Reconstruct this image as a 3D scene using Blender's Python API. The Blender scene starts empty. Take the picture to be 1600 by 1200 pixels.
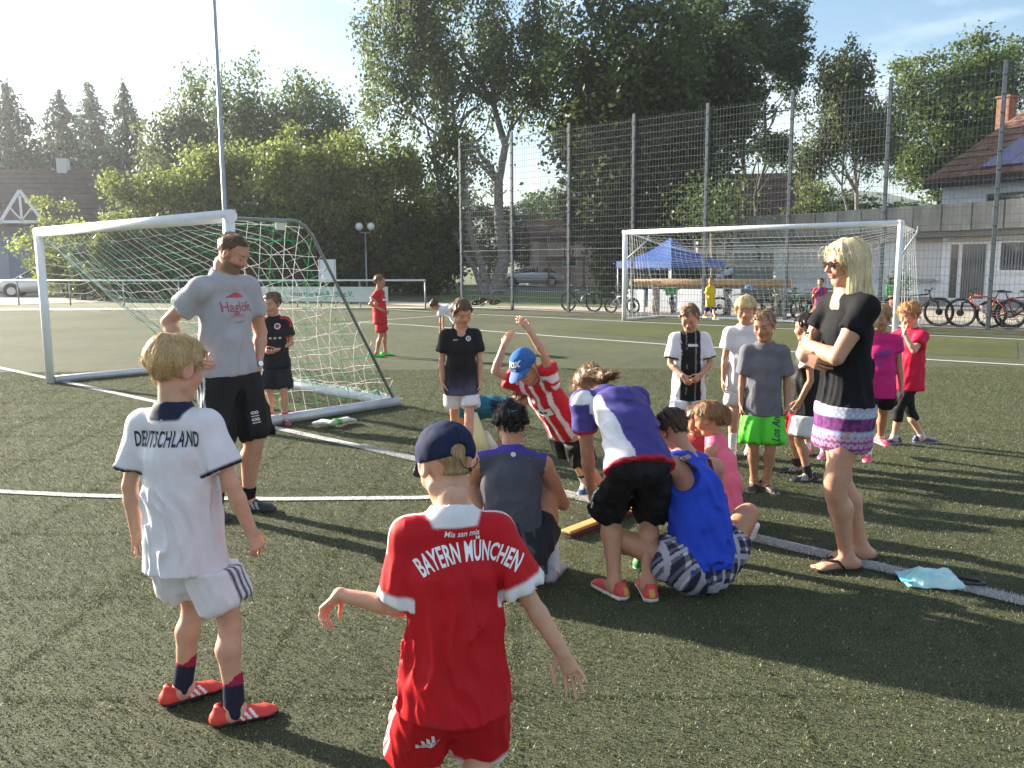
import bpy, bmesh, math, random
import numpy as np
from mathutils import Vector, Matrix
from mathutils.bvhtree import BVHTree

random.seed(7)
RNG = np.random.default_rng(11)
SC = bpy.context.scene
COL = SC.collection
PI = math.pi

# ------------------------------------------------------------------ camera, sky, sun, exposure
FPX, EYE, HORIZ, ROLL = 1340.0, 1.6, 412.0, 0.006
TH = math.atan((600 - HORIZ) / FPX)
_r0 = np.array([1, 0, 0.]); CF = np.array([0, math.cos(TH), -math.sin(TH)]); _u0 = np.array([0, math.sin(TH), math.cos(TH)])
CR = _r0 * math.cos(ROLL) - _u0 * math.sin(ROLL)
CU = _u0 * math.cos(ROLL) + _r0 * math.sin(ROLL)
CP = np.array([0, 0, EYE])
cd = bpy.data.cameras.new('camera'); cam = bpy.data.objects.new('camera', cd); COL.objects.link(cam)
cd.sensor_fit = 'HORIZONTAL'; cd.sensor_width = 36.0; cd.lens = 36.0 * FPX / 1600.0
cd.clip_start = 0.05; cd.clip_end = 3000
M = Matrix.Identity(4)
for i in range(3):
    M[i][0] = CR[i]; M[i][1] = CU[i]; M[i][2] = -CF[i]; M[i][3] = CP[i]
cam.matrix_world = M
SC.camera = cam

SUN_AZ = math.radians(148.0)      # world angle of the direction towards the sun (from +X)
SUN_EL = math.radians(19.0)
w = bpy.data.worlds.new('World'); SC.world = w; w.use_nodes = True
nt = w.node_tree; nt.nodes.clear()
N = nt.nodes.new
out = N('ShaderNodeOutputWorld'); bg = N('ShaderNodeBackground'); sky = N('ShaderNodeTexSky')
sky.sky_type = 'NISHITA'; sky.sun_disc = False; sky.sun_elevation = SUN_EL
sky.sun_rotation = math.radians(90) - SUN_AZ
sky.air_density = 1.2; sky.dust_density = 0.7; sky.ozone_density = 3.0
# thin high cloud, in sky directions
tc = N('ShaderNodeTexCoord'); mp = N('ShaderNodeMapping'); mp.inputs['Scale'].default_value = (1.0, 1.0, 3.6)
mp.inputs['Location'].default_value = (0.35, 0.2, 0.1)
ns = N('ShaderNodeTexNoise'); ns.inputs['Scale'].default_value = 2.6; ns.inputs['Detail'].default_value = 7; ns.inputs['Roughness'].default_value = 0.55
rp = N('ShaderNodeValToRGB'); rp.color_ramp.elements[0].position = 0.44; rp.color_ramp.elements[1].position = 0.72
rp.color_ramp.elements[1].color = (0.75, 0.75, 0.75, 1)
mx = N('ShaderNodeMix'); mx.data_type = 'RGBA'
mx.inputs[7].default_value = (9.0, 9.3, 9.8, 1)
nt.links.new(tc.outputs['Generated'], mp.inputs['Vector']); nt.links.new(mp.outputs[0], ns.inputs['Vector'])
nt.links.new(ns.outputs['Fac'], rp.inputs['Fac']); nt.links.new(rp.outputs['Color'], mx.inputs[0])
nt.links.new(sky.outputs[0], mx.inputs[6]); nt.links.new(mx.outputs[2], bg.inputs['Color'])
bg.inputs['Strength'].default_value = 0.052
nt.links.new(bg.outputs[0], out.inputs['Surface'])
sl = bpy.data.lights.new('sun', 'SUN'); sl.energy = 5.0; sl.angle = math.radians(0.53); sl.color = (1.0, 0.90, 0.74)
so = bpy.data.objects.new('sun', sl); COL.objects.link(so)
sd = Vector((math.cos(SUN_AZ) * math.cos(SUN_EL), math.sin(SUN_AZ) * math.cos(SUN_EL), math.sin(SUN_EL)))
so.rotation_euler = sd.to_track_quat('Z', 'Y').to_euler(); so.location = (-20, 10, 20)
vs = SC.view_settings
vs.view_transform = 'Standard'; vs.look = 'None'; vs.exposure = 2.1; vs.gamma = 1.0; vs.use_curve_mapping = False
cy = SC.cycles
cy.use_denoising = True; cy.max_bounces = 6; cy.diffuse_bounces = 3; cy.glossy_bounces = 2
cy.transmission_bounces = 4; cy.transparent_max_bounces = 8; cy.volume_bounces = 1
try: cy.denoiser = 'OPENIMAGEDENOISE'
except Exception: pass

# ------------------------------------------------------------------ placing helpers (photo measurements -> metres)
def ray(u, v): return CF + CR * (u - 800) / FPX + CU * (600 - v) / FPX
def gp(u, v, z=0.0):
    d = ray(u, v); return CP + d * ((z - EYE) / d[2])
def at(u, v, Y):
    d = ray(u, v); return CP + d * (Y / d[1])

# ------------------------------------------------------------------ naming
def tag(o, label=None, cat=None, group=None, kind=None):
    if label: o['label'] = label
    if cat: o['category'] = cat
    if group: o['group'] = group
    if kind: o['kind'] = kind
    return o
def thing(name, label, cat, loc=(0, 0, 0), rz=0.0, group=None):
    o = bpy.data.objects.new(name, None); COL.objects.link(o); o.empty_display_size = 0.1
    o.location = [float(x) for x in loc]; o.rotation_euler = (0, 0, rz)
    return tag(o, label, cat, group)

# ------------------------------------------------------------------ materials
MATS = {}
def mat(name, color=(0.5, 0.5, 0.5), rough=0.7, metal=0.0, spec=0.5, var=0.0, vscale=6.0, bump=0.0, bscale=40.0,
        attr=False, trans=0.0, sub=0.0, coat=0.0, color2=None, alpha=None, stretch=None, transmission=0.0, sheen=0.0, coords='Object'):
    if name in MATS: return MATS[name]
    m = bpy.data.materials.new(name); m.use_nodes = True; MATS[name] = m
    t = m.node_tree; b = t.nodes['Principled BSDF']; o = t.nodes['Material Output']
    b.inputs['Roughness'].default_value = rough; b.inputs['Metallic'].default_value = metal
    b.inputs['Specular IOR Level'].default_value = spec
    if coat: b.inputs['Coat Weight'].default_value = coat
    if sheen: b.inputs['Sheen Weight'].default_value = sheen; b.inputs['Sheen Roughness'].default_value = 0.5
    if transmission: b.inputs['Transmission Weight'].default_value = transmission
    if alpha is not None: b.inputs['Alpha'].default_value = alpha
    if sub:
        b.inputs['Subsurface Weight'].default_value = sub
        b.inputs['Subsurface Radius'].default_value = (1.0, 0.35, 0.2); b.inputs['Subsurface Scale'].default_value = 0.012
    src = None
    tcn = t.nodes.new('ShaderNodeTexCoord'); vec = tcn.outputs[coords]
    if stretch:
        mpn = t.nodes.new('ShaderNodeMapping'); mpn.inputs['Scale'].default_value = stretch
        t.links.new(vec, mpn.inputs[0]); vec = mpn.outputs[0]
    if attr:
        a = t.nodes.new('ShaderNodeVertexColor'); a.layer_name = 'Col'; src = a.outputs['Color']
    if var or color2:
        n = t.nodes.new('ShaderNodeTexNoise'); n.inputs['Scale'].default_value = vscale; n.inputs['Detail'].default_value = 6; n.inputs['Roughness'].default_value = 0.6
        t.links.new(vec, n.inputs['Vector'])
        r = t.nodes.new('ShaderNodeValToRGB'); r.color_ramp.elements[0].position = 0.34; r.color_ramp.elements[1].position = 0.66
        if color2:
            r.color_ramp.elements[0].color = (*color, 1); r.color_ramp.elements[1].color = (*color2, 1)
            t.links.new(n.outputs['Fac'], r.inputs[0]); src = r.outputs[0]
        else:
            lo, hi = 1 - var, 1 + var
            r.color_ramp.elements[0].color = (lo, lo, lo, 1); r.color_ramp.elements[1].color = (hi, hi, hi, 1)
            t.links.new(n.outputs['Fac'], r.inputs[0])
            mm = t.nodes.new('ShaderNodeMix'); mm.data_type = 'RGBA'; mm.blend_type = 'MULTIPLY'; mm.inputs[0].default_value = 1
            mm.clamp_result = False
            if src is not None: t.links.new(src, mm.inputs[6])
            else: mm.inputs[6].default_value = (*color, 1)
            t.links.new(r.outputs[0], mm.inputs[7]); src = mm.outputs[2]
    if src is not None: t.links.new(src, b.inputs['Base Color'])
    else: b.inputs['Base Color'].default_value = (*color, 1)
    if bump:
        n2 = t.nodes.new('ShaderNodeTexNoise'); n2.inputs['Scale'].default_value = bscale; n2.inputs['Detail'].default_value = 4
        t.links.new(vec, n2.inputs['Vector'])
        bp = t.nodes.new('ShaderNodeBump'); bp.inputs['Strength'].default_value = bump; bp.inputs['Distance'].default_value = 0.01
        t.links.new(n2.outputs['Fac'], bp.inputs['Height']); t.links.new(bp.outputs[0], b.inputs['Normal'])
    if trans:
        tr = t.nodes.new('ShaderNodeBsdfTranslucent'); ms = t.nodes.new('ShaderNodeMixShader'); ms.inputs[0].default_value = trans
        if src is not None: t.links.new(src, tr.inputs['Color'])
        else: tr.inputs['Color'].default_value = (*color, 1)
        t.links.new(b.outputs[0], ms.inputs[1]); t.links.new(tr.outputs[0], ms.inputs[2]); t.links.new(ms.outputs[0], o.inputs['Surface'])
    return m

# ------------------------------------------------------------------ mesh helpers
def mesh_np(name, Vt, Fq, mats, parent=None, col=None, smooth=True, mi=None, loc=None):
    """Fq: (n,3) or (n,4) int array"""
    me = bpy.data.meshes.new(name)
    Vt = np.asarray(Vt, np.float32); Fq = np.asarray(Fq, np.int32)
    k = Fq.shape[1]
    me.vertices.add(len(Vt)); me.vertices.foreach_set('co', Vt.ravel())
    me.loops.add(Fq.size); me.loops.foreach_set('vertex_index', Fq.ravel())
    me.polygons.add(len(Fq)); me.polygons.foreach_set('loop_start', np.arange(0, Fq.size, k, dtype=np.int32))
    me.polygons.foreach_set('loop_total', np.full(len(Fq), k, np.int32))
    if smooth: me.polygons.foreach_set('use_smooth', np.ones(len(Fq), bool))
    if mi is not None: me.polygons.foreach_set('material_index', np.asarray(mi, np.int32))
    for m in (mats if isinstance(mats, (list, tuple)) else [mats]): me.materials.append(m)
    if col is not None:
        ca = me.color_attributes.new('Col', 'FLOAT_COLOR', 'POINT')
        c4 = np.ones((len(Vt), 4), np.float32); c4[:, :3] = col
        ca.data.foreach_set('color', c4.ravel())
    me.update(calc_edges=True); me.validate()
    o = bpy.data.objects.new(name, me); COL.objects.link(o)
    if parent is not None: o.parent = parent
    if loc is not None: o.location = loc
    return o

class MB:
    """collects boxes, tubes, lofts into one mesh"""
    def __init__(s): s.v = []; s.f = []; s.m = []; s.sm = []
    def face(s, idx, m=0, sm=False): s.f.append(tuple(idx)); s.m.append(m); s.sm.append(sm)
    def vert(s, p): s.v.append(tuple(float(x) for x in p)); return len(s.v) - 1
    def poly(s, pts, m=0): s.face([s.vert(p) for p in pts], m); return s
    def box(s, lo, hi, m=0, R=None, o=(0, 0, 0)):
        c = [(x, y, z) for z in (lo[2], hi[2]) for y in (lo[1], hi[1]) for x in (lo[0], hi[0])]
        if R is not None: c = [tuple(np.asarray(R) @ np.asarray(p)) for p in c]
        b = len(s.v)
        for p in c: s.vert((p[0] + o[0], p[1] + o[1], p[2] + o[2]))
        for q in ((0, 2, 3, 1), (4, 5, 7, 6), (0, 1, 5, 4), (2, 6, 7, 3), (0, 4, 6, 2), (1, 3, 7, 5)): s.face([b + i for i in q], m)
        return s
    def tube(s, pts, r, n=8, m=0, caps=True, sm=True):
        pts = [np.asarray(p, float) for p in pts]
        rr = r if isinstance(r, (list, tuple, np.ndarray)) else [r] * len(pts)
        rings = []; up = None
        for i, p in enumerate(pts):
            t = pts[min(i + 1, len(pts) - 1)] - pts[max(i - 1, 0)]; L = np.linalg.norm(t); t = t / (L if L > 1e-9 else 1)
            if up is None: up = np.array([0, 0, 1.]) if abs(t[2]) < 0.9 else np.array([1., 0, 0])
            a = np.cross(t, up); a /= np.linalg.norm(a); b = np.cross(a, t); up = b
            rings.append([s.vert(p + (a * math.cos(2 * PI * k / n) + b * math.sin(2 * PI * k / n)) * rr[i]) for k in range(n)])
        for A, B in zip(rings[:-1], rings[1:]):
            for k in range(n): s.face((A[k], B[k], B[(k + 1) % n], A[(k + 1) % n]), m, sm)
        if caps: s.face(list(rings[0]), m); s.face(rings[-1][::-1], m)
        return s
    def ring(s, c, ax, R, r, n=28, k=8, m=0):
        c = np.asarray(c, float); ax = np.asarray(ax, float); ax /= np.linalg.norm(ax)
        a = np.cross(ax, (0, 0, 1.) if abs(ax[2]) < .9 else (1., 0, 0)); a /= np.linalg.norm(a); b = np.cross(ax, a)
        rg = []
        for i in range(n):
            th = 2 * PI * i / n; d = a * math.cos(th) + b * math.sin(th)
            rg.append([s.vert(c + d * (R + r * math.cos(2 * PI * j / k)) + ax * r * math.sin(2 * PI * j / k)) for j in range(k)])
        for i in range(n):
            A, B = rg[i], rg[(i + 1) % n]
            for j in range(k): s.face((A[j], A[(j + 1) % k], B[(j + 1) % k], B[j]), m, True)
        return s
    def sphere(s, c, r, nu=14, nv=9, m=0):
        r = np.asarray([r] * 3 if np.isscalar(r) else r, float); c = np.asarray(c, float)
        rows = []
        for i in range(1, nv):
            ph = PI * i / nv
            rows.append([s.vert(c + r * (math.sin(ph) * math.cos(2 * PI * j / nu), math.sin(ph) * math.sin(2 * PI * j / nu), math.cos(ph))) for j in range(nu)])
        t = s.vert(c + r * (0, 0, 1)); b = s.vert(c - r * (0, 0, 1))
        for j in range(nu):
            s.face((t, rows[0][j], rows[0][(j + 1) % nu]), m, True); s.face((b, rows[-1][(j + 1) % nu], rows[-1][j]), m, True)
        for A, B in zip(rows[:-1], rows[1:]):
            for j in range(nu): s.face((A[j], B[j], B[(j + 1) % nu], A[(j + 1) % nu]), m, True)
        return s
    def prism(s, poly, d, m=0):
        """poly: planar 3-D points, d: extrusion vector"""
        a = [s.vert(p) for p in poly]; b = [s.vert(np.asarray(p, float) + d) for p in poly]; n = len(a)
        s.face(a[::-1], m); s.face(b, m)
        for i in range(n): s.face((a[i], a[(i + 1) % n], b[(i + 1) % n], b[i]), m)
        return s
    def loft(s, rings, m=0, caps=True, sm=True):
        R = [[s.vert(p) for p in rg] for rg in rings]; n = len(R[0])
        for A, B in zip(R[:-1], R[1:]):
            for k in range(n): s.face((A[k], A[(k + 1) % n], B[(k + 1) % n], B[k]), m, sm)
        if caps: s.face(R[0][::-1], m); s.face(R[-1], m)
        return s
    def build(s, name, mats, parent=None, bevel=0.0, loc=None, normals=True):
        me = bpy.data.meshes.new(name); me.from_pydata(s.v, [], s.f)
        for mm in (mats if isinstance(mats, (list, tuple)) else [mats]): me.materials.append(mm)
        me.polygons.foreach_set('material_index', s.m); me.polygons.foreach_set('use_smooth', s.sm)
        if normals or bevel:
            bm = bmesh.new(); bm.from_mesh(me); bmesh.ops.recalc_face_normals(bm, faces=bm.faces)
            if bevel:
                ed = [e for e in bm.edges if len(e.link_faces) == 2 and e.calc_face_angle(0) > 0.6]
                bmesh.ops.bevel(bm, geom=ed, offset=bevel, segments=2, affect='EDGES', profile=0.5)
            bm.to_mesh(me); bm.free()
        me.update()
        o = bpy.data.objects.new(name, me); COL.objects.link(o)
        if parent is not None: o.parent = parent
        if loc is not None: o.location = [float(x) for x in loc]
        return o

def inst(o, parent=None, loc=None, rot=None, name=None):
    c = o.copy(); COL.objects.link(c)
    if parent is not None: c.parent = parent
    if loc is not None: c.location = [float(x) for x in loc]
    if rot is not None: c.rotation_euler = rot
    return c

# ------------------------------------------------------------------ signed distance modelling (bodies, cloth)
def V3(*a): return np.array(a, float)
def nrm(v):
    v = np.asarray(v, float); n = np.linalg.norm(v); return v / n if n > 1e-9 else v
_TBL = RNG.random(1 << 16).astype(np.float32)
def vnoise(P, seed=0):
    P = np.asarray(P, np.float32); i = np.floor(P).astype(np.int64); f = P - i; f = f * f * (3 - 2 * f)
    def h(a, b, c): return _TBL[((a * 73856093) ^ (b * 19349663) ^ (c * 83492791) ^ (seed * 2654435)) & 0xffff]
    x, y, z = i[:, 0], i[:, 1], i[:, 2]; fx, fy, fz = f[:, 0], f[:, 1], f[:, 2]
    c00 = h(x, y, z) * (1 - fx) + h(x + 1, y, z) * fx; c10 = h(x, y + 1, z) * (1 - fx) + h(x + 1, y + 1, z) * fx
    c01 = h(x, y, z + 1) * (1 - fx) + h(x + 1, y, z + 1) * fx; c11 = h(x, y + 1, z + 1) * (1 - fx) + h(x + 1, y + 1, z + 1) * fx
    return (c00 * (1 - fy) + c10 * fy) * (1 - fz) + (c01 * (1 - fy) + c11 * fy) * fz

class S:
    """a list of distance primitives"""
    def __init__(s): s.p = []; s.ph = []
    def _add(s, mode, k, lo, hi, fn): s.p.append((mode, k, np.asarray(lo, float), np.asarray(hi, float), fn)); return s
    def cone(s, a, b, ra, rb=None, k=0.02, mode='u'):
        a = np.asarray(a, float); b = np.asarray(b, float); rb = ra if rb is None else rb
        ab = b - a; L2 = max(ab @ ab, 1e-9)
        def fn(X, Y, Z):
            px, py, pz = X - a[0], Y - a[1], Z - a[2]
            t = np.clip((px * ab[0] + py * ab[1] + pz * ab[2]) / L2, 0, 1)
            return np.sqrt((px - t * ab[0]) ** 2 + (py - t * ab[1]) ** 2 + (pz - t * ab[2]) ** 2) - (ra + (rb - ra) * t)
        return s._add(mode, k, np.minimum(a - ra, b - rb), np.maximum(a + ra, b + rb), fn)
    def ecap(s, a, b, ra, rb, side, k=0.02, mode='u', flat=False):
        """elliptic cone: ra=(side radius, front radius)"""
        a = np.asarray(a, float); b = np.asarray(b, float); ab = b - a; L = max(np.linalg.norm(ab), 1e-6); w = ab / L
        u = np.asarray(side, float); u = nrm(u - w * (u @ w)); v = np.cross(w, u)
        m = max(max(ra), max(rb))
        def fn(X, Y, Z):
            px, py, pz = X - a[0], Y - a[1], Z - a[2]
            tw = px * w[0] + py * w[1] + pz * w[2]; t = np.clip(tw / L, 0, 1)
            rx = ra[0] + (rb[0] - ra[0]) * t; ry = ra[1] + (rb[1] - ra[1]) * t
            du = px * u[0] + py * u[1] + pz * u[2]; dv = px * v[0] + py * v[1] + pz * v[2]; dw = tw - t * L
            rz = np.minimum(rx, ry)
            k0 = np.sqrt((du / rx) ** 2 + (dv / ry) ** 2 + (dw / rz) ** 2); k1 = np.sqrt((du / rx ** 2) ** 2 + (dv / ry ** 2) ** 2 + (dw / rz ** 2) ** 2)
            d = np.where(k0 < 0.15, (k0 - 1) * np.minimum(rx, ry), k0 * (k0 - 1) / np.maximum(k1, 1e-6))
            if flat: q = tw - L; kk = .35 * min(rb); hq = np.maximum(kk - np.abs(d - q), 0) / kk; d = np.maximum(d, q) + hq * hq * kk * .25
            return d
        return s._add(mode, k, np.minimum(a, b) - m, np.maximum(a, b) + m, fn)
    def ell(s, c, r, R=None, k=0.02, mode='u'):
        c = np.asarray(c, float); r = np.asarray(r, float); R = np.eye(3) if R is None else np.asarray(R)   # rows: axes
        def fn(X, Y, Z):
            px, py, pz = X - c[0], Y - c[1], Z - c[2]
            q = [px * R[i][0] + py * R[i][1] + pz * R[i][2] for i in range(3)]
            k0 = np.sqrt((q[0] / r[0]) ** 2 + (q[1] / r[1]) ** 2 + (q[2] / r[2]) ** 2)
            k1 = np.sqrt((q[0] / r[0] ** 2) ** 2 + (q[1] / r[1] ** 2) ** 2 + (q[2] / r[2] ** 2) ** 2)
            return np.where(k0 < 0.15, (k0 - 1) * r.min(), k0 * (k0 - 1) / np.maximum(k1, 1e-6))
        m = np.abs(R.T * r).sum(1) if R is not None else r
        return s._add(mode, k, c - m, c + m, fn)
    def cut(s, p, n, k=0.006):
        """keep the side where (x-p).n < 0"""
        p = np.asarray(p, float); n = nrm(n)
        return s._add('i', k, p, p, lambda X, Y, Z: (X - p[0]) * n[0] + (Y - p[1]) * n[1] + (Z - p[2]) * n[2])
    def grid(s, h, disp=None):
        us = [q for q in s.p if q[0] == 'u']
        lo = np.min([q[2] for q in us], 0) - 3 * h - 0.02; hi = np.max([q[3] for q in us], 0) + 3 * h + 0.02
        n = np.ceil((hi - lo) / h).astype(int) + 1
        ax = [(lo[i] + h * np.arange(n[i])).astype(np.float32) for i in range(3)]
        d = np.full(n, 1.0, np.float32); done = disp is None
        for mode, k, l, hh, fn in us + [q for q in s.p if q[0] != 'u' and q[0] != 'd'] if disp is not None else s.p:
            if mode != 'u' and not done:
                m = np.abs(d) < 0.03; ii = np.argwhere(m); d[m] += disp(lo + h * ii).astype(np.float32); done = True
            if mode == 'i': sl = tuple(slice(0, n[i]) for i in range(3))
            else:
                a = np.clip(np.floor((l - k - 0.012 - 2 * h - lo) / h).astype(int), 0, n); b = np.clip(np.ceil((hh + k + 0.012 + 2 * h - lo) / h).astype(int) + 1, 0, n)
                if np.any(b - a < 2): continue
                sl = tuple(slice(a[i], b[i]) for i in range(3))
            X = ax[0][sl[0]][:, None, None]; Y = ax[1][sl[1]][None, :, None]; Z = ax[2][sl[2]][None, None, :]
            q = fn(X, Y, Z).astype(np.float32); c = d[sl]
            if mode == 'u': hq = np.maximum(k - np.abs(c - q), 0) / k; d[sl] = np.minimum(c, q) - hq * hq * k * 0.25
            else:
                if mode == 's': q = -q
                hq = np.maximum(k - np.abs(c - q), 0) / k; d[sl] = np.maximum(c, q) + hq * hq * k * 0.25
        if not done:
            m = np.abs(d) < 0.03; ii = np.argwhere(m); P = lo + h * ii
            d[m] += disp(P).astype(np.float32)
        return d, lo, h
    def mesh(s, h, disp=None):
        d, lo, h = s.grid(h, disp); return surfnets(d, lo, h)

_CO = [(a, b, c) for a in (0, 1) for b in (0, 1) for c in (0, 1)]
def surfnets(d, lo, h):
    s = d < 0; n = np.array(d.shape)
    cnt = np.zeros(n - 1, np.uint8)
    for a, b, c in _CO: cnt += s[a:n[0] - 1 + a, b:n[1] - 1 + b, c:n[2] - 1 + c]
    mk = (cnt > 0) & (cnt < 8); ii = np.argwhere(mk)
    idx = np.full(n - 1, -1, np.int32); idx[mk] = np.arange(len(ii), dtype=np.int32)
    acc = np.zeros((len(ii), 3), np.float32); c = np.zeros(len(ii), np.float32)
    val = {o: d[ii[:, 0] + o[0], ii[:, 1] + o[1], ii[:, 2] + o[2]] for o in _CO}
    for ax in range(3):
        for o in _CO:
            if o[ax]: continue
            e = list(o); e[ax] = 1; e = tuple(e); da, db = val[o], val[e]; x = (da < 0) != (db < 0)
            t = np.where(x, da / np.where(x, da - db, 1), 0)
            p = np.tile(np.array(o, np.float32), (len(ii), 1)); p[:, ax] += t
            acc += p * x[:, None]; c += x
    vt = lo + h * (ii + acc / np.maximum(c, 1)[:, None])
    F = []
    for ax in range(3):
        u, v = (ax + 1) % 3, (ax + 2) % 3
        a0 = [slice(1, -1)] * 3; a1 = [slice(1, -1)] * 3; a0[ax] = slice(0, -1); a1[ax] = slice(1, None)
        s0, s1 = s[tuple(a0)], s[tuple(a1)]
        e = np.argwhere(s0 != s1)
        if not len(e): continue
        fl = s0[e[:, 0], e[:, 1], e[:, 2]]
        off = np.ones(3, int); off[ax] = 0; e = e + off
        def g(du, dv):
            q = e.copy(); q[:, u] -= du; q[:, v] -= dv; return idx[q[:, 0], q[:, 1], q[:, 2]]
        Q = np.stack([g(1, 1), g(0, 1), g(0, 0), g(1, 0)], 1)
        Q[~fl] = Q[~fl][:, ::-1]; F.append(Q)
    F = np.concatenate(F); F = F[(F >= 0).all(1)]
    return vt.astype(np.float32), F
def join_vf(parts):
    vs, fs, o = [], [], 0
    for v, f in parts: vs.append(v); fs.append(f + o); o += len(v)
    return np.concatenate(vs), np.concatenate(fs)
# ------------------------------------------------------------------ people
def rotz(a): c, s = math.cos(a), math.sin(a); return np.array([[c, -s, 0], [s, c, 0], [0, 0, 1.]])
def rot_axis(ax, a):
    return np.array(Matrix.Rotation(a, 3, Vector([float(x) for x in ax])))
SKIN_M = lambda: mat('skin', attr=True, rough=0.48, spec=0.35, sub=0.22, bump=0.06, bscale=260, var=0.07, vscale=35)
CLOTH_M = lambda: mat('cloth', attr=True, rough=0.85, spec=0.12, bump=0.12, bscale=420, var=0.05, vscale=18)
SATIN_M = lambda: mat('sport_cloth', attr=True, rough=0.62, spec=0.18, bump=0.10, bscale=500, var=0.05, vscale=14, trans=0.10)
HAIR_M = lambda: mat('hair', attr=True, rough=0.42, spec=0.45, trans=0.22)
SHOE_M = lambda: mat('shoe', attr=True, rough=0.5, spec=0.4, bump=0.1, bscale=200)
PRINT_M = lambda c: mat('print_%02x%02x%02x' % tuple(int(min(x, 1) * 255) for x in c), color=c, rough=0.6)

PROP = {
    'kid':   dict(hh=.163, hip=.485, hw=.046, th=.228, sh=.222, ua=.158, fa=.132, hl=.098, shw=.091, nr=.033, sp=.322, w=(.074, .055), c=(.080, .057), hp=(.079, .061), lim=.84),
    'teen':  dict(hh=.140, hip=.500, hw=.050, th=.238, sh=.228, ua=.165, fa=.138, hl=.100, shw=.100, nr=.031, sp=.325, w=(.066, .051), c=(.078, .058), hp=(.080, .061), lim=.93),
    'man':   dict(hh=.131, hip=.515, hw=.052, th=.245, sh=.235, ua=.170, fa=.143, hl=.106, shw=.103, nr=.035, sp=.330, w=(.078, .058), c=(.087, .062), hp=(.086, .062), lim=.98),
    'woman': dict(hh=.133, hip=.510, hw=.052, th=.243, sh=.232, ua=.163, fa=.138, hl=.100, shw=.100, nr=.029, sp=.328, w=(.068, .055), c=(.078, .064), hp=(.090, .066), lim=.95),
}

def ik(a, b, l1, l2, hint):
    d = b - a; D = np.linalg.norm(d); w = d / max(D, 1e-6); D = min(D, (l1 + l2) * 0.999)
    x = (l1 * l1 - l2 * l2 + D * D) / (2 * D); y = math.sqrt(max(l1 * l1 - x * x, 0))
    hn = np.asarray(hint, float); hn = nrm(hn - w * (hn @ w)); k = a + w * x + hn * y
    return k, a + w * D

class Fig: pass

def solve(kind, H, pel=None, pxy=(0, 0), pyaw=0, lean=(0, 0, 1), lean2=None, twist=0, head=(0, 0, 0), neckd=None,
          ra=None, la=None, rl=None, ll=None):
    g = Fig(); p = PROP[kind]; g.p = p; g.H = H; g.kind = kind
    pel = p['hip'] if pel is None else pel
    d1 = nrm(lean); d2 = nrm(lean2 if lean2 is not None else lean)
    g.hipC = V3(pxy[0] * H, pxy[1] * H, pel * H)
    Rp = rotz(math.radians(pyaw)); xr = Rp @ V3(1, 0, 0)
    pr = nrm(xr - d1 * (xr @ d1)); g.PR, g.PU, g.PF = pr, d1, np.cross(d1, pr)
    s = p['sp'] * H
    g.P0 = g.hipC + d1 * .012 * H; g.P1 = g.P0 + d1 * s * .34; dm = nrm(d1 + d2); g.P2 = g.P1 + dm * s * .30; g.P3 = g.P2 + d2 * s * .36
    r = rotz(math.radians(twist + pyaw)) @ V3(1, 0, 0); g.U = d2; g.R = nrm(r - d2 * (r @ d2)); g.F = np.cross(g.U, g.R)
    y, pi_, ro = [math.radians(a) for a in head]
    Rh = rotz(y) @ rot_axis((1, 0, 0), -pi_) @ rot_axis((0, 1, 0), ro)
    g.hR, g.hF, g.hU = Rh[:, 0], Rh[:, 1], Rh[:, 2]
    g.hh = p['hh'] * H
    nd = nrm(neckd) if neckd is not None else nrm(g.U * .8 + g.F * .12 + g.hU * .2)
    g.hC = g.P3 + nd * .045 * H + g.hU * (.5 * g.hh - .02 * H)
    g.arm = {}; g.leg = {}
    for sgn, a, nm in ((1, ra, 'r'), (-1, la, 'l')):
        a = dict(a or {}); sh = g.P3 - g.U * .043 * H + g.R * sgn * p['shw'] * H + g.F * a.get('fwd', 0) * H + g.U * a.get('up', 0) * H
        u = nrm(a.get('u', (0.16 * sgn, -0.03, -1))); f = nrm(a.get('f', (0.06 * sgn, 0.16, -1)))
        e = sh + u * p['ua'] * H; wv = e + f * p['fa'] * H
        D = nrm(a.get('d', f)); Nn = np.asarray(a.get('n', (-sgn, 0.15, 0)), float); Nn = nrm(Nn - D * (Nn @ D))
        g.arm[nm] = dict(s=sgn, sh=sh, el=e, wr=wv, D=D, N=Nn, T=np.cross(D, Nn) * sgn, curl=a.get('curl', .45), spread=a.get('spread', .06))
    for sgn, l, nm in ((1, rl, 'r'), (-1, ll, 'l')):
        l = dict(l or {}); hp = g.hipC + xr * sgn * p['hw'] * H
        x, yy, z = l.get('at', (.055 * sgn, 0, 0)); an = V3(x * H, yy * H, .042 * H + z * H)
        kn, an = ik(hp, an, p['th'] * H, p['sh'] * H, l.get('k', (0.12 * sgn, 1, 0)))
        yw = math.radians(l.get('yaw', -sgn * 9)); ph = math.radians(l.get('pitch', 0))
        fR = rotz(yw) @ rot_axis((1, 0, 0), -ph) @ rot_axis((0, 1, 0), math.radians(l.get('roll', 0)))
        g.leg[nm] = dict(s=sgn, hip=hp, kn=kn, an=an, fR=fR)
    return g

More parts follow.
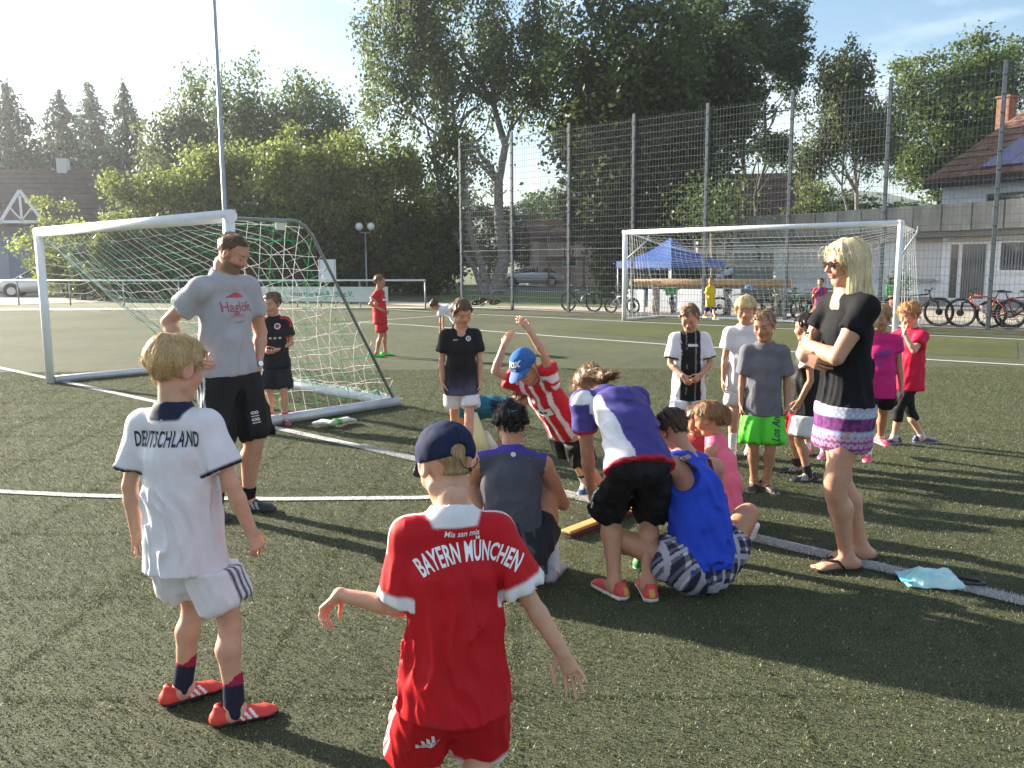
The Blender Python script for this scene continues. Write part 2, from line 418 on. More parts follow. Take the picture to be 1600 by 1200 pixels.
def hand_sdf(g, a):
    s = S(); hl = g.p['hl'] * g.H; D, Nn, T, w = a['D'], a['N'], a['T'], a['wr']; r = .047 * hl
    s.ecap(w - D * .02 * hl, w + D * .46 * hl, (.15 * hl, .105 * hl), (.215 * hl, .085 * hl), T, k=.08 * hl)
    s.cone(w - (nrm(w - a['el'])) * .22 * hl, w, .145 * hl, .14 * hl, k=.1 * hl)
    lens = (.47, .53, .49, .38); off = (.165, .055, -.055, -.155)
    for i in range(4):
        b = w + D * (.46 + (.03, .05, .03, -.02)[i]) * hl + T * off[i] * hl
        dr = nrm(D + T * off[i] * 6 * a['spread']); ax = nrm(np.cross(dr, Nn)); c = a['curl'] * (1 + .18 * i / 3)
        for j, (fr, an) in enumerate(((.45, 45), (.30, 62), (.25, 40))):
            dr = rot_axis(ax, math.radians(an * c)) @ dr; e = b + dr * lens[i] * hl * fr
            s.cone(b, e, r * (1 - .1 * j), r * (.94 - .1 * j), k=.022 * hl); b = e
    b = w + D * .10 * hl + T * .12 * hl + Nn * .03 * hl
    d1 = nrm(D * .75 + T * (.62 + a['spread']) + Nn * .28); m = b + d1 * .30 * hl
    s.cone(b, m, r * 1.55, r * 1.15, k=.06 * hl)
    d2 = nrm(D * .95 + T * .22 + Nn * (.25 + .5 * a['curl'])); e = m + d2 * .17 * hl; s.cone(m, e, r * 1.12, r * 1.02, k=.02 * hl)
    s.cone(e, e + nrm(d2 + Nn * .2) * .12 * hl, r * 1.02, r * .85, k=.02 * hl)
    return s

def head_pt(g, q): return g.hC + (g.hR * q[0] + g.hF * q[1] + g.hU * q[2]) * g.hh
def head_sdf(g, o):
    s = S(); h = g.hh; B = np.array([g.hR, g.hF, g.hU]); P = lambda *q: head_pt(g, q)
    E = lambda c, r, k=.06, mode='u': s.ell(P(*c), np.array(r) * h, B, k * h, mode)
    C = lambda a, b, ra, rb, k=.05, mode='u': s.cone(P(*a), P(*b), ra * h, rb * h, k * h, mode)
    kid = g.kind == 'kid'; man = g.kind == 'man'
    E((0, -.07, .13), (.335, .41, .365))
    E((0, .07, -.13), (.262 if kid else .258, .26, .34), .10)
    E((0, .215, -.40), (.11 if not man else .14, .09, .095), .14)
    for x in (-1, 1):
        E((.15 * x, .215, -.12), (.12, .115, .13), .08)
        C((.235 * x, .02, -.28), (.10 * x, .20, -.41), .055 if not man else .075, .05, .12)
    C((-.15, .285, .075), (.15, .285, .075), .055, .055, .07)
    for x in (-1, 1):
        E((.145 * x, .36, .005), (.085, .07, .05), .05, 's')
        E((.14 * x, .262, .0), (.075, .075, .068), .02)
    ns = .8 if kid else 1.05
    C((0, .31, .04), (0, .33 + .075 * ns, -.115), .032, .052 * ns, .04)
    for x in (-1, 1): E((.05 * x * ns, .345, -.13), (.042, .05, .036), .03)
    E((0, .32, -.195), (.12, .05, .07), .05)
    C((-.075, .325, -.232), (.075, .325, -.232), .024, .024, .02); C((-.06, .322, -.278), (.06, .322, -.278), .03, .03, .02)
    mo = o.get('mouth', 0.0)
    C((-.11, .365, -.254), (.11, .365, -.254), .014 + mo, .014 + mo, .012, 's')
    for x in (-1, 1):
        Re = np.array([nrm(g.hR + g.hF * .35 * x * -1), nrm(g.hF + g.hR * .35 * x), g.hU])
        s.ell(P(.335 * x, -.04, -.03), np.array((.042, .095, .145)) * h, Re, .02 * h)
        s.ell(P(.385 * x, -.03, -.02), np.array((.03, .055, .09)) * h, Re, .02 * h, 's')
    nb = g.P3 - g.U * .03 * g.H
    s.ecap(nb, P(0, -.08, -.16), (g.p['nr'] * g.H * 1.18,) * 2, (g.p['nr'] * g.H,) * 2, g.hR, .09 * h)
    return s

def body_sdf(g, o):
    s = S(); H = g.H; p = g.p; L = p['lim']; w, c, hp = [np.array(x) * H for x in (p['w'], p['c'], p['hp'])]
    sh = o.get('slim', .80)
    s.ecap(g.P0 - g.PU * .02 * H, g.P0 + g.PU * .02 * H, hp * sh, hp * sh, g.PR, .014 * H)
    s.ecap(g.P0 + g.PU * .02 * H, g.P1, hp * sh, w * sh, g.PR, .014 * H); s.ecap(g.P1, g.P2, w * sh, c * sh, g.R, .014 * H)
    s.ecap(g.P2, g.P3 - g.U * .05 * H, c * sh, (.078 * H, .045 * H), g.R, .014 * H)
    s.cone(g.P3 - g.U * .04 * H, g.P3 + g.U * .04 * H, p['nr'] * 1.15 * H, p['nr'] * H, .014 * H)
    for a in g.arm.values():
        s.cone(g.P3 - g.U * .02 * H, a['sh'], .030 * H, .033 * H * L, .03 * H)
        u = nrm(a['el'] - a['sh']); f = nrm(a['wr'] - a['el'])
        s.cone(a['sh'], a['sh'] + u * .07 * H, .034 * H * L, .030 * H * L, .014 * H); s.cone(a['sh'] + u * .07 * H, a['el'], .0295 * H * L, .0225 * H * L, .010 * H)
        s.cone(a['el'], a['el'] + f * .04 * H, .0225 * H * L, .0245 * H * L, .008 * H)
        s.ecap(a['el'] + f * .04 * H, a['wr'], (.0245 * H * L,) * 2, (.0175 * H, .0138 * H), a['T'], .008 * H)
    for l in g.leg.values():
        t = nrm(l['kn'] - l['hip']); q = nrm(l['an'] - l['kn']); back = nrm(np.cross(np.cross(t, q), q)) if np.linalg.norm(np.cross(t, q)) > .05 else -l['fR'][:, 1]
        if back @ l['fR'][:, 1] > 0.3: back = -back
        s.cone(l['hip'] + t * .02 * H, l['kn'] - t * .02 * H, .0545 * H * L, .0345 * H * L, .022 * H)
        s.cone(l['kn'] - t * .03 * H, l['kn'] + q * .03 * H, .0345 * H * L, .0315 * H * L, .012 * H)
        m = l['kn'] + q * .075 * H + back * .010 * H
        s.cone(l['kn'] + q * .01 * H, m, .030 * H * L, .0365 * H * L, .012 * H); s.cone(m, l['an'] - q * .025 * H, .036 * H * L, .0200 * H, .014 * H); s.cone(l['an'] - q * .03 * H, l['an'], .0200 * H, .0215 * H, .008 * H)
        fR = l['fR']; A = l['an']; Lf = .15 * H
        X = lambda y, z, x=0: A + fR @ V3(x * Lf, y * Lf, (z - .28) * Lf)
        s.ecap(X(-.20, .13), X(.12, .17), (.125 * Lf, .12 * Lf), (.14 * Lf, .13 * Lf), fR[:, 0], .1 * Lf); s.cone(A, X(-.05, .16), .0215 * H, .024 * H, .1 * Lf)
        s.ecap(X(.10, .15), X(.50, .09), (.145 * Lf, .11 * Lf), (.165 * Lf, .075 * Lf), fR[:, 0], .08 * Lf)
        if o.get('barefoot'):
            for i in range(5):
                x = (.115 - .058 * i) * -l['s']; y0 = (.60, .60, .58, .55, .51)[i]; s.cone(X(.48, .075, x), X(y0 + .08, .055, x), .040 * Lf * (1.3 if i == 0 else 1), .036 * Lf * (1.25 if i == 0 else 1), .02 * Lf)
        else: s.cone(X(.48, .08, -.06), X(.60, .07, .0), .07 * Lf, .06 * Lf, .05 * Lf)
    return s

def skin_cols(g, Vt, o):
    base = np.array(o.get('skin', (.52, .30, .20))); col = np.tile(base, (len(Vt), 1)).astype(np.float32)
    n = vnoise(Vt * 14, 3)[:, None]; col *= (0.93 + .14 * n)
    q = np.stack([(Vt - g.hC) @ g.hR, (Vt - g.hC) @ g.hF, (Vt - g.hC) @ g.hU], 1) / g.hh
    on = (np.abs(q) < .75).all(1)
    def blend(m, c, a=1.0):
        a = (np.clip(m, 0, 1) * a * on)[:, None]; return col * (1 - a) + np.array(c) * a
    ax = np.abs(q[:, 0])
    red = base * np.array((1.08, .80, .76))
    col = blend(1.2 - np.hypot((ax - .17) / .12, (q[:, 2] + .14) / .11), red, .55 * 1)
    col = blend((q[:, 1] > .36) * (1.3 - np.hypot(q[:, 0] / .06, (q[:, 2] + .12) / .07)), red, .5)
    col = blend((ax > .3) * (np.abs(q[:, 2] + .03) < .2), red, .45)
    lips = np.array(o.get('lips', base * np.array((.92, .55, .55))))
    col = blend((q[:, 1] > .28) * (1.5 - 1.3 * np.hypot(q[:, 0] / .105, (q[:, 2] + .254) / .045)), lips, .85)
    br = np.array(o.get('brow', (.10, .06, .035)))
    col = blend((q[:, 1] > .2) * (1.6 - 1.4 * np.hypot((ax - .145) / .10, (q[:, 2] - .095 + .35 * (ax - .14) ** 2) / .022)), br, .8)
    if o.get('eyes', 'down') == 'down':
        col = blend((q[:, 1] > .2) * (1.7 - 1.5 * np.hypot((ax - .14) / .075, (q[:, 2] + .028) / .016)), (.035, .02, .015), .85)
    else:
        e = (q[:, 1] > .2) * (1.8 - 1.6 * np.hypot((ax - .14) / .068, (q[:, 2] + .004) / .030))
        col = blend(e, (.62, .58, .54), 1); col = blend((q[:, 1] > .2) * (1.8 - 1.6 * np.hypot((ax - .14) / .032, (q[:, 2] + .004) / .032)), o.get('iris', (.03, .025, .02)), 1)
        col = blend((q[:, 1] > .2) * (1.7 - 1.5 * np.hypot((ax - .14) / .075, (q[:, 2] - .026) / .012)), (.03, .02, .015), .9)
    if o.get('beard'):
        z = q[:, 2]; m = np.clip((q[:, 1] + .02) / .08, 0, 1) * np.clip((-.15 - z) / .06, 0, 1) * np.clip((z + .53) / .06, 0, 1) * (np.hypot(q[:, 0] / .085, (z + .254) / .03) > 1)
        m = np.maximum(m, (q[:, 1] > -.05) * (q[:, 1] < .1) * (ax > .22) * (ax < .285) * np.clip((.02 - z) / .06, 0, 1) * (z > -.5) * .7)
        col = blend(m, o['beard'], .74)
    return col

# --- hair -----------------------------------------------------------
def tri(d, lo, h, P):
    q = (P - lo) / h; n = np.array(d.shape); q = np.clip(q, 0, n - 1.001); i = q.astype(int); f = q - i
    r = 0
    for a, b, c in _CO:
        wt = (f[:, 0] if a else 1 - f[:, 0]) * (f[:, 1] if b else 1 - f[:, 1]) * (f[:, 2] if c else 1 - f[:, 2]); r = r + wt * d[i[:, 0] + a, i[:, 1] + b, i[:, 2] + c]
    return r
def hair_obj(g, o, parent, vox):
    st = o['style']; h = g.hh; P = lambda *q: head_pt(g, q); B = np.array([g.hR, g.hF, g.hU]); col = np.array(o['col'])
    s = S(); th = o.get('thick', .035)
    s.ell(P(0, -.07, .13), np.array((.335 + th, .41 + th, .365 + th * 1.1)) * h, B, .04 * h)
    E = lambda c, r, k=.05, mode='u': s.ell(P(*c), np.array(r) * h, B, k * h, mode)
    hl = o.get('hairline', 0.0)
    if o.get('fringe'): E((0, .20, .22), (.29, .20, .20), .08); hl = hl - .10
    longh = st in ('long', 'down')
    zh, y00 = (.36 if longh else .29) + hl, o.get('temple', .06)
    def face(X, Y, Z):
        x = ((X - g.hC[0]) * g.hR[0] + (Y - g.hC[1]) * g.hR[1] + (Z - g.hC[2]) * g.hR[2]) / h; y = ((X - g.hC[0]) * g.hF[0] + (Y - g.hC[1]) * g.hF[1] + (Z - g.hC[2]) * g.hF[2]) / h; z = ((X - g.hC[0]) * g.hU[0] + (Y - g.hC[1]) * g.hU[1] + (Z - g.hC[2]) * g.hU[2]) / h
        return np.maximum(np.maximum(y00 + .62 * np.maximum(z, 0) - y, z - zh + .25 * x * x + .012 * np.sin(x * 38)), np.abs(x) - (.40 if not longh else .30)) * h
    s._add('s', .05 * h, g.hC - h, g.hC + h, face)
    if not longh:
        E((0, -.17, -.20), (.225, .19, .20), .05)
        zb = o.get('nape', -.19); a = o.get('slope', .42)
        n = g.hF * a * 1.0 - g.hU; s.cut(P(0, -.40, zb), n, .02 * h)
        for x in (-1, 1): E((.42 * x, -.02, -.10), (.16, .13, .20), .03, 's')
    if longh:
        ln = o.get('len', .75); gv = np.array([0, 0, -1.])
        for x in (-1, 1):
            a0 = P(.235 * x, -.13, .10); s.ecap(a0, a0 + (g.hR * .07 * x - g.hF * .02) * h + gv * ln * .55 * h, (.13 * h, .17 * h), (.14 * h, .19 * h), g.hR, .08 * h)
            a1 = a0 + (g.hR * .07 * x - g.hF * .02) * h + gv * ln * .55 * h; s.ecap(a1, a1 - g.hF * .06 * h + gv * ln * .5 * h, (.14 * h, .19 * h), (.09 * h, .13 * h), g.hR, .08 * h)
        b0 = P(0, -.29, .08); s.ecap(b0, b0 - g.hF * .30 * h + gv * (ln + .02) * h, (.31 * h, .23 * h), (.31 * h, .19 * h), g.hR, .08 * h)
    if 'bun' in st: E(o.get('bunat', (0, -.50, .05)), (.16, .14, .17), .03)
    flowpts = []
    if 'pony' in st:
        pts = o['pony'](g, P) if callable(o['pony']) else [P(*q) for q in o['pony']]; rr = o.get('ponyr', (.10, .10, .05)); side = o.get('ponyside', g.hR)
        for i in range(len(pts) - 1): s.cone(pts[i], pts[i + 1], rr[min(i, 2)] * h, rr[min(i + 1, 2)] * h, .06 * h)
        flowpts = pts
    if o.get('curly'):
        rs = np.random.default_rng(5)
        for i in range(150):
            u = nrm(rs.normal(size=3)); q = (u * np.array((.35, .42, .37)) + np.array((0, -.07, .14)))
            if q[2] < -.1 - .0 + .42 * (q[1] + .3) or (q[1] > .15 and q[2] < .3): continue
            s.ell(P(*q), np.full(3, .06 + .03 * rs.random()) * h, B, .015 * h)
    wl = o.get('wave', .030)
    def disp(Pw):
        q = np.stack([(Pw - g.hC) @ g.hR, (Pw - g.hC) @ g.hF, (Pw - g.hC) @ g.hU], 1) / h
        thin = 0 if longh else np.clip((.12 - q[:, 2] + .2 * q[:, 1]) / .27, 0, 1) * max(th - .008, 0) * .85 * h * (np.linalg.norm(q - np.array((0, -.07, .05)), axis=1) < .62)
        return thin + (vnoise(q * np.array((16, 16, 5.)), 4) - .5) * wl * 2.4 * h + (vnoise(q * np.array((5, 5, 2.)), 8) - .5) * .085 * h
    d, lo, hv = s.grid(vox, disp); vt, fq = surfnets(d, lo, hv)
    rs = np.random.default_rng(int(abs(g.hC[0]) * 1e4) % 9999)
    cn = col * (0.62 + .55 * vnoise(((vt - g.hC) / h) * np.array((22, 22, 6.)), 6))[:, None]
    # strands over the volume
    n = int(o.get('n', 2600) * .75); steps = o.get('steps', 5); Ls = o.get('sl', .34) * h
    root = vt[rs.integers(0, len(vt), n)].astype(float)
    def flow(p):
        q = np.stack([(p - g.hC) @ g.hR, (p - g.hC) @ g.hF, (p - g.hC) @ g.hU], 1) / h
        c = np.array(o.get('crown', (0.03, -.20, .46))); v = q - c
        v[:, 2] -= .12
        wv = v[:, 0:1] * g.hR + v[:, 1:2] * g.hF + v[:, 2:3] * g.hU
        if longh: lowm = np.clip((.25 - q[:, 2]) / .3, 0, 1)[:, None]; wv = wv / np.linalg.norm(wv, axis=1, keepdims=True) * (1 - lowm) + np.array([[0, 0, -1.]]) * lowm
        if flowpts:
            for i in range(len(flowpts) - 1):
                a, b = flowpts[i], flowpts[i + 1]; ab = b - a; t = np.clip(((p - a) @ ab) / (ab @ ab), 0, 1); dd = np.linalg.norm(p - a - t[:, None] * ab, axis=1)
                m = (dd < .17 * h)[:, None] * 1.0; wv = wv * (1 - m) + nrm(ab) * m
            if 'tight' in st: pass
        return wv / np.maximum(np.linalg.norm(wv, axis=1, keepdims=True), 1e-6)
    def grad(p):
        e = hv * .8; G = np.stack([tri(d, lo, hv, p + np.eye(3)[i] * e) - tri(d, lo, hv, p - np.eye(3)[i] * e) for i in range(3)], 1)
        return G / np.maximum(np.linalg.norm(G, axis=1, keepdims=True), 1e-6)
    lift = (rs.random(n) ** 1.5 * o.get('lift', .034) * np.where(rs.random(n) < .12, o.get('fly', 2.6), 1.0) + .003) * h; p = root.copy(); pts = []; nor = []
    jit = rs.normal(size=(n, 3)) * o.get('jit', .36)
    Lr = Ls * (.6 + .8 * rs.random(n))
    for k in range(steps):
        G = grad(p); pts.append(p.copy()); nor.append(G); f = flow(p) + jit
        f -= G * (f * G).sum(1)[:, None]; f /= np.maximum(np.linalg.norm(f, axis=1, keepdims=True), 1e-6)
        p = p + f * (Lr / steps)[:, None]; dv = np.clip(tri(d, lo, hv, p), -.05 * h, .05 * h)
        p = p - grad(p) * (dv - lift * min(1, (k + 1) / 2.5))[:, None]
    wd = o.get('w', .011) * h * (.6 + .8 * rs.random(n)); VV = []
    for k in range(steps):
        t = pts[min(k + 1, steps - 1)] - pts[max(k - 1, 0)]; sd_ = np.cross(t, nor[k]); sd_ /= np.maximum(np.linalg.norm(sd_, axis=1, keepdims=True), 1e-9)
        wk = wd * (1 - (k / (steps - 1)) ** 2 * .85); VV.append(pts[k] - sd_ * wk[:, None]); VV.append(pts[k] + sd_ * wk[:, None])
    sv = np.stack(VV, 1).reshape(-1, 3); b = np.arange(n)[:, None] * steps * 2
    fq2 = np.concatenate([b + np.array([2 * k, 2 * k + 1, 2 * k + 3, 2 * k + 2]) for k in range(steps - 1)])
    sc = np.repeat(col * (.55 + .85 * rs.random((n, 1))) * (1 + .08 * rs.normal(size=(n, 3))), steps * 2, 0)
    if o.get('tips') is not None:
        tt = np.tile(np.repeat(np.linspace(0, 1, steps), 2), n)[:, None]; sc = sc * (1 - tt * .6) + np.array(o['tips']) * tt * .6
    V_, F_ = join_vf([(vt, fq), (sv, fq2)])
    return mesh_np('hair', V_, F_, HAIR_M(), parent, np.clip(np.concatenate([cn, sc]), 0.002, 1))

# --- cloth ----------------------------------------------------------
def fold_fn(g, amp, seed, sc=(.045, .045, .17), R=None, F=None, U=None, zfade=None):
    R = g.R if R is None else R; F = g.F if F is None else F; U = g.U if U is None else U; k = g.H / 1.35
    def f(P):
        q = np.stack([(P - g.P3) @ R, (P - g.P3) @ F, (P - g.P3) @ U], 1) / k
        wp = np.stack([vnoise(q * 5 + 9, seed + 5), vnoise(q * 5 + 31, seed + 6)], 1) - .5
        q2 = q.copy(); q2[:, 0] += wp[:, 0] * .10; q2[:, 1] += wp[:, 0] * .08; q2[:, 2] += wp[:, 1] * .1; q2[:, 0] += q2[:, 2] * .18
        n1 = vnoise(q2 / np.array(sc), seed); n2 = vnoise(q2 / np.array(sc) * 2.3 + 7, seed + 1)
        r = (1 - np.abs(2 * n1 - 1)) ** 2
        a = amp * k
        if zfade is not None: a = a * np.clip(.12 + (-q[:, 2] - .07) / (zfade * 1.2), .14, 1.25)
        return -(r - .35) * a * 1.0 - (n2 - .5) * a * .7
    return f

def shirt_obj(g, o, parent, vox, name='shirt'):
    H = g.H; p = g.p; s = S(); lo = o.get('loose', .012) * H
    w, c, hp = [np.array(x) * H for x in (p['w'], p['c'], p['hp'])]
    down = nrm(-g.PU * (1 - o.get('grav', .0)) + V3(0, 0, -1) * o.get('grav', .0))
    Hm = g.hipC + down * o.get('hem', .05) * H + g.PF * o.get('hemf', 0) * H
    wl = np.maximum(w + lo * 1.3, (c + lo) * .93) if not o.get('fit') else w + lo
    hw_ = hp + lo + np.array((o.get('flare', .008), o.get('flare', .008))) * H
    hw_[0] = max(hw_[0], (p['hw'] + .068) * H) if not o.get('fit') else hw_[0]; hw_[1] = max(hw_[1], .074 * H)
    g.hem = (Hm - down * .004 * H, down)
    ext = Hm + down * .05 * H
    s.ecap(g.P1, ext, wl, hw_, g.PR, .02 * H); s.ecap(g.P1, g.P2, wl, c + lo, g.R, .02 * H)
    slv = o.get('sleeve', .55)
    s.ecap(g.P2, g.P3 - g.U * .052 * H, c + lo, (.074 * H, .046 * H), g.R, .016 * H)
    for a in g.arm.values():
        wd_ = 1.0 if slv else o.get('strap', .62)
        s.cone(g.P3 - g.U * .018 * H, g.P3 - g.U * .018 * H + (a['sh'] - g.P3 + g.U * .018 * H) * wd_, .035 * H, (o.get('trs', .040) if slv else .036) * H, .022 * H)
        if slv:
            u = nrm(a['el'] - a['sh']); e = a['sh'] + u * slv * p['ua'] * H; sr = o.get('sr', .047) * H
            s.ecap(a['sh'] - u * .005 * H, e, (o.get('ssr', .038) * H,) * 2, (sr * 1.06, sr * .90), np.cross(u, g.R) if abs(u @ g.R) < .9 else g.F, .018 * H, flat=True)
    nk = o.get('neck', 1.0); nd = nrm(nrm(head_pt(g, (0, -.08, -.16)) - g.P3) + g.U * .8)
    if not o.get('holes') and not o.get('vneck') and nk <= 1: s.cone(g.P3 - g.U * .026 * H, g.P3 - nd * .004 * H, p['nr'] * 1.62 * H, p['nr'] * 1.48 * H, .016 * H)
    s.cut(Hm, down, .004)
    c0 = g.P3 + nd * ((.031 if slv else .040) if nk <= 1 else .022) * H + g.F * .004 * H
    s.cone(c0, c0 + nd * .10 * H, p['nr'] * 1.24 * nk * H, p['nr'] * 1.55 * nk * H, .006 * H, 's')
    if o.get('vneck'): s.cone(g.P3 + g.F * .06 * H, g.P3 + g.F * .075 * H - g.U * .055 * H, .030 * H, .008 * H, .006 * H, 's')
    for a in g.arm.values():
        if slv:
            u = nrm(a['el'] - a['sh']); e = a['sh'] + u * slv * p['ua'] * H; sr = o.get('sr', .047) * H
            s.cone(e + u * sr * .52, e + u * (sr * .52 + .02 * H), sr * .72, sr * .74, .004, 's')
    for q in o.get('holes', []): s.ell(g.P3 + (g.R * q[0][0] + g.F * q[0][1] + g.U * q[0][2]) * H, np.array(q[1]) * H, np.array([g.R, g.F, g.U]), .008, 's')
    vt, fq = s.mesh(vox, fold_fn(g, o.get('fold', .010), o.get('seed', 1), zfade=.16))
    q = np.stack([(vt - g.P3) @ g.R, (vt - g.P3) @ g.F, (vt - g.P3) @ g.U], 1) / H
    ts = np.full(len(vt), -1.0); rs_ = np.full(len(vt), 9.0)
    for a in g.arm.values():
        u = a['el'] - a['sh']; L = np.linalg.norm(u); u = u / L; t = ((vt - a['sh']) @ u); r = np.linalg.norm(vt - a['sh'] - t[:, None] * u, axis=1) / H
        lat = ((vt - a['sh']) @ g.R) * a['s'] / H
        m = (r < .075) & (t > -.02 * H) & (t < 1.02 * slv * p['ua'] * H) & ((lat > -.005) | (t > .035 * H) & (r < .058)); ts = np.where(m, t / (slv * p['ua'] * H + 1e-9), ts); rs_ = np.minimum(rs_, r)
    hz = ((Hm - vt) @ down) / H      # height above the hem
    col = np.tile(np.array(o['col'], np.float32), (len(vt), 1))
    if 'paint' in o: col = o['paint'](q, ts, hz, col)
    if 'collar' in o:
        ch = (vt - g.P3) @ nd; cd_ = np.linalg.norm(vt - g.P3 - ch[:, None] * nd, axis=1) / H; col = mixc(col, sm(p['nr'] * 1.78 - cd_) * sm(ch / H + .022), o['collar'])
    ob = mesh_np(name, vt, fq, SATIN_M() if o.get('satin', True) else CLOTH_M(), parent, col)
    return ob

def shorts_obj(g, o, parent, vox, name='shorts'):
    H = g.H; p = g.p; s = S(); lo = o.get('loose', .010) * H; hp = np.array(p['hp']) * H; f = o.get('f', .72); lr = o.get('lr', .057) * H; ur = o.get('ur', .060) * H
    s.ecap(g.P0 - g.PU * .03 * H, g.P0 + g.PU * o.get('rise', .055) * H, hp + lo, (hp + lo) * np.array((.95, .97)), g.PR, .02 * H)
    if o.get('skirt'):
        kc = sum(l['kn'] for l in g.leg.values()) / 2; dn = nrm(kc - g.hipC); s.ecap(g.hipC, g.hipC + dn * f * p['th'] * H, hp + lo, (hp[0] * .97 + lo, hp[1] * 1.08 + lo), g.PR, .02 * H, flat=True)
    for l in g.leg.values() if not o.get('skirt') else ():
        t = nrm(l['kn'] - l['hip']); T = p['th'] * H; q = nrm(l['an'] - l['kn']); out = g.PR * l['s'] * o.get('out', .012) * H
        if f <= 1.3: s.ecap(l['hip'] - t * .0 * H, l['hip'] + t * f * T + out, (ur * .92, ur), (lr, lr), g.PR, o.get('lk', .022) * H, flat=True)
        else:
            s.cone(l['hip'], l['kn'], ur, o.get('kr', lr), .012 * H); s.ecap(l['kn'], l['kn'] + q * (f - 1) * p['sh'] * H, (o.get('kr', lr),) * 2, (lr, lr), g.PR, .012 * H, flat=True)
    if f <= 1.3 and not o.get('tight'):
        for l in g.leg.values():
            t = nrm(l['kn'] - l['hip']); e = l['hip'] + t * f * p['th'] * H + g.PR * l['s'] * o.get('out', .012) * H; s.cone(e + t * lr * .50, e + t * (lr * .5 + .02 * H), lr * .74, lr * .76, .004, 's')
    if getattr(g, 'hem', None) is not None and not o.get('over'): s.cut(g.hem[0], -g.hem[1], .004)
    vt, fq = s.mesh(vox, fold_fn(g, o.get('fold', .010), o.get('seed', 4) + 20, sc=(.05, .05, .15), R=g.PR, F=g.PF, U=g.PU))
    q = np.stack([(vt - g.hipC) @ g.PR, (vt - g.hipC) @ g.PF, (vt - g.hipC) @ g.PU], 1) / H
    # which leg, position along the thigh, angle round it
    best = np.full(len(vt), 9.); tt = np.zeros(len(vt)); an = np.zeros(len(vt)); sg = np.zeros(len(vt))
    for l in g.leg.values():
        ax = nrm(l['kn'] - l['hip']); t = (vt - l['hip']) @ ax; r = vt - l['hip'] - t[:, None] * ax; R = nrm(g.PR - ax * (g.PR @ ax)) * l['s']; Fq_ = np.cross(R, ax) * l['s']
        m = (np.linalg.norm(r, axis=1) < best); best = np.where(m, np.linalg.norm(r, axis=1), best)
        tt = np.where(m, t / (f * p['th'] * H), tt); an = np.where(m, np.degrees(np.arctan2(r @ Fq_, r @ R)), an); sg = np.where(m, l['s'], sg)
    col = np.tile(np.array(o['col'], np.float32), (len(vt), 1))
    if 'paint' in o: col = o['paint'](q, tt, an, sg, col)
    return mesh_np(name, vt, fq, SATIN_M() if o.get('satin', True) else CLOTH_M(), parent, col)

def shoe_obj(g, l, o, parent, vox):
    H = g.H; L = .158 * H * o.get('k', 1); fR = l['fR']; A = l['an']; up = fR[:, 2]
    base = A - up * .042 * H
    X = lambda y, z, x=0: base + fR @ V3(x * L, y * L, z * L); sd_ = fR[:, 0]; s = S()
    s.ecap(X(-.25, .12), X(.12, .12), (.15 * L, .15 * L), (.145 * L, .16 * L), sd_, .05 * L)
    s.ecap(X(.10, .12), X(.50, .08), (.15 * L, .15 * L), (.175 * L, .10 * L), sd_, .06 * L); s.ecap(X(.48, .08, -.02 * l['s']), X(.63, .06, -.03 * l['s']), (.17 * L, .09 * L), (.12 * L, .07 * L), sd_, .05 * L)
    s.ecap(X(-.22, .15), X(-.18, .34), (.115 * L, .13 * L), (.115 * L, .13 * L), sd_, .05 * L, flat=True); s.ecap(X(-.05, .2), X(-.03, .33), (.11 * L, .12 * L), (.10 * L, .11 * L), sd_, .06 * L, flat=True)
    s.ecap(X(-.27, .03), X(.12, .03), (.155 * L, .05 * L), (.15 * L, .05 * L), sd_, .02 * L); s.ecap(X(.12, .03), X(.60, .035), (.165 * L, .05 * L), (.14 * L, .05 * L), sd_, .02 * L)
    s.cone(X(-.14, .30), X(-.10, .5), .085 * L, .1 * L, .01, 's')
    s.cut(base, -up, .004)
    vt, fq = s.mesh(vox); q = ((vt - base) @ fR) / L
    col = np.tile(np.array(o['col'], np.float32), (len(vt), 1)); sole = np.array(o.get('sole', (.7, .7, .68)))
    st = o.get('stripe')
    if st is not None:
        for i in range(3):
            m = (np.abs(q[:, 1] - (.08 + .105 * i) - (q[:, 2] - .15) * -.7) < .026) & (q[:, 2] > .07) & (q[:, 2] < .23) & (np.abs(q[:, 0]) > .07); col[m] = st
    if o.get('lace') is not None:
        m = (np.abs(q[:, 0]) < .06) & (q[:, 1] > .05) & (q[:, 1] < .4) & (q[:, 2] > .15) & (np.sin(q[:, 1] * 90) > 0); col[m] = o['lace']
    if o.get('heel') is not None:
        m = (q[:, 1] < -.28) & (np.abs(q[:, 0]) < .05) & (q[:, 2] > .12) & (q[:, 2] < .27); col[m] = o['heel']
    if o.get('toe') is not None: col[q[:, 1] > .52] = o['toe']
    col[q[:, 2] < o.get('solez', .075)] = sole
    return mesh_np('shoe', vt, fq, SHOE_M(), parent, col)

def sock_obj(g, l, o, parent, vox):
    H = g.H; s = S(); q = nrm(l['an'] - l['kn']); top = l['an'] - q * o.get('top', .05) * H
    s.cone(l['an'] + q * .012 * H, top, .026 * H, .0262 * H * o.get('wide', 1), .01); s.cut(top, -q, .003)
    vt, fq = s.mesh(vox); col = np.tile(np.array(o['col'], np.float32), (len(vt), 1))
    if o.get('band') is not None: col[((l['an'] - vt) @ q) / H > o.get('top', .05) - o.get('bandw', .02)] = o['band']
    return mesh_np('sock', vt, fq, CLOTH_M(), parent, col)

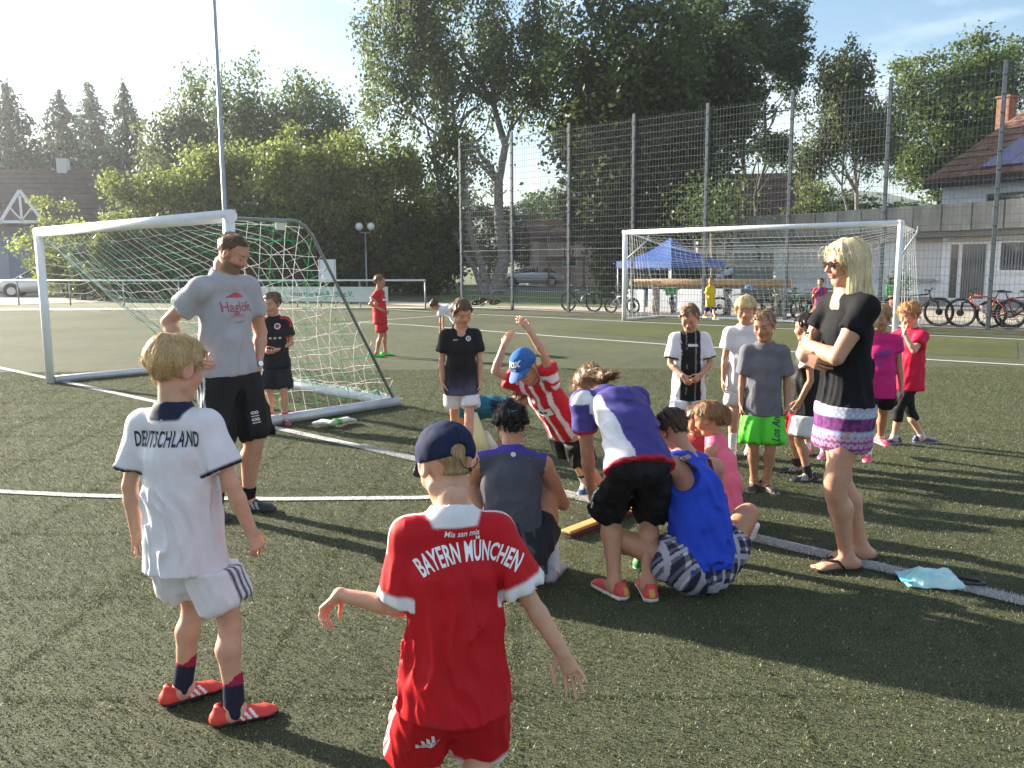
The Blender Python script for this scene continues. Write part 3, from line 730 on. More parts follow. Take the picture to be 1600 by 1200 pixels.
def cap_obj(g, o, parent, vox):
    h = g.hh; P = lambda *q: head_pt(g, q); B = np.array([g.hR, g.hF, g.hU]); s = S(); E = lambda c, r, k=.03, mode='u', BB=B: s.ell(P(*c), np.array(r) * h, BB, k * h, mode)
    E((0, -.07, .16), (.385, .455, .40)); n = nrm(g.hF * o.get('tilt', .14) - g.hU); s.cut(P(0, -.40, o.get('low', .0)), n, .02 * h)
    if o.get('gap'): E((0, -.52, .02), (.13, .12, .10), .03, 's')
    vt, fq = s.mesh(vox, lambda Q: (vnoise((Q - g.hC) / h * np.array((9, 9, 9.)), 2) - .5) * o.get('fold', .012) * h * 2)
    q = np.stack([(vt - g.hC) @ g.hR, (vt - g.hC) @ g.hF, (vt - g.hC) @ g.hU], 1) / h
    a = np.degrees(np.arctan2(q[:, 0], q[:, 1] + .07)); seam = np.abs(((a + 30) % 60) - 30) < 1.3
    col = np.tile(np.array(o['col'], np.float32), (len(vt), 1)); col[seam] *= .6
    c = mesh_np('cap', vt, fq, CLOTH_M(), parent, col)
    s2 = S(); bd = o.get('brimdrop', .10)
    rows = []
    Mb = MB()
    for j, r in enumerate((0.0, .35, .7, 1.0)):
        top = []; 
        for i in range(13):
            t = (i - 6) / 6 * 1.12; x = math.sin(t) * (.375 + .02 * r); y = -.07 + math.cos(t) * .44 + r * (.36 * math.cos(t * 1.25)) ; z = .165 - bd * r - .05 * (i - 6) ** 2 / 36 + .02
            top.append((x, y, z))
        rows.append(top)
    up_ = .022
    for A, Bq in zip(rows[:-1], rows[1:]):
        for i in range(12):
            for dz, fl in ((0, 1), (-up_, -1)):
                q4 = [A[i], A[i + 1], Bq[i + 1], Bq[i]]; q4 = q4 if fl < 0 else q4[::-1]
                Mb.face([Mb.vert(P(a_[0], a_[1], a_[2] + dz)) for a_ in q4], 0, True)
    rim = rows[-1]
    for i in range(12): Mb.face([Mb.vert(P(*rim[i])), Mb.vert(P(*rim[i + 1])), Mb.vert(P(rim[i + 1][0], rim[i + 1][1], rim[i + 1][2] - up_)), Mb.vert(P(rim[i][0], rim[i][1], rim[i][2] - up_))], 0)
    Mb.build('brim', mat('cap_cloth_%d' % int(o['col'][2] * 999), color=tuple(o['col']), rough=.8, bump=.1, bscale=300), c)
    if o.get('gap'):
        t = MB(); pts = [P(.20 * math.cos(a_) * .62 + .10, -.485 - .03 * math.sin(a_), -.08 + .13 * math.sin(a_)) for a_ in np.linspace(PI, 2 * PI, 12)]
        t.tube(pts, .008 * h, 6); t.sphere(P(.10, -.47, -.225), .03 * h); t.build('cord', mat('cap_cord', (.01, .01, .012), .5), c)
    return c

# --- flat prints that lie on cloth -------------------------------------
def text_poly(txt, size, bold=0.0, xs=1.0, spacing=1.0, shear=0.0):
    cu = bpy.data.curves.new('lettering', 'FONT'); cu.body = txt; cu.size = size; cu.offset = bold; cu.align_x = 'CENTER'; cu.align_y = 'CENTER'
    cu.space_character = spacing; cu.resolution_u = 3; cu.shear = shear
    ob = bpy.data.objects.new('lettering', cu); me = bpy.data.meshes.new_from_object(ob)
    bm = bmesh.new(); bm.from_mesh(me); bpy.data.objects.remove(ob); bpy.data.curves.remove(cu); bpy.data.meshes.remove(me)
    for v in bm.verts: v.co.x *= xs
    return bm
def shape_poly(polys):
    bm = bmesh.new()
    for pl in polys: bm.faces.new([bm.verts.new((x, y, 0)) for x, y in pl])
    return bm
def print_on(target, bm, c, right, up, col, name='lettering', arc=0.0, lift=.0022, maxe=.012, parent=None, warp=None, m=None):
    """lay a flat print on the mesh of target (both in the figure's frame); c centre, right/up axes"""
    right = nrm(right); up = nrm(up - right * (up @ right)); nr = np.cross(right, up)
    bmesh.ops.triangulate(bm, faces=bm.faces)
    for _ in range(5):
        le = [e for e in bm.edges if e.calc_length() > maxe]
        if not le: break
        bmesh.ops.subdivide_edges(bm, edges=le, cuts=1); bmesh.ops.triangulate(bm, faces=[f for f in bm.faces if len(f.verts) > 3])
    me0 = target.data; bv = BVHTree.FromPolygons([v.co for v in me0.vertices], [tuple(p.vertices) for p in me0.polygons])
    for v in bm.verts:
        x, y = v.co.x, v.co.y
        if arc: th = x / arc; x, y = math.sin(th) * (arc + y), math.cos(th) * (arc + y) - arc
        if warp: x, y = warp(x, y)
        o = c + right * x + up * y + nr * .45
        hit = bv.ray_cast(Vector(o), Vector(-nr), .9)
        v.co = (hit[0] + hit[1].normalized() * lift * (1 if hit[1].dot(Vector(nr)) > 0 else -1)) if hit[0] is not None else Vector(o - nr * .45)
    bad = [f for f in bm.faces if max((a.co - b.co).length for a in f.verts for b in f.verts) > .06]
    bmesh.ops.delete(bm, geom=bad, context='FACES')
    me = bpy.data.meshes.new(name); bm.to_mesh(me); bm.free(); me.materials.append(m or PRINT_M(col))
    for p_ in me.polygons: p_.use_smooth = True
    ob = bpy.data.objects.new(name, me); COL.objects.link(ob); ob.parent = parent or target
    return ob
def disc_poly(r, n=20, cx=0, cy=0): return shape_poly([[(cx + r * math.cos(2 * PI * i / n), cy + r * math.sin(2 * PI * i / n)) for i in range(n)]])
def bars_logo(s): return shape_poly([[(-.5 * s + .30 * s * i, -.32 * s), (-.28 * s + .30 * s * i, -.32 * s), (-.40 * s + .30 * s * i + .02 * s, (.0 + .17 * i) * s - .05 * s), (-.60 * s + .30 * s * i + .02 * s, (.10 + .17 * i) * s - .05 * s)] for i in range(3)])
def swoosh(s): return shape_poly([[(-.62 * s, .05 * s), (-.56 * s, -.14 * s), (-.40 * s, -.22 * s), (-.15 * s, -.17 * s), (.75 * s, .24 * s), (-.15 * s, -.02 * s), (-.38 * s, -.06 * s), (-.50 * s, .02 * s)][::-1]])

def sm(x, e=.0045): return np.clip(x / e + .5, 0, 1)
def mixc(col, wgt, c): wgt = np.asarray(wgt, float)[:, None]; return col * (1 - wgt) + np.array(c) * wgt

def person(label, kind, H, loc, heading, pose, opts, vox=.006, group=None):
    t = thing('person', label, 'person', (loc[0], loc[1], loc[2] if len(loc) > 2 else 0), math.radians(heading - 90), group)
    g = solve(kind, H, **pose)
    vh = vox * opts.get('hv', .7)
    parts = [body_sdf(g, opts).mesh(vox * 1.75), head_sdf(g, opts).mesh(max(vh, .0038))]
    for k in ('r', 'l'):
        if k not in opts.get('nohand', ''): parts.append(hand_sdf(g, g.arm[k]).mesh(max(vox * .55, .0027)))
    vt, fq = join_vf(parts)
    mesh_np('body', vt, fq, SKIN_M(), t, skin_cols(g, vt, opts))
    if opts.get('hair'): hair_obj(g, opts['hair'], t, max(vh * 1.35, .0055))
    r = dict(t=t, g=g)
    if opts.get('cap'): r['cap'] = cap_obj(g, opts['cap'], t, max(vh, .0035))
    if opts.get('shirt'): r['shirt'] = shirt_obj(g, opts['shirt'], t, vox * opts.get('sv', 1.3), opts['shirt'].get('name', 'shirt'))
    if opts.get('shorts'): r['shorts'] = shorts_obj(g, opts['shorts'], t, vox * opts['shorts'].get('pv', 1.3), opts['shorts'].get('name', 'shorts'))
    for k in ('r', 'l'):
        if opts.get('sock'): sock_obj(g, g.leg[k], opts['sock'], t, max(vox * 1.3, .006))
        if opts.get('shoe'): shoe_obj(g, g.leg[k], opts['shoe'], t, max(vox * .95, .0042))
    return r
# ------------------------------------------------------------------ who stands where
def figure(label, kind, H, h, opts, feet=None, loc=None, vox=.006, pel=None, po=(0, 0), lean=(0, 0, 1), lean2=None, chest=None, hips=None,
           hd=None, neckd=None, ra=None, la=None, fy=(None, None), ft=(0, 0), fz=(0, 0), kn=(None, None), group=None):
    """everything is given in world directions (x right of the photo, y away, z up); headings in degrees from +x"""
    if feet is not None:
        fw = [np.asarray(gp(*f)) if len(f) == 2 and abs(f[0]) > 30 else V3(f[0], f[1], 0) for f in feet]
        base = loc if loc is not None else (fw[0] + fw[1])[:2] / 2
    else: base = loc
    base = V3(base[0], base[1], 0); Ri = rotz(-math.radians(h - 90))
    Lc = lambda v: tuple(Ri @ np.asarray(v, float))
    if feet is None: r = rotz(math.radians(h - 90)); fw = [base + r @ V3(.055 * H, 0, 0), base + r @ V3(-.055 * H, 0, 0)]
    def arm(a):
        if a is None: return None
        return {k: (Lc(v) if k in 'ufdn' else v) for k, v in a.items()}
    hd = hd or (h, 0, 0)
    legs = []
    for i in (0, 1):
        f = Ri @ (fw[i] - base); sgn = 1 - 2 * i
        yaw = (fy[i] - h) if fy[i] is not None else -sgn * 9
        legs.append(dict(at=(f[0] / H, f[1] / H, fz[i]), k=Lc(kn[i]) if kn[i] is not None else (.12 * sgn, 1, 0), yaw=yaw, pitch=ft[i]))
    pp = Ri @ V3(po[0], po[1], 0)
    wrap = lambda a: (a + 180) % 360 - 180
    hp = wrap((hips if hips is not None else h) - h); ch = wrap((chest if chest is not None else h) - h)
    pose = dict(pel=pel, pxy=(pp[0] / H, pp[1] / H), pyaw=hp, lean=Lc(lean), lean2=Lc(lean2) if lean2 is not None else None, twist=ch - hp,
                head=(wrap(hd[0] - h), hd[1], hd[2] if len(hd) > 2 else 0), neckd=Lc(neckd) if neckd is not None else None, ra=arm(ra), la=arm(la), rl=legs[0], ll=legs[1])
    return person(label, kind, H, base, h, pose, opts, vox, group)

WHITE = (.74, .74, .76); BLACK = (.012, .012, .014); RED = (.50, .010, .018); NAVY = (.014, .018, .05)
SK1 = (.50, .27, .175); SK2 = (.42, .21, .125); SK3 = (.55, .31, .21)
BLOND = (.50, .33, .14); LBLOND = (.72, .56, .29); BROWN = (.085, .045, .022); LBROWN = (.20, .11, .050); DBROWN = (.028, .015, .010); BLK = (.008, .007, .007)
def short_hair(c, **k):
    d = dict(style='short', col=c, n=2400, sl=.30, w=.010); d.update(k); return d
def stripes3(s0, ang0, c, w=7, gap=15, t0=-.3, t1=1.2):
    def f(q, tt, an, sg, col):
        for i in range(3): col = mixc(col, sm(w / 2 - np.abs(an - ang0 - (i - 1) * gap), 4.5) * ((tt > t0) & (tt < t1)), c)
        return col
    return f
def hemtrim(c, w=.012):
    def f(q, ts, hz, col): return mixc(col, sm(ts - .93, .06), c)
    return f
KIDS = 'children standing round the exercise'

def build_people():
    # ---- 1 foreground boy in the white shirt
    def p1(q, ts, hz, col):
        return mixc(col, sm(ts - .94, .05), NAVY)
    r = figure('boy in a white shirt lettered in black and white shorts, back turned, red boots', 'kid', 1.37, 62,
        dict(skin=SK3, hair=short_hair(BLOND, n=6500, jit=.36, thick=.045, wave=.018, nape=-.25, slope=.40, sl=.36, w=.0075, lift=.02, tips=(.75, .58, .32)), hv=.75, sv=1.08,
             shirt=dict(col=(.70, .70, .74), hem=.075, loose=.016, flare=.020, sleeve=.72, sr=.051, paint=p1, collar=NAVY, fold=.013, seed=3),
             shorts=dict(col=(.72, .72, .76), f=.80, lr=.070, ur=.072, fold=.013, paint=stripes3(1, 8, NAVY)),
             sock=dict(col=(.02, .022, .04), top=.085, band=(.30, .02, .06), bandw=.028), shoe=dict(col=(.62, .05, .035), sole=(.015, .015, .018), stripe=(.78, .78, .78), lace=(.6, .05, .04))),
        feet=((367, 1128), (287, 1096)), vox=.0050, pel=.475, po=(-.05, .0), lean=(-.03, .02, 1), chest=76, hips=66, hd=(52, 14, 0),
        ra=dict(u=(.42, -.12, -1), f=(.30, .12, -1), n=(-.8, .5, 0), curl=.75, spread=.2), la=dict(u=(-.26, -.1, -1), f=(.02, .14, -1), n=(.6, -.6, 0), curl=1.35),
        fy=(24, 38), fz=(0, .004))
    g, sh = r['g'], r['shirt']
    print_on(sh, text_poly('DEUTSCHLAND', .074, .0016, .43, 1.14), g.P3 - g.U * .092 + g.R * .008, g.R, g.U, (.016, .018, .028), arc=3.0, maxe=.008)
    for dx in (-.012, 0, .012): pass
    print_on(sh, shape_poly([[(-.008, -.006), (.0, -.006), (.008, .008), (.002, .008)]]), g.P3 - g.U * .03, g.R, g.U, (.4, .42, .5), 'emblem')
    # ---- 2 foreground boy in red
    def p2(q, ts, hz, col):
        col = mixc(col, sm(ts - .82, .05), WHITE)
        for i in range(3): col = mixc(col, sm(.0042 - np.abs(q[:, 1] - .012 - (i - 1) * .015), .004) * (q[:, 2] > -.075) * (np.abs(q[:, 0]) > .05) * (ts < .3), WHITE)
        return col
    r = figure('boy in a red football kit and dark blue cap, back turned, arms out', 'kid', 1.225, 104,
        dict(skin=SK3, hair=short_hair((.42, .27, .13), n=2200, thick=.006, wave=.006, fly=1.0, jit=.2, nape=-.26, sl=.08, w=.006, lift=.004, slope=.30), hv=.75, sv=1.08,
             cap=dict(col=(.016, .022, .055), low=-.03, gap=True, tilt=.16),
             shirt=dict(col=RED, hem=.088, loose=.022, flare=.022, sleeve=.86, sr=.056, paint=p2, collar=WHITE, fold=.015, seed=9),
             shorts=dict(col=RED, f=1.2, lr=.068, ur=.070, fold=.012, paint=lambda q, tt, an, sg, col: mixc(stripes3(-1, 10, WHITE, 6, 12)(q, tt, an, sg, col) * (sg < 0)[:, None] + col * (sg >= 0)[:, None], sm(tt - .92, .05) * (sg > 0), WHITE)),
             sock=dict(col=RED, top=.12), shoe=dict(col=(.015, .015, .02), stripe=(.7, .7, .7), sole=(.02, .02, .02))),
        loc=(-.155, 2.12), vox=.0046, pel=.452, lean=(.0, .05, 1), chest=100, hd=(122, 30, 4), neckd=(-.10, .30, 1),
        ra=dict(u=(.42, -.10, -.85), f=(.50, -.14, -.80), d=(.42, -.10, -.85), n=(-.25, -1, -.1), curl=.22, spread=.34),
        la=dict(u=(-.16, .0, -1), f=(-.88, .12, .16), d=(-.62, .10, -.62), n=(.55, -.4, -.6), curl=.7, spread=.1), fy=(100, 112))
    g, sh = r['g'], r['shirt']
    print_on(sh, text_poly('BAYERN MÜNCHEN', .064, .0016, .46, 1.05), g.P3 - g.U * .080 + g.R * .034, g.R, g.U, (.78, .78, .78), arc=.22, maxe=.008)
    print_on(sh, text_poly('Mia san mia', .020, .0002, .95, 1.0, .25), g.P3 - g.U * .036 + g.R * .016, g.R, g.U, (.75, .72, .72))
    print_on(sh, text_poly('TREVAL', .012, 0, 1.0), g.hipC - g.U * .10 - g.R * .06, g.R, g.U, (.22, .03, .03))
    if r.get('shorts'):
        lk = g.leg['l']; ax = nrm(lk['kn'] - lk['hip']); c = lk['hip'] + ax * .155 - g.PR * .012
        print_on(r['shorts'], bars_logo(.042), c - ax * -.005 + g.PR * .01, g.PR, -ax, (.75, .75, .75), 'emblem')
        print_on(r['shorts'], text_poly('adidas', .026, .0008), c + ax * .026 + g.PR * .006, g.PR, -ax, (.75, .75, .75))
    # ---- 3 man
    r = figure('bearded man in a grey t-shirt and black shorts, right hand on his hip, looking down', 'man', 1.80, -38,
        dict(skin=SK1, beard=(.11, .065, .04), brow=(.07, .04, .02), hair=short_hair((.15, .09, .05), n=3600, thick=.016, nape=-.22, sl=.16, w=.007, hairline=.05, temple=-.06, slope=.55, wave=.014),
             shirt=dict(col=(.36, .36, .385), hem=.005, loose=.008, sleeve=.60, sr=.047, fold=.012, seed=14, satin=False, flare=.004),
             shorts=dict(col=BLACK, f=1.0, lr=.062, ur=.064, fold=.012, paint=stripes3(1, 0, WHITE, 7, 15)),
             sock=dict(col=BLACK, top=.05), shoe=dict(col=(.02, .02, .025), sole=(.05, .05, .05), stripe=(.4, .4, .4))),
        feet=((338, 806), (388, 797)), vox=.0070, pel=.51, po=(.02, 0), lean=(-.02, .0, 1), lean2=(.05, -.03, 1), chest=-33, hd=(-12, 30, 0), neckd=(.52, -.15, 1),
        ra=dict(u=(-.66, .12, -.58), f=(.52, -.34, -.80), d=(.86, -.16, -.45), n=(.1, 1, .1), curl=.5, fwd=.005),
        la=dict(u=(.16, .28, -1), f=(.0, -.42, -.9), d=(-.05, -.35, -.95), n=(-.9, -.2, 0), curl=.9), fy=(-60, -10))
    g, sh = r['g'], r['shirt']
    print_on(sh, text_poly('Haglöfs', .078, .0008, .86), g.P3 - g.U * .20 + g.R * .0, g.R * -1 * -1, g.U, (.30, .06, .10)) if False else None
    c = g.P3 - g.U * .185
    print_on(sh, text_poly('Haglöfs', .085, .0012, .9), c, -g.R, g.U, (.34, .07, .11), maxe=.02)
    print_on(sh, shape_poly([[(-.07, 0), (-.045, .012), (-.02, .012), (0, .034), (.025, .03), (.04, .012), (.07, .004), (.07, 0)][::-1]]), c + g.U * .058, -g.R, g.U, (.40, .05, .08), 'emblem', maxe=.02)
    print_on(sh, text_poly('OF SWEDEN', .018, .0004), c - g.U * .052, -g.R, g.U, (.36, .16, .2), maxe=.02)
    print_on(sh, shape_poly([[(-.03, 0), (.03, 0), (.05, .02), (-.01, .012)]]), c - g.U * .10, -g.R, g.U, (.25, .25, .28), 'emblem', maxe=.02)
    lk = g.leg['l']; ax = nrm(lk['kn'] - lk['hip'])
    print_on(r['shorts'], text_poly('1818', .062, .001, .7), lk['hip'] + ax * .31 + g.PR * .03, -ax, np.cross(ax, -g.PF) * -1, (.6, .6, .6), maxe=.02)
    a = g.arm['l']; u = nrm(a['wr'] - a['el']); wm = MB(); wm.ring(a['wr'] - u * .03, u, .030, .006, 20, 6); wo = wm.build('watch', mat('watch_strap', (.02, .02, .03), .4), r['t'])
    fm = MB(); fm.tube([a['wr'] - u * .03 + a['T'] * .03 - a['N'] * .012, a['wr'] - u * .03 + a['T'] * .03 - a['N'] * .022 + a['T'] * .012], .018, 14); fm.build('dial', mat('watch_dial', (.55, .6, .7), .2, .6), wo)
    # ---- 4 boy by the goal
    def p4(q, ts, hz, col):
        for i in range(3): col[(np.abs(q[:, 1] - .004 - (i - 1) * .022) < .006) & (q[:, 2] > -.07) & (np.abs(q[:, 0]) > .05) & (ts < .75)] = (.55, .04, .04)
        col[ts > .90] = (.5, .04, .04); return col
    r = figure('boy in a black football shirt with red shoulder stripes standing against the near goal net', 'kid', 1.34, -82,
        dict(skin=SK1, hair=short_hair(LBROWN, n=1300, thick=.03, w=.013), shirt=dict(col=(.016, .016, .02), hem=.05, loose=.018, sleeve=.68, sr=.054, paint=p4, fold=.010, seed=21),
             shorts=dict(col=(.016, .018, .024), f=.92, lr=.066), sock=dict(col=(.6, .58, .6), top=.06, band=(.5, .06, .12), bandw=.018), shoe=dict(col=(.13, .035, .05), sole=(.30, .10, .13), lace=(.6, .6, .6), toe=(.3, .05, .08))),
        feet=((424, 662), (446, 663)), vox=.0105, pel=.478, lean=(.0, -.04, 1), hd=(-112, 12, -6),
        ra=dict(u=(-.16, .10, -1), f=(.52, -.75, -.25), curl=1.0), la=dict(u=(.20, .10, -1), f=(-.62, -.65, -.30), curl=1.0), fy=(-95, -60))
    g, sh = r['g'], r['shirt']
    print_on(sh, disc_poly(.030), g.P3 - g.U * .085 - g.R * .045, -g.R, g.U, (.65, .62, .62), 'emblem', maxe=.03); print_on(sh, disc_poly(.020), g.P3 - g.U * .085 - g.R * .045, -g.R, g.U, (.35, .03, .06), 'emblem', lift=.004, maxe=.03)
    for i in (-1, 0, 1): print_on(sh, shape_poly([[(-.012, -.009), (.012, -.009), (.012, .009), (-.012, .009)]]), g.P3 - g.U * .20 + g.R * (.045 * i - .02), -g.R, g.U, (.55, .55, .58), 'emblem', maxe=.03)
    # ---- 5 far boy in red
    r = figure('boy in an all red kit standing hands on hips out on the pitch', 'kid', 1.42, 18,
        dict(skin=SK2, hair=short_hair(LBROWN, n=700, w=.018), shirt=dict(col=(.52, .02, .03), hem=.085, loose=.018, sleeve=.62, sr=.052, paint=hemtrim(WHITE), seed=5),
             shorts=dict(col=(.50, .02, .03), f=.80, lr=.066), sock=dict(col=SK2, top=.03), shoe=dict(col=(.05, .55, .08), sole=(.02, .2, .03))),
        feet=((588, 558), (602, 556)), vox=.016, pel=.482, lean=(-.02, 0, 1), lean2=(.05, 0, 1), chest=-8, hd=(-8, 5, 0),
        ra=dict(u=(-.50, -.40, -.75), f=(.66, .05, -.35), curl=.8), la=dict(u=(-.2, .5, -.8), f=(.4, -.4, -.5), curl=.8), fy=(-5, 5))
    g = r['g']; print_on(r['shirt'], disc_poly(.03), g.P3 - g.U * .11 - g.R * .04, -g.R, g.U, (.1, .05, .2), 'emblem', maxe=.03)
    print_on(r['shirt'], shape_poly([[(-.09, -.016), (.09, -.016), (.09, .016), (-.09, .016)]]), g.P3 - g.U * .16, -g.R, g.U, (.70, .68, .68), 'emblem', maxe=.03)
    # ---- 6 boy in black shirt and white shorts
    def p6(q, ts, hz, col):
        n = vnoise(q * np.array((45, 45, 28)), 3); a = np.clip((.13 - hz) / .11, 0, 1) * (.4 + n); a = np.clip(a, 0, 1)[:, None] * (ts < 0)[:, None]; col = col * (1 - a) + np.array((.075, .075, .13)) * a
        return col
    r = figure('boy in a black shirt and white shorts looking down beside the leaping boy', 'kid', 1.32, -78,
        dict(skin=SK1, eyes='down', hair=short_hair((.17, .10, .055), n=2000, thick=.05, w=.011, fringe=False, lift=.03), shirt=dict(col=BLACK, hem=.075, loose=.016, flare=.016, sleeve=.66, sr=.054, vneck=True, paint=p6, fold=.009, seed=31),
             shorts=dict(col=(.72, .71, .74), f=.72, lr=.060, ur=.062, lk=.010), sock=dict(col=NAVY, top=.05), shoe=dict(col=(.02, .03, .09), sole=(.03, .03, .05))),
        feet=((712, 706), (733, 724)), vox=.0085, pel=.480, hd=(-60, 24, 5), neckd=(.12, -.2, 1),
        ra=dict(u=(-.20, .02, -1), f=(.04, -.14, -1), n=(1, .3, 0), curl=.5), la=dict(u=(.18, .02, -1), f=(-.02, -.12, -1), curl=.5), fy=(-95, -62))
    g, sh = r['g'], r['shirt']
    c = g.P3 - g.U * .075 - g.R * .055; print_on(sh, disc_poly(.022), c, -g.R, g.U, (.62, .62, .66), 'emblem', maxe=.03); print_on(sh, disc_poly(.014), c, -g.R, g.U, (.06, .06, .1), 'emblem', lift=.004, maxe=.03); print_on(sh, disc_poly(.007), c, -g.R, g.U, (.6, .6, .65), 'emblem', lift=.006, maxe=.03)
    print_on(sh, text_poly('JAKO', .016, .0004), g.P3 - g.U * .085 + g.R * .05, -g.R, g.U, (.55, .55, .58), maxe=.03)
    # ---- 7 bent child far behind
    figure('child in a white shirt bending over behind the boy in the black shirt', 'kid', 1.30, -50,
        dict(skin=SK2, hair=short_hair(BROWN, n=500, w=.02), shirt=dict(col=(.70, .70, .74), hem=.05, sleeve=.6, sr=.054, loose=.018, paint=lambda q, ts, hz, col: (col.__setitem__((hz < .02), (.03, .03, .04)), col)[1]),
             shorts=dict(col=BLACK, f=.85, lr=.066), sock=dict(col=(.6, .6, .6), top=.05), shoe=dict(col=(.03, .03, .04))),
        loc=gp(716, 548)[:2], vox=.016, pel=.45, lean=(-.45, .25, .62), lean2=(-.75, .1, .1), hd=(-120, 60, 0), ra=dict(u=(-.1, .1, -1), f=(-.05, 0, -1)), la=dict(u=(-.1, -.1, -1), f=(0, -.1, -1)))
    # ---- 8 leaping boy
    def p8(q, ts, hz, col):
        x = q[:, 0]; st = (np.abs(((x + .0315) % .063) - .0315) < .0115) & (ts < 0.0); col[st] = WHITE; col[(ts > .15) & (ts < .62) & (np.abs(q[:, 1]) < .03)] = WHITE; return col
    r = figure('boy in a red and white striped shirt and blue cap leaning forward with raised arms', 'kid', 1.27, -134,
        dict(skin=SK1, hair=short_hair(LBROWN, n=700, thick=.006, wave=.006, fly=1.0, nape=-.24), cap=dict(col=(.035, .12, .36), low=.0, tilt=.12),
             shirt=dict(col=(.56, .018, .03), hem=.05, loose=.016, sleeve=.62, sr=.056, paint=p8, seed=41, fold=.010),
             shorts=dict(col=BLACK, f=.92, lr=.070, ur=.072, paint=lambda q, tt, an, sg, col: (col.__setitem__((np.abs(an - 5) < 16) & (tt > .25) & (sg < 0), (.05, .25, .60)), col)[1]),
             sock=dict(col=(.55, .45, .36), top=.065, band=(.02, .02, .02), bandw=.012), shoe=dict(col=(.02, .05, .13), sole=(.05, .10, .22), stripe=(.7, .7, .7), lace=(.75, .75, .75))),
        feet=((915, 772), (946, 784)), vox=.0072, pel=.435, po=(-.23, -.20), lean=(-.42, -.48, .74), lean2=(-.50, -.50, .72), hips=-128, chest=-120, hd=(-128, 42, 8), neckd=(-.45, -.45, .75),
        ra=dict(u=(-.80, -.10, .45), f=(.34, .0, .95), d=(.45, .1, .9), n=(.5, .8, -.2), curl=.35, up=.02), la=dict(u=(-.22, -.30, .90), f=(-.52, .0, .82), d=(-.55, .1, .75), n=(-.6, .8, 0), curl=.35, up=.03),
        fy=(-120, -118), ft=(26, 26), fz=(.03, .03), kn=((-.5, -.6, .1), (-.5, -.6, .1)))
    g = r['g']; sh = r['shirt']
    cp = r['cap']; print_on(cp, text_poly('FOX', .040, .003, .95, 1.1, .15), head_pt(g, (0, .1, .33)), -g.hR, nrm(g.hU - g.hF * .3), (.75, .77, .8), maxe=.02); print_on(cp, shape_poly([[(-.016, .012), (0, -.014), (.016, .012)][::-1]]), head_pt(g, (0, .1, .17)), -g.hR, nrm(g.hU - g.hF * .2), (.7, .72, .76), 'emblem', maxe=.02)
    c = g.P3 - g.U * .19; print_on(sh, shape_poly([[(-.055, -.03), (.055, -.03), (.055, .03), (-.055, .03)]]), c, -g.R, g.U, (.74, .74, .74), 'emblem', maxe=.02)
    for dx, sy in ((-.02, .016), (.012, .010)): print_on(sh, disc_poly(sy, 10), c - g.R * dx, -g.R, g.U, (.02, .02, .02), 'emblem', lift=.005, maxe=.02)
    print_on(sh, disc_poly(.026), g.P3 - g.U * .095 + g.R * .03, -g.R, g.U, (.55, .08, .09), 'emblem', maxe=.02); print_on(sh, disc_poly(.015), g.P3 - g.U * .095 + g.R * .03, -g.R, g.U, (.70, .68, .68), 'emblem', lift=.005, maxe=.02)
    # ---- 9 girl on all fours
    figure('girl in a teal vest on all fours behind the boy in white shorts', 'kid', 1.30, -14,
        dict(skin=SK2, hair=dict(style='short pony', col=(.12, .065, .035), pony=[(0, -.45, .22), (0, -.60, .28), (-.1, -.72, .05)], n=1200, nape=-.28, w=.012),
             shirt=dict(col=(.02, .14, .20), hem=.06, sleeve=0, loose=.014, paint=lambda q, ts, hz, col: (col.__setitem__((q[:, 2] > -.12) & (np.abs(q[:, 0]) > .065), (.012, .03, .05)), col)[1]), shorts=dict(col=(.02, .02, .03), f=.7),
             sock=dict(col=(.6, .6, .6)), shoe=dict(col=(.04, .04, .1))),
        loc=at(722, 655, 7.35)[:2], feet=((-.62, 7.46), (-.64, 7.62)), vox=.0095, pel=.275, lean=(1, -.10, .06), lean2=(1, -.14, .14), hd=(-20, 35, 0), neckd=(1, -.2, .1), kn=((.3, 0, -1), (.3, 0, -1)), ft=(85, 85), fz=(.02, .02),
        ra=dict(u=(-.05, -.15, -1), f=(-.12, -.02, -1), d=(.6, -.4, -.25), n=(0, 0, -1), curl=.1), la=dict(u=(.02, .1, -1), f=(.05, .02, -1), d=(.8, -.1, -.25), n=(0, 0, -1), curl=.1))
    # ---- 10 squatting woman
    def p10(q, ts, hz, col):
        col[(q[:, 2] > -.022 - .25 * np.maximum(np.abs(q[:, 0]) - .045, 0)) & (ts < 1)] = (.06, .045, .30); return col
    r = figure('squatting woman with curly dark hair in a sleeveless grey shirt, back turned', 'woman', 1.60, 98,
        dict(skin=SK2, hair=dict(style='short bun', col=(.010, .007, .006), curly=True, bunat=(.03, -.47, .12), n=3400, sl=.22, w=.010, jit=.9, lift=.05, nape=-.30), nohand='l',
             shirt=dict(col=(.066, .066, .082), hem=.05, sleeve=0, loose=.014, strap=.95, paint=p10, fold=.013, seed=51, satin=False), shorts=dict(col=(.02, .02, .026), f=.55, lr=.066, ur=.070, over=True),
             sock=dict(col=(.65, .62, .64), top=.075), shoe=dict(col=(.38, .36, .40), sole=(.16, .15, .22), lace=(.6, .6, .6))),
        loc=(-.01, 4.06), feet=((.20, 4.22), (-.24, 4.26)), vox=.0062, pel=.105, po=(0, 0), lean=(.02, .34, .95), lean2=(.0, .62, .80), hd=(96, 26, 0), neckd=(.0, .42, .9),
        kn=((.18, .7, .9), (-.28, .6, .9)), fy=(70, 118), ra=dict(u=(.42, .30, -.86), f=(-.38, .92, -.05), curl=.5), la=dict(u=(-.34, .46, -.85), f=(.3, .9, 0)))
    g = r['g']; print_on(r['shirt'], disc_poly(.013), g.P3 - g.U * .052 - g.R * .0, g.R, g.U, (.55, .55, .6), 'emblem', maxe=.02)
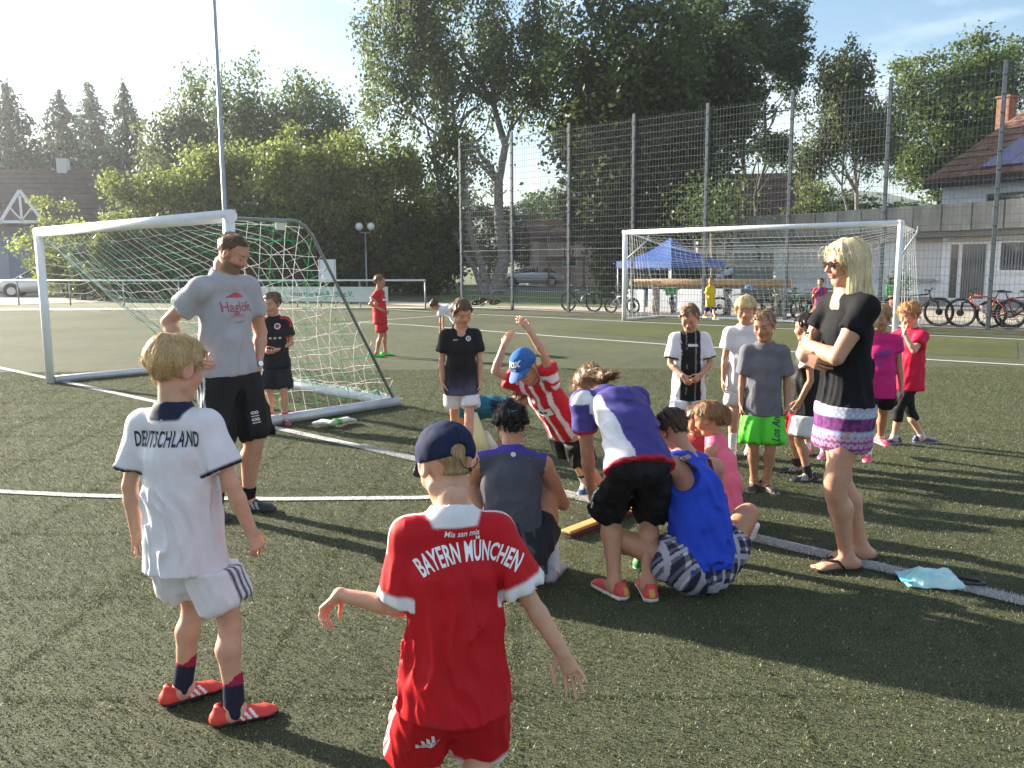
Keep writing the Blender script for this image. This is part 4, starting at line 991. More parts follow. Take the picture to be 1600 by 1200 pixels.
    # ---- 11 bending woman
    def p11(q, ts, hz, col):
        side = (q[:, 0] < -.030 - .16 * np.clip(-q[:, 2] - .03, 0, .3)) & (ts < .1) & (q[:, 2] < -.06); 
        col[(q[:, 0] < -.084 + .08 * np.clip(-q[:, 2] - .05, 0, .4)) & (ts < 0) & (q[:, 2] < -.05)] = (.70, .70, .74)
        col[(ts > .88)] = (.42, .03, .05); col[hz < .012] = (.42, .02, .04); return col
    r = figure('woman in a purple and white shirt bending far forward, long hair hanging', 'teen', 1.54, 104,
        dict(skin=SK2, hair=dict(style='short pony', col=(.16, .085, .04), pony=lambda g, P: [P(0, -.40, .18), g.P3 - g.F * .050 * g.H + g.R * .015 * g.H, g.P3 - g.U * .07 * g.H - g.F * .075 * g.H + g.R * .04 * g.H, g.P3 - g.U * .13 * g.H - g.F * .075 * g.H + g.R * .085 * g.H], ponyr=(.15, .20, .13), n=4200, sl=.55, w=.010, nape=-.30, tips=(.38, .22, .09)), nohand='r',
             shirt=dict(col=(.060, .050, .22), hem=.035, sleeve=.62, sr=.048, loose=.014, paint=p11, fold=.011, seed=61),
             shorts=dict(col=(.010, .010, .012), f=1.0, lr=.061, ur=.058, loose=.004, rise=.05, fold=.013, paint=lambda q, tt, an, sg, col: (col.__setitem__((sg < 0) & ((np.abs(an - 8) < 3) | (np.abs(an + 6) < 3)) & (tt > -.1) & (tt < .85), WHITE), col)[1]),
             shoe=dict(col=(.50, .045, .05), sole=(.72, .68, .66), heel=(.45, .28, .03), solez=.10)),
        feet=((1013, 932), (960, 930)), vox=.0058, pel=.435, po=(.02, .0), lean=(-.10, .62, .68), lean2=(-.34, .98, .18), hips=98, chest=110, hd=(116, 62, 0), neckd=(-.4, .8, -.05),
        ra=dict(u=(.15, .25, -1), f=(-.3, .3, -1)), la=dict(u=(.10, -.02, -1), f=(.12, .25, -1), curl=.6), fy=(92, 122), kn=((.1, 1, 0), (-.1, 1, 0)))
    # ---- 12 seated woman in the blue vest
    def plaid(q, tt, an, sg, col):
        a = np.sin(q[:, 0] * 165) > .55; b = np.sin((q[:, 2] + q[:, 1]) * 165 + 1) > .55; c = np.sin(q[:, 0] * 82 + 1) > .8; d_ = np.sin((q[:, 2] + q[:, 1]) * 82) > .8
        col[:] = (.030, .028, .050); col[a | b] = (.12, .115, .16); col[a & b] = (.50, .48, .52); col[c | d_] = (.36, .34, .40); return col
    r = figure('woman in a bright blue racerback vest sitting cross-legged in checked shorts', 'woman', 1.62, 122,
        dict(skin=SK2, hair=dict(style='short bun', col=(.075, .04, .022), bunat=(.10, -.40, .16), n=2600, w=.010, nape=-.30, sl=.3), nohand='l',
             shirt=dict(col=(.018, .06, .50), hem=.012, sleeve=0, strap=.52, loose=.018, flare=.012, fold=.015, seed=71, holes=[((-.082, -.055, -.085), (.054, .07, .068)), ((.082, -.055, -.085), (.052, .07, .068))], name='vest'),
             shorts=dict(col=(.04, .04, .06), f=.40, lr=.068, ur=.080, loose=.014, over=True, pv=.7, paint=plaid, fold=.010, satin=False, rise=.02),
             sock=dict(col=(.6, .6, .6)), shoe=dict(col=(.05, .30, .07), sole=(.75, .75, .75), lace=(.7, .7, .7))),
        loc=(.93, 4.05), feet=((1.02, 4.52), (.70, 4.40)), vox=.0068, pel=.088, lean=(-.05, .16, 1), lean2=(-.16, .62, .80), hd=(118, 56, 0), neckd=(-.25, .5, .8),
        kn=((.7, .7, .5), (-1, .0, .42)), fy=(150, 60), ra=dict(u=(.20, .42, -.9), f=(-.6, .7, 0)), la=dict(u=(-.35, .3, -.9), f=(-.1, .9, -.2)))
    g = r['g']; bm = MB()
    for sg_ in (-1, 1): bm.tube([g.P3 + (g.R * sg_ * .060 - g.U * .006 + g.F * .008) * 1.62, g.P3 + (g.R * sg_ * .052 - g.U * .04 - g.F * .046) * 1.62, g.P3 + (g.R * sg_ * .03 - g.U * .085 - g.F * .066) * 1.62], .009, 6)
    bm.build('strap', mat('bra_strap', (.012, .012, .014), .7), r['t'])
    # ---- 13 pink girl
    figure('small girl in a pink top kneeling beside the seated woman, long ponytail', 'kid', 1.20, 150,
        dict(skin=SK2, hair=dict(style='short pony', col=(.24, .13, .06), pony=lambda g, P: [P(.05, -.42, .16), P(.1, -.56, -.02) , P(.1, -.56, -.02) + V3(.0, -.01, -.13), P(.1, -.56, -.02) + V3(.01, -.01, -.30)], ponyr=(.11, .15, .10), n=3200, nape=-.34, w=.011, tips=(.42, .26, .12), sl=.4), nohand='lr',
             shirt=dict(col=(.75, .16, .26), hem=.09, sleeve=0, strap=.8, loose=.016, fold=.010, seed=81, name='top'), shorts=dict(col=BLACK, f=.8), sock=dict(col=(.7, .7, .7)), shoe=dict(col=(.6, .1, .2))),
        loc=(1.24, 4.86), feet=((1.36, 4.80), (1.34, 5.02)), vox=.0075, pel=.16, lean=(-.10, .06, 1), lean2=(-.2, .12, .95), hd=(158, 22, 0), kn=((-1, .4, -.2), (-1, .5, -.2)), ft=(70, 70), fz=(.01, .01),
        ra=dict(u=(-.3, .35, -.8), f=(-.8, .2, -.2)), la=dict(u=(-.35, -.2, -.8), f=(-.8, .2, -.2)))
    # ---- 14 half hidden child
    figure('child with brown hair sitting in the middle of the group, only the head showing', 'kid', 1.18, -100,
        dict(skin=SK2, hair=short_hair((.10, .055, .03), n=1100, w=.014), nohand='lr', shirt=dict(col=(.4, .05, .06), sleeve=.6), shorts=dict(col=BLACK), sock=dict(col=WHITE), shoe=dict(col=BLACK)),
        loc=(1.16, 5.32), feet=((1.05, 5.10), (1.27, 5.10)), vox=.0105, pel=.11, lean=(0, -.1, 1), hd=(-105, 30, 0), kn=((-.8, -.2, .5), (.8, -.2, .5)), ra=dict(u=(-.1, -.3, -.9), f=(.4, -.8, -.2)), la=dict(u=(.1, -.3, -.9), f=(-.4, -.8, -.2)))
    # ---- 15 boy black and white
    def p15(q, ts, hz, col):
        m = (ts < 0) & (np.abs(q[:, 0]) < .060 + .03 * np.clip(-q[:, 2] - .15, 0, .2)) ; col[m] = BLACK; col[m & (np.abs(np.abs(q[:, 0]) - .028) < .0035) & (q[:, 1] > 0)] = (.25, .24, .22); col[ts > .93] = BLACK; return col
    r = figure('boy in a black and white shirt and white shorts, hands clasped, looking down', 'kid', 1.28, -92,
        dict(skin=SK1, hair=short_hair((.22, .13, .065), n=1500, thick=.025, sl=.18, w=.011), shirt=dict(col=(.72, .72, .77), hem=.095, sleeve=.80, sr=.053, loose=.014, paint=p15, fold=.009, seed=91),
             shorts=dict(col=(.72, .72, .76), f=.75, lr=.06, lk=.010), sock=dict(col=(.6, .6, .62)), shoe=dict(col=(.05, .05, .06), sole=(.6, .6, .6))),
        loc=(1.44, 6.92), vox=.0088, pel=.480, hd=(-112, 34, 0), neckd=(0, -.3, 1), ra=dict(u=(-.22, -.12, -1), f=(.50, -.72, -.50), d=(.5, -.2, -.7), n=(.2, 1, 0), curl=.7), la=dict(u=(.26, -.12, -1), f=(-.62, -.70, -.48), d=(-.65, -.2, -.6), n=(0, 1, 0), curl=.8))
    g = r['g']; print_on(r['shirt'], text_poly('ERIMA', .026, .0014, 1.1), g.P3 - g.U * .10 - g.R * .015, -g.R, g.U, (.75, .75, .75), maxe=.03)
    # ---- 16 blonde child behind
    figure('blond child in a white shirt half hidden behind the boy in green shorts', 'kid', 1.32, -96,
        dict(skin=SK3, hair=short_hair(LBLOND, n=1700, thick=.06, nape=-.36, slope=.25, w=.012, sl=.4, fringe=True), shirt=dict(col=(.72, .71, .72), hem=.07, sleeve=.62, sr=.054), shorts=dict(col=(.6, .6, .62), f=.7), sock=dict(col=(.68, .66, .66), top=.12), shoe=dict(col=(.6, .58, .58), sole=(.7, .7, .7))),
        loc=(1.90, 6.98), vox=.0105, hd=(-108, 12, 0))
    # ---- 17 grey shirt green shorts
    r = figure('boy in a grey t-shirt and bright green shorts frowning to the left', 'kid', 1.275, -104,
        dict(skin=SK2, hair=short_hair((.26, .16, .085), n=1500, thick=.022, sl=.14, w=.010), shirt=dict(col=(.135, .135, .155), hem=.055, sleeve=.80, sr=.052, loose=.012, fold=.009, seed=101, satin=False),
             shorts=dict(col=(.10, .62, .045), f=.95, lr=.064, ur=.066, out=.018, lk=.010, fold=.012), sock=dict(col=SK2, top=.03), shoe=dict(col=(.035, .028, .026), sole=(.45, .42, .36), lace=(.3, .28, .2))),
        feet=((1178, 764), (1197, 766)), vox=.0078, pel=.478, hd=(-126, 14, 4), ra=dict(u=(-.16, .02, -1), f=(-.02, -.1, -1), curl=.8), la=dict(u=(.22, .05, -1), f=(-.02, -.16, -1), curl=.8), fy=(-120, -70))
    g = r['g']; lk = g.leg['l']; ax = nrm(lk['kn'] - lk['hip'])
    print_on(r['shorts'], text_poly('Los Angeles', .074, .0014, .8, 1, .25), lk['hip'] + ax * .115 + g.PR * -.03, -ax, nrm(np.cross(-ax, g.PF) * -1), (.012, .02, .06), maxe=.02)
    # ---- 18 dark hair
    figure('dark haired boy in a black vest and red and white shorts', 'kid', 1.23, 166,
        dict(skin=SK2, hair=short_hair((.035, .018, .012), n=2000, thick=.05, nape=-.24, w=.010), shirt=dict(col=(.012, .012, .014), hem=.085, sleeve=.50, sr=.054, loose=.02, fold=.010, seed=111, paint=lambda q, ts, hz, col: (col.__setitem__(ts > -.0, (.70, .66, .68)), col)[1], name='vest'),
             shorts=dict(col=(.68, .64, .66), f=.95, lr=.072, ur=.074, paint=lambda q, tt, an, sg, col: (col.__setitem__((np.abs(an) > 55) | (sg > 0), (.52, .02, .03)), col)[1]), sock=dict(col=(.03, .03, .035), top=.055), shoe=dict(col=(.02, .02, .024), sole=(.10, .10, .11), stripe=(.5, .5, .5), lace=(.4, .4, .4))),
        feet=((1245, 738), (1262, 752)), vox=.0082, pel=.475, hd=(150, 8, 0), ra=dict(u=(-.05, .2, -1), f=(-.3, .1, -1)), la=dict(u=(.05, -.2, -1), f=(-.42, -.05, -.85), curl=.7), fy=(176, 186))
    # ---- 19 girl with glasses
    r = figure('smiling girl with glasses and a pink top between the dark haired boy and the woman', 'kid', 1.25, -128,
        dict(skin=SK3, eyes='open', mouth=.012, hair=dict(style='short pony', col=(.32, .20, .10), pony=[(0, -.44, .15), (0, -.6, -.1), (0, -.6, -.5)], n=1500, nape=-.34, w=.012), shirt=dict(col=(.70, .30, .40), hem=.07, sleeve=.5, sr=.05), shorts=dict(col=(.05, .05, .10), f=.8), sock=dict(col=WHITE), shoe=dict(col=(.5, .1, .2))),
        loc=(2.52, 6.98), vox=.0105, hd=(-132, 4, 0))
    g = r['g']; gm = MB()
    for x in (-1, 1): gm.ring(head_pt(g, (.15 * x, .40, .0)), g.hF, .095 * g.hh, .012 * g.hh, 16, 5); gm.tube([head_pt(g, (.24 * x, .39, .02)), head_pt(g, (.36 * x, .0, .02))], .011 * g.hh, 5)
    gm.tube([head_pt(g, (-.06, .41, .02)), head_pt(g, (.06, .41, .02))], .011 * g.hh, 5); gm.build('glasses', mat('glasses_frame', (.6, .5, .55), .3), r['t'])
    # ---- 20 woman
    def p20s(q, tt, an, sg, col):
        z = q[:, 2]; x = np.degrees(np.arctan2(q[:, 0], q[:, 1])) / 57.3 * .1
        n = vnoise(np.stack([x * 90, q[:, 1] * 40, z * 90], 1), 2); dots = np.sin(x * 330) * np.sin(z * 330) > .35
        band = lambda a, b: (z < a) & (z > b)
        col[:] = (.42, .38, .44)
        m = band(.06, .0); col[m & (np.sin(x * 420) > .2)] = (.24, .20, .30)
        m = band(.0, -.025); col[m] = (.28, .34, .46); col[m & dots] = (.50, .50, .56)
        m = band(-.025, -.062); col[m] = (.17, .045, .17); col[m & (n > .58)] = (.09, .025, .10)
        m = band(-.062, -.078); col[m] = (.28, .34, .48); col[m & dots] = (.52, .50, .54)
        m = z < -.078; col[m] = (.40, .27, .38); col[m & dots] = (.26, .05, .17); col[m & (np.sin(z * 260 + 1) > .7)] = (.20, .045, .15)
        return col
    r = figure('blonde woman in sunglasses, black t-shirt and patterned skirt standing with folded arms', 'woman', 1.71, 187,
        dict(skin=(.47, .25, .165), barefoot=True, lips=(.40, .12, .11), hair=dict(style='long', col=(.78, .64, .38), len=1.42, thick=.06, n=7500, sl=.75, steps=7, w=.0085, lift=.022, fly=1.6, tips=(.85, .74, .48), crown=(.04, -.05, .46), jit=.16, wave=.02),
             shirt=dict(col=(.011, .011, .013), hem=-.005, sleeve=.50, sr=.041, ssr=.035, trs=.038, loose=.004, flare=.004, fold=.012, seed=121, satin=False, neck=1.04),
             shorts=dict(col=(.5, .5, .5), f=.56, lr=.062, ur=.068, loose=.012, tight=True, lk=.07, paint=p20s, fold=.004, satin=False, out=.0, skirt=True, name='skirt', rise=.04)),
        feet=((1345, 874), (1322, 890)), vox=.0066, pel=.503, po=(-.085, .0), lean=(.0, 0, 1), lean2=(-.06, .0, 1), hd=(184, 8, 0), neckd=(-.16, 0, 1),
la=dict(u=(-.52, -.14, -.85), f=(-.22, .92, .16), d=(-.1, .9, .2), n=(.6, .3, 0), curl=.6), ra=dict(u=(-.46, .06, -.90), f=(-.34, -.92, .0), d=(.50, -.55, -.22), n=(.5, .55, 0), curl=.42, spread=.08), fy=(178, 186))
    g = r['g']; t = r['t']; gm = MB()
    for x in (-1, 1):
        c = [head_pt(g, (x * (.15 + .115 * math.cos(a_)), .405 - .03 * abs(math.cos(a_)) * (math.cos(a_) > 0), .005 + .075 * math.sin(a_))) for a_ in np.linspace(0, 2 * PI, 14, endpoint=False)]
        gm.prism([p_ for p_ in c], -g.hF * .012 * g.hh, 0)
    gm.tube([head_pt(g, (-.05, .41, .03)), head_pt(g, (.05, .41, .03))], .014 * g.hh, 6)
    so_ = gm.build('sunglasses', mat('dark_lens', (.02, .010, .008), .08, spec=.6), t); gm = MB()
    for x in (-1, 1): gm.tube([head_pt(g, (.26 * x, .38, .04)), head_pt(g, (.335 * x, .16, .035)), head_pt(g, (.345 * x, -.04, .0))], .020 * g.hh, 6)
    gm.build('temple_arm', mat('tortoise', (.09, .03, .015), .3, var=.5, vscale=90), so_)
    for lk in g.leg.values():
        fR, A = lk['fR'], lk['an']; L = .27; X = lambda x, y, z: A + fR @ V3(x * L, y * L, 0) + V3(0, 0, z - A[2])
        sol = MB(); outl = [(x * 1.0, y) for x, y in ((-.12, -.28), (-.16, -.1), (-.14, .1), (-.18, .35), (-.19, .5), (-.12, .64), (.0, .68), (.12, .64), (.18, .5), (.17, .35), (.13, .1), (.15, -.1), (.12, -.28), (0, -.33))]
        sol.prism([X(x, y, .002) for x, y in outl], (0, 0, .014)); so2 = sol.build('sandal', mat('flip_flop', (.03, .018, .016), .8), t)
        tm = MB(); s_ = -lk['s']
        for x in (-.17, .17): tm.tube([X(x, .12, .022), X(x * .8, .24, .062), X(.09 * s_, .44, .046), X(.065 * s_, .50, .02)], .0065, 6)
        tm.build('thong', mat('thong_strap', (.012, .010, .010), .5), so2)
    # ---- 21, 22 girls at the right
    r = figure('girl in a magenta sports top and black shorts behind the blonde woman', 'kid', 1.27, -112,
        dict(skin=SK2, hair=dict(style='short pony', col=(.45, .29, .13), pony=[(0, -.44, .1), (0, -.58, -.1), (0, -.58, -.5)], n=1700, nape=-.34, w=.012, jit=.5), shirt=dict(col=(.56, .018, .17), hem=.06, sleeve=.42, sr=.050, loose=.018, fold=.009, seed=131), shorts=dict(col=(.012, .012, .018), f=.58, lr=.068),
             sock=dict(col=(.7, .6, .62), top=.035), shoe=dict(col=(.75, .06, .12), sole=(.8, .35, .4), lace=(.8, .5, .5))),
        feet=((1354, 740), (1374, 708)), vox=.0085, pel=.48, hd=(-135, 10, 0), ra=dict(u=(-.2, 0, -1), f=(-.1, -.1, -1)), la=dict(u=(.20, .0, -1), f=(.10, -.12, -1), curl=.6), fy=(-115, -85))
    g = r['g']; print_on(r['shirt'], swoosh(.085), g.P3 - g.U * .215 - g.R * .02, nrm(-g.R + g.U * .3), nrm(g.U + g.R * .3), (.10, .02, .22), 'emblem', maxe=.02); print_on(r['shirt'], text_poly('NIKE', .060, .003, .9, 1, .2), g.P3 - g.U * .155 - g.R * .02, nrm(-g.R + g.U * .3), nrm(g.U + g.R * .3), (.10, .02, .22), maxe=.02)
    lk = g.leg['l']; print_on(r['shorts'], bars_logo(.03), lk['hip'] + nrm(lk['kn'] - lk['hip']) * .07 - g.PR * .03, -g.PR, g.PU, (.7, .7, .7), 'emblem', maxe=.02)
    figure('girl in a bright red-pink shirt and black leggings hiding her face in her hands', 'kid', 1.27, -158,
        dict(skin=SK3, hair=short_hair((.52, .27, .10), n=1900, thick=.055, nape=-.40, slope=.2, w=.012, sl=.45, jit=.5, lift=.05), shirt=dict(col=(.60, .012, .055), hem=.085, sleeve=.62, sr=.055, loose=.020, fold=.009, seed=141, paint=lambda q, ts, hz, col: (col.__setitem__((ts > .2) & (ts < .85) & (q[:, 1] < -.0), (.016, .014, .02)), col)[1]),
             shorts=dict(col=(.010, .010, .012), f=1.42, lr=.037, kr=.042, ur=.062, fold=.003, name='leggings'), sock=dict(col=(.5, .5, .52), top=.03), shoe=dict(col=(.03, .035, .11), sole=(.32, .34, .45), lace=(.5, .1, .2))),
        feet=((1440, 692), (1396, 694)), vox=.0086, pel=.465, po=(-.02, 0), hd=(-165, 22, 0), neckd=(-.25, -.1, 1), ra=dict(u=(-.45, .2, -.35), f=(-.55, -.15, .85), d=(-.2, -.3, .95), n=(.8, 0, .2), curl=.3), la=dict(u=(-.42, -.40, -.40), f=(-.42, .25, .88), d=(-.1, .4, .9), n=(.8, 0, .2), curl=.3), fy=(-18, -165))
    # ---- 23, 24 far children
    figure('fair haired boy in a yellow shirt walking past the far goal', 'kid', 1.24, -50,
        dict(skin=SK1, hair=short_hair((.30, .19, .09), n=500, w=.02), shirt=dict(col=(.72, .55, .015), hem=.09, sleeve=.7, sr=.056, loose=.02), shorts=dict(col=(.02, .025, .16), f=.95, lr=.075), sock=dict(col=SK1, top=.02), shoe=dict(col=(.6, .55, .45))),
        feet=((1098, 506), (1120, 511)), vox=.017, pel=.468, hd=(-110, 6, 0), fy=(-60, -40))
    r = figure('child in a red and blue striped shirt beyond the blonde woman by the bicycles', 'kid', 1.22, -118,
        dict(skin=SK2, hair=short_hair(BROWN, n=400, w=.02), shirt=dict(col=(.50, .03, .05), hem=.08, sleeve=.62, sr=.055, paint=lambda q, ts, hz, col: (col.__setitem__((np.abs(((q[:, 0] + .03) % .06) - .03) < .015) & (ts < 0), (.03, .05, .30)), col)[1]), shorts=dict(col=(.03, .04, .2), f=.9), sock=dict(col=SK2, top=.02), shoe=dict(col=(.1, .1, .1))),
        loc=at(1281, 470, 20.3)[:2], vox=.017, hd=(-130, 0, 0), ra=dict(u=(-.3, -.1, -.8), f=(.35, -.4, .8)), la=dict(u=(.1, -.2, -1), f=(-.7, -.5, .0)))
# ------------------------------------------------------------------ ground, pitch, lines
UX = nrm(np.array((math.cos(math.radians(-42)), math.sin(math.radians(-42)), 0)))   # along the goal lines
VX = np.array((-UX[1], UX[0], 0))                                                     # into the far corner
def struct(o): return tag(o, kind='structure')
def turf_mat(name, c1, c2, c3, dark):
    m = bpy.data.materials.new(name); m.use_nodes = True; t = m.node_tree; b = t.nodes['Principled BSDF']
    b.inputs['Roughness'].default_value = .85; b.inputs['Specular IOR Level'].default_value = .25
    tcn = t.nodes.new('ShaderNodeTexCoord'); vec = tcn.outputs['Object']
    def noise(sc, det=3, ro=.6):
        n = t.nodes.new('ShaderNodeTexNoise'); n.inputs['Scale'].default_value = sc; n.inputs['Detail'].default_value = det; n.inputs['Roughness'].default_value = ro; t.links.new(vec, n.inputs['Vector']); return n
    def ramp(n, stops):
        r = t.nodes.new('ShaderNodeValToRGB'); e = r.color_ramp.elements; e[0].position, e[0].color = stops[0][0], (*stops[0][1], 1); e[1].position, e[1].color = stops[-1][0], (*stops[-1][1], 1)
        for p_, c in stops[1:-1]: x = e.new(p_); x.color = (*c, 1)
        t.links.new(n.outputs['Fac'], r.inputs[0]); return r
    fine = ramp(noise(120, 4, .75), [(.34, dark), (.48, c1), (.60, c2), (.74, c3)])
    big = ramp(noise(.35, 4), [(.35, (.80, .80, .80)), (.65, (1.16, 1.14, 1.08))])
    mid = ramp(noise(4.0, 5), [(.3, (.82, .82, .82)), (.7, (1.18, 1.18, 1.16))])
    src = fine.outputs[0]
    for k in (big, mid):
        mm = t.nodes.new('ShaderNodeMix'); mm.data_type = 'RGBA'; mm.blend_type = 'MULTIPLY'; mm.inputs[0].default_value = 1; t.links.new(src, mm.inputs[6]); t.links.new(k.outputs[0], mm.inputs[7]); src = mm.outputs[2]
    t.links.new(src, b.inputs['Base Color'])
    bp = t.nodes.new('ShaderNodeBump'); bp.inputs['Strength'].default_value = .8; bp.inputs['Distance'].default_value = .02
    t.links.new(noise(90, 5, .75).outputs['Fac'], bp.inputs['Height']); t.links.new(bp.outputs[0], b.inputs['Normal'])
    return m
def sheet(name, pts, z, m):
    M_ = MB(); M_.poly([(p[0], p[1], 0) for p in pts], 0); o = M_.build(name, m, normals=False); o.location = (0, 0, z); o.data.flip_normals() if o.data.polygons[0].normal.z < 0 else None
    return struct(o)
TURF = turf_mat('artificial_turf', (.050, .058, .030), (.108, .121, .062), (.27, .285, .175), (.010, .012, .009))
TURF2 = turf_mat('artificial_turf_newer', (.050, .060, .016), (.110, .125, .034), (.22, .25, .09), (.012, .014, .006))
LINE = mat('line_turf', (.44, .44, .43), .9, var=.35, vscale=60, bump=.6, bscale=120)
GRASS = mat('lawn_grass', (.050, .085, .018), .9, color2=(.12, .165, .035), vscale=1.6, bump=.8, bscale=30)
PAVE = mat('pale_paving', (.30, .26, .21), .9, color2=(.38, .335, .28), vscale=3, bump=.2, bscale=60)
ASPH = mat('asphalt', (.05, .05, .052), .9, color2=(.075, .074, .072), vscale=8, bump=.3, bscale=150)

def fence_pt(s): return FP0 + UX * s
p_end = gp(1543, 515); FP0 = np.array((p_end[0], p_end[1], 0)) - UX * 2.5 * 7      # seven bays to the right end post in view

def build_ground():
    sheet('ground', [(-700, -300), (700, -300), (700, 900), (-700, 900)], -.012, mat('ground_earth', (.055, .075, .025), .95, color2=(.085, .10, .04), vscale=.4, bump=.5, bscale=12))
    a = fence_pt(-.0) - VX * .12; b = fence_pt(40) - VX * .12
    left = [(-60, 34.0), (-20, 31.2), (a[0] - 2.2, 31.0)]
    sheet('turf_pitch', [(-60, -12), (45, -12), (b[0], b[1]), (a[0], a[1])] + [left[2], left[1], left[0]], 0.0, TURF)
    q = [gp(800, 512), gp(1600, 553), gp(1600, 535), gp(975, 503)]
    c0 = gp(760, 507.5); 
    sheet('turf_patch', [gp(872, 517), gp(1060, 530), gp(1420, 551), gp(1590, 560), gp(1590, 534), gp(1400, 523.5), gp(1150, 511), gp(985, 504)], .004, TURF2)
    # painted lines
    def line(name, pts, wd=.10):
        pts = [np.array((p[0], p[1], 0.)) for p in pts]; L, R = [], []
        for i, p in enumerate(pts):
            t = nrm(pts[min(i + 1, len(pts) - 1)] - pts[max(i - 1, 0)]); n = np.array((-t[1], t[0], 0)); L.append(p + n * wd / 2); R.append(p - n * wd / 2)
        M_ = MB(); l = [M_.vert(p) for p in L]; r = [M_.vert(p) for p in R]
        for i in range(len(pts) - 1): M_.face((r[i], r[i + 1], l[i + 1], l[i]), 0)
        o = M_.build(name, LINE, normals=False); o.location = (0, 0, .008); struct(o)
    A = gp(620, 711); line('pitch_line', [A - UX * 40, A, gp(930, 782), gp(1290, 866), gp(1290, 866) + nrm(gp(1600, 942) - gp(1290, 866)) * 9], .105)
    line('pitch_line', [gp(-400, 740), gp(-150, 758), gp(0, 769), gp(120, 775), gp(260, 779), gp(430, 781), gp(650, 779), gp(800, 774), gp(905, 774)], .085)
    line('pitch_line', [gp(560, 504), gp(640, 508), gp(870, 526), gp(1060, 540), gp(1600, 571), gp(1600, 571) + UX * 5], .11)
    line('pitch_line', [gp(560, 480), gp(640, 485.5), gp(700, 489), gp(975, 502.5), gp(1250, 515), gp(1600, 531), gp(1600, 531) + UX * 4], .11)
    line('pitch_line', [gp(520, 508), gp(600, 500), gp(700, 493), gp(745, 491)], .10)
    # behind the pitch
    f0, f1 = fence_pt(-.5), fence_pt(45)
    sheet('path', [f0 + VX * .0 - UX * 6, f1, f1 + VX * 30, fence_pt(9.0) + VX * 14, fence_pt(5) + VX * 3.2, f0 + VX * 2.0 - UX * 6], .004, PAVE)
    sheet('lawn', [(-2.5, 33.2), (4.2, 31.6), (9.5, 36), (12, 46), (4, 50), (-4, 47)], .008, GRASS)
    sheet('road', [(-2.5, 50), (12, 47.5), (34, 60), (34, 70), (-3, 72)], .0, ASPH)
    sheet('path', [(-60, 34.4), (-20, 31.6), (-3.2, 31.4), (-3.0, 32.6), (-20, 33.2), (-60, 36.4)], .006, PAVE)
    sheet('yard', [(-60, 38), (-21, 36.5), (-17, 40), (-19, 47), (-30, 56), (-60, 60)], .006, mat('gravel_yard', (.26, .23, .19), .95, color2=(.34, .30, .25), vscale=2, bump=.5, bscale=40))
    # wooded hill far behind
    M_ = MB(); xs = np.linspace(-500, 700, 61); rows = []
    for k, (yy, hf) in enumerate(((430, 0), (520, .62), (620, 1.0), (800, .8))):
        rows.append([M_.vert((x, yy + 25 * math.sin(x * .013), hf * (34 + 20 * math.sin(x * .008 + .6) + 9 * math.sin(x * .031)) * (1 if x > -120 else .5) - 2)) for x in xs])
    for a_, b_ in zip(rows[:-1], rows[1:]):
        for i in range(60): M_.face((a_[i], a_[i + 1], b_[i + 1], b_[i]), 0, True)
    struct(M_.build('hill', mat('hill_forest', (.030, .050, .030), .95, color2=(.055, .085, .045), vscale=.05, bump=1.0, bscale=.25)))

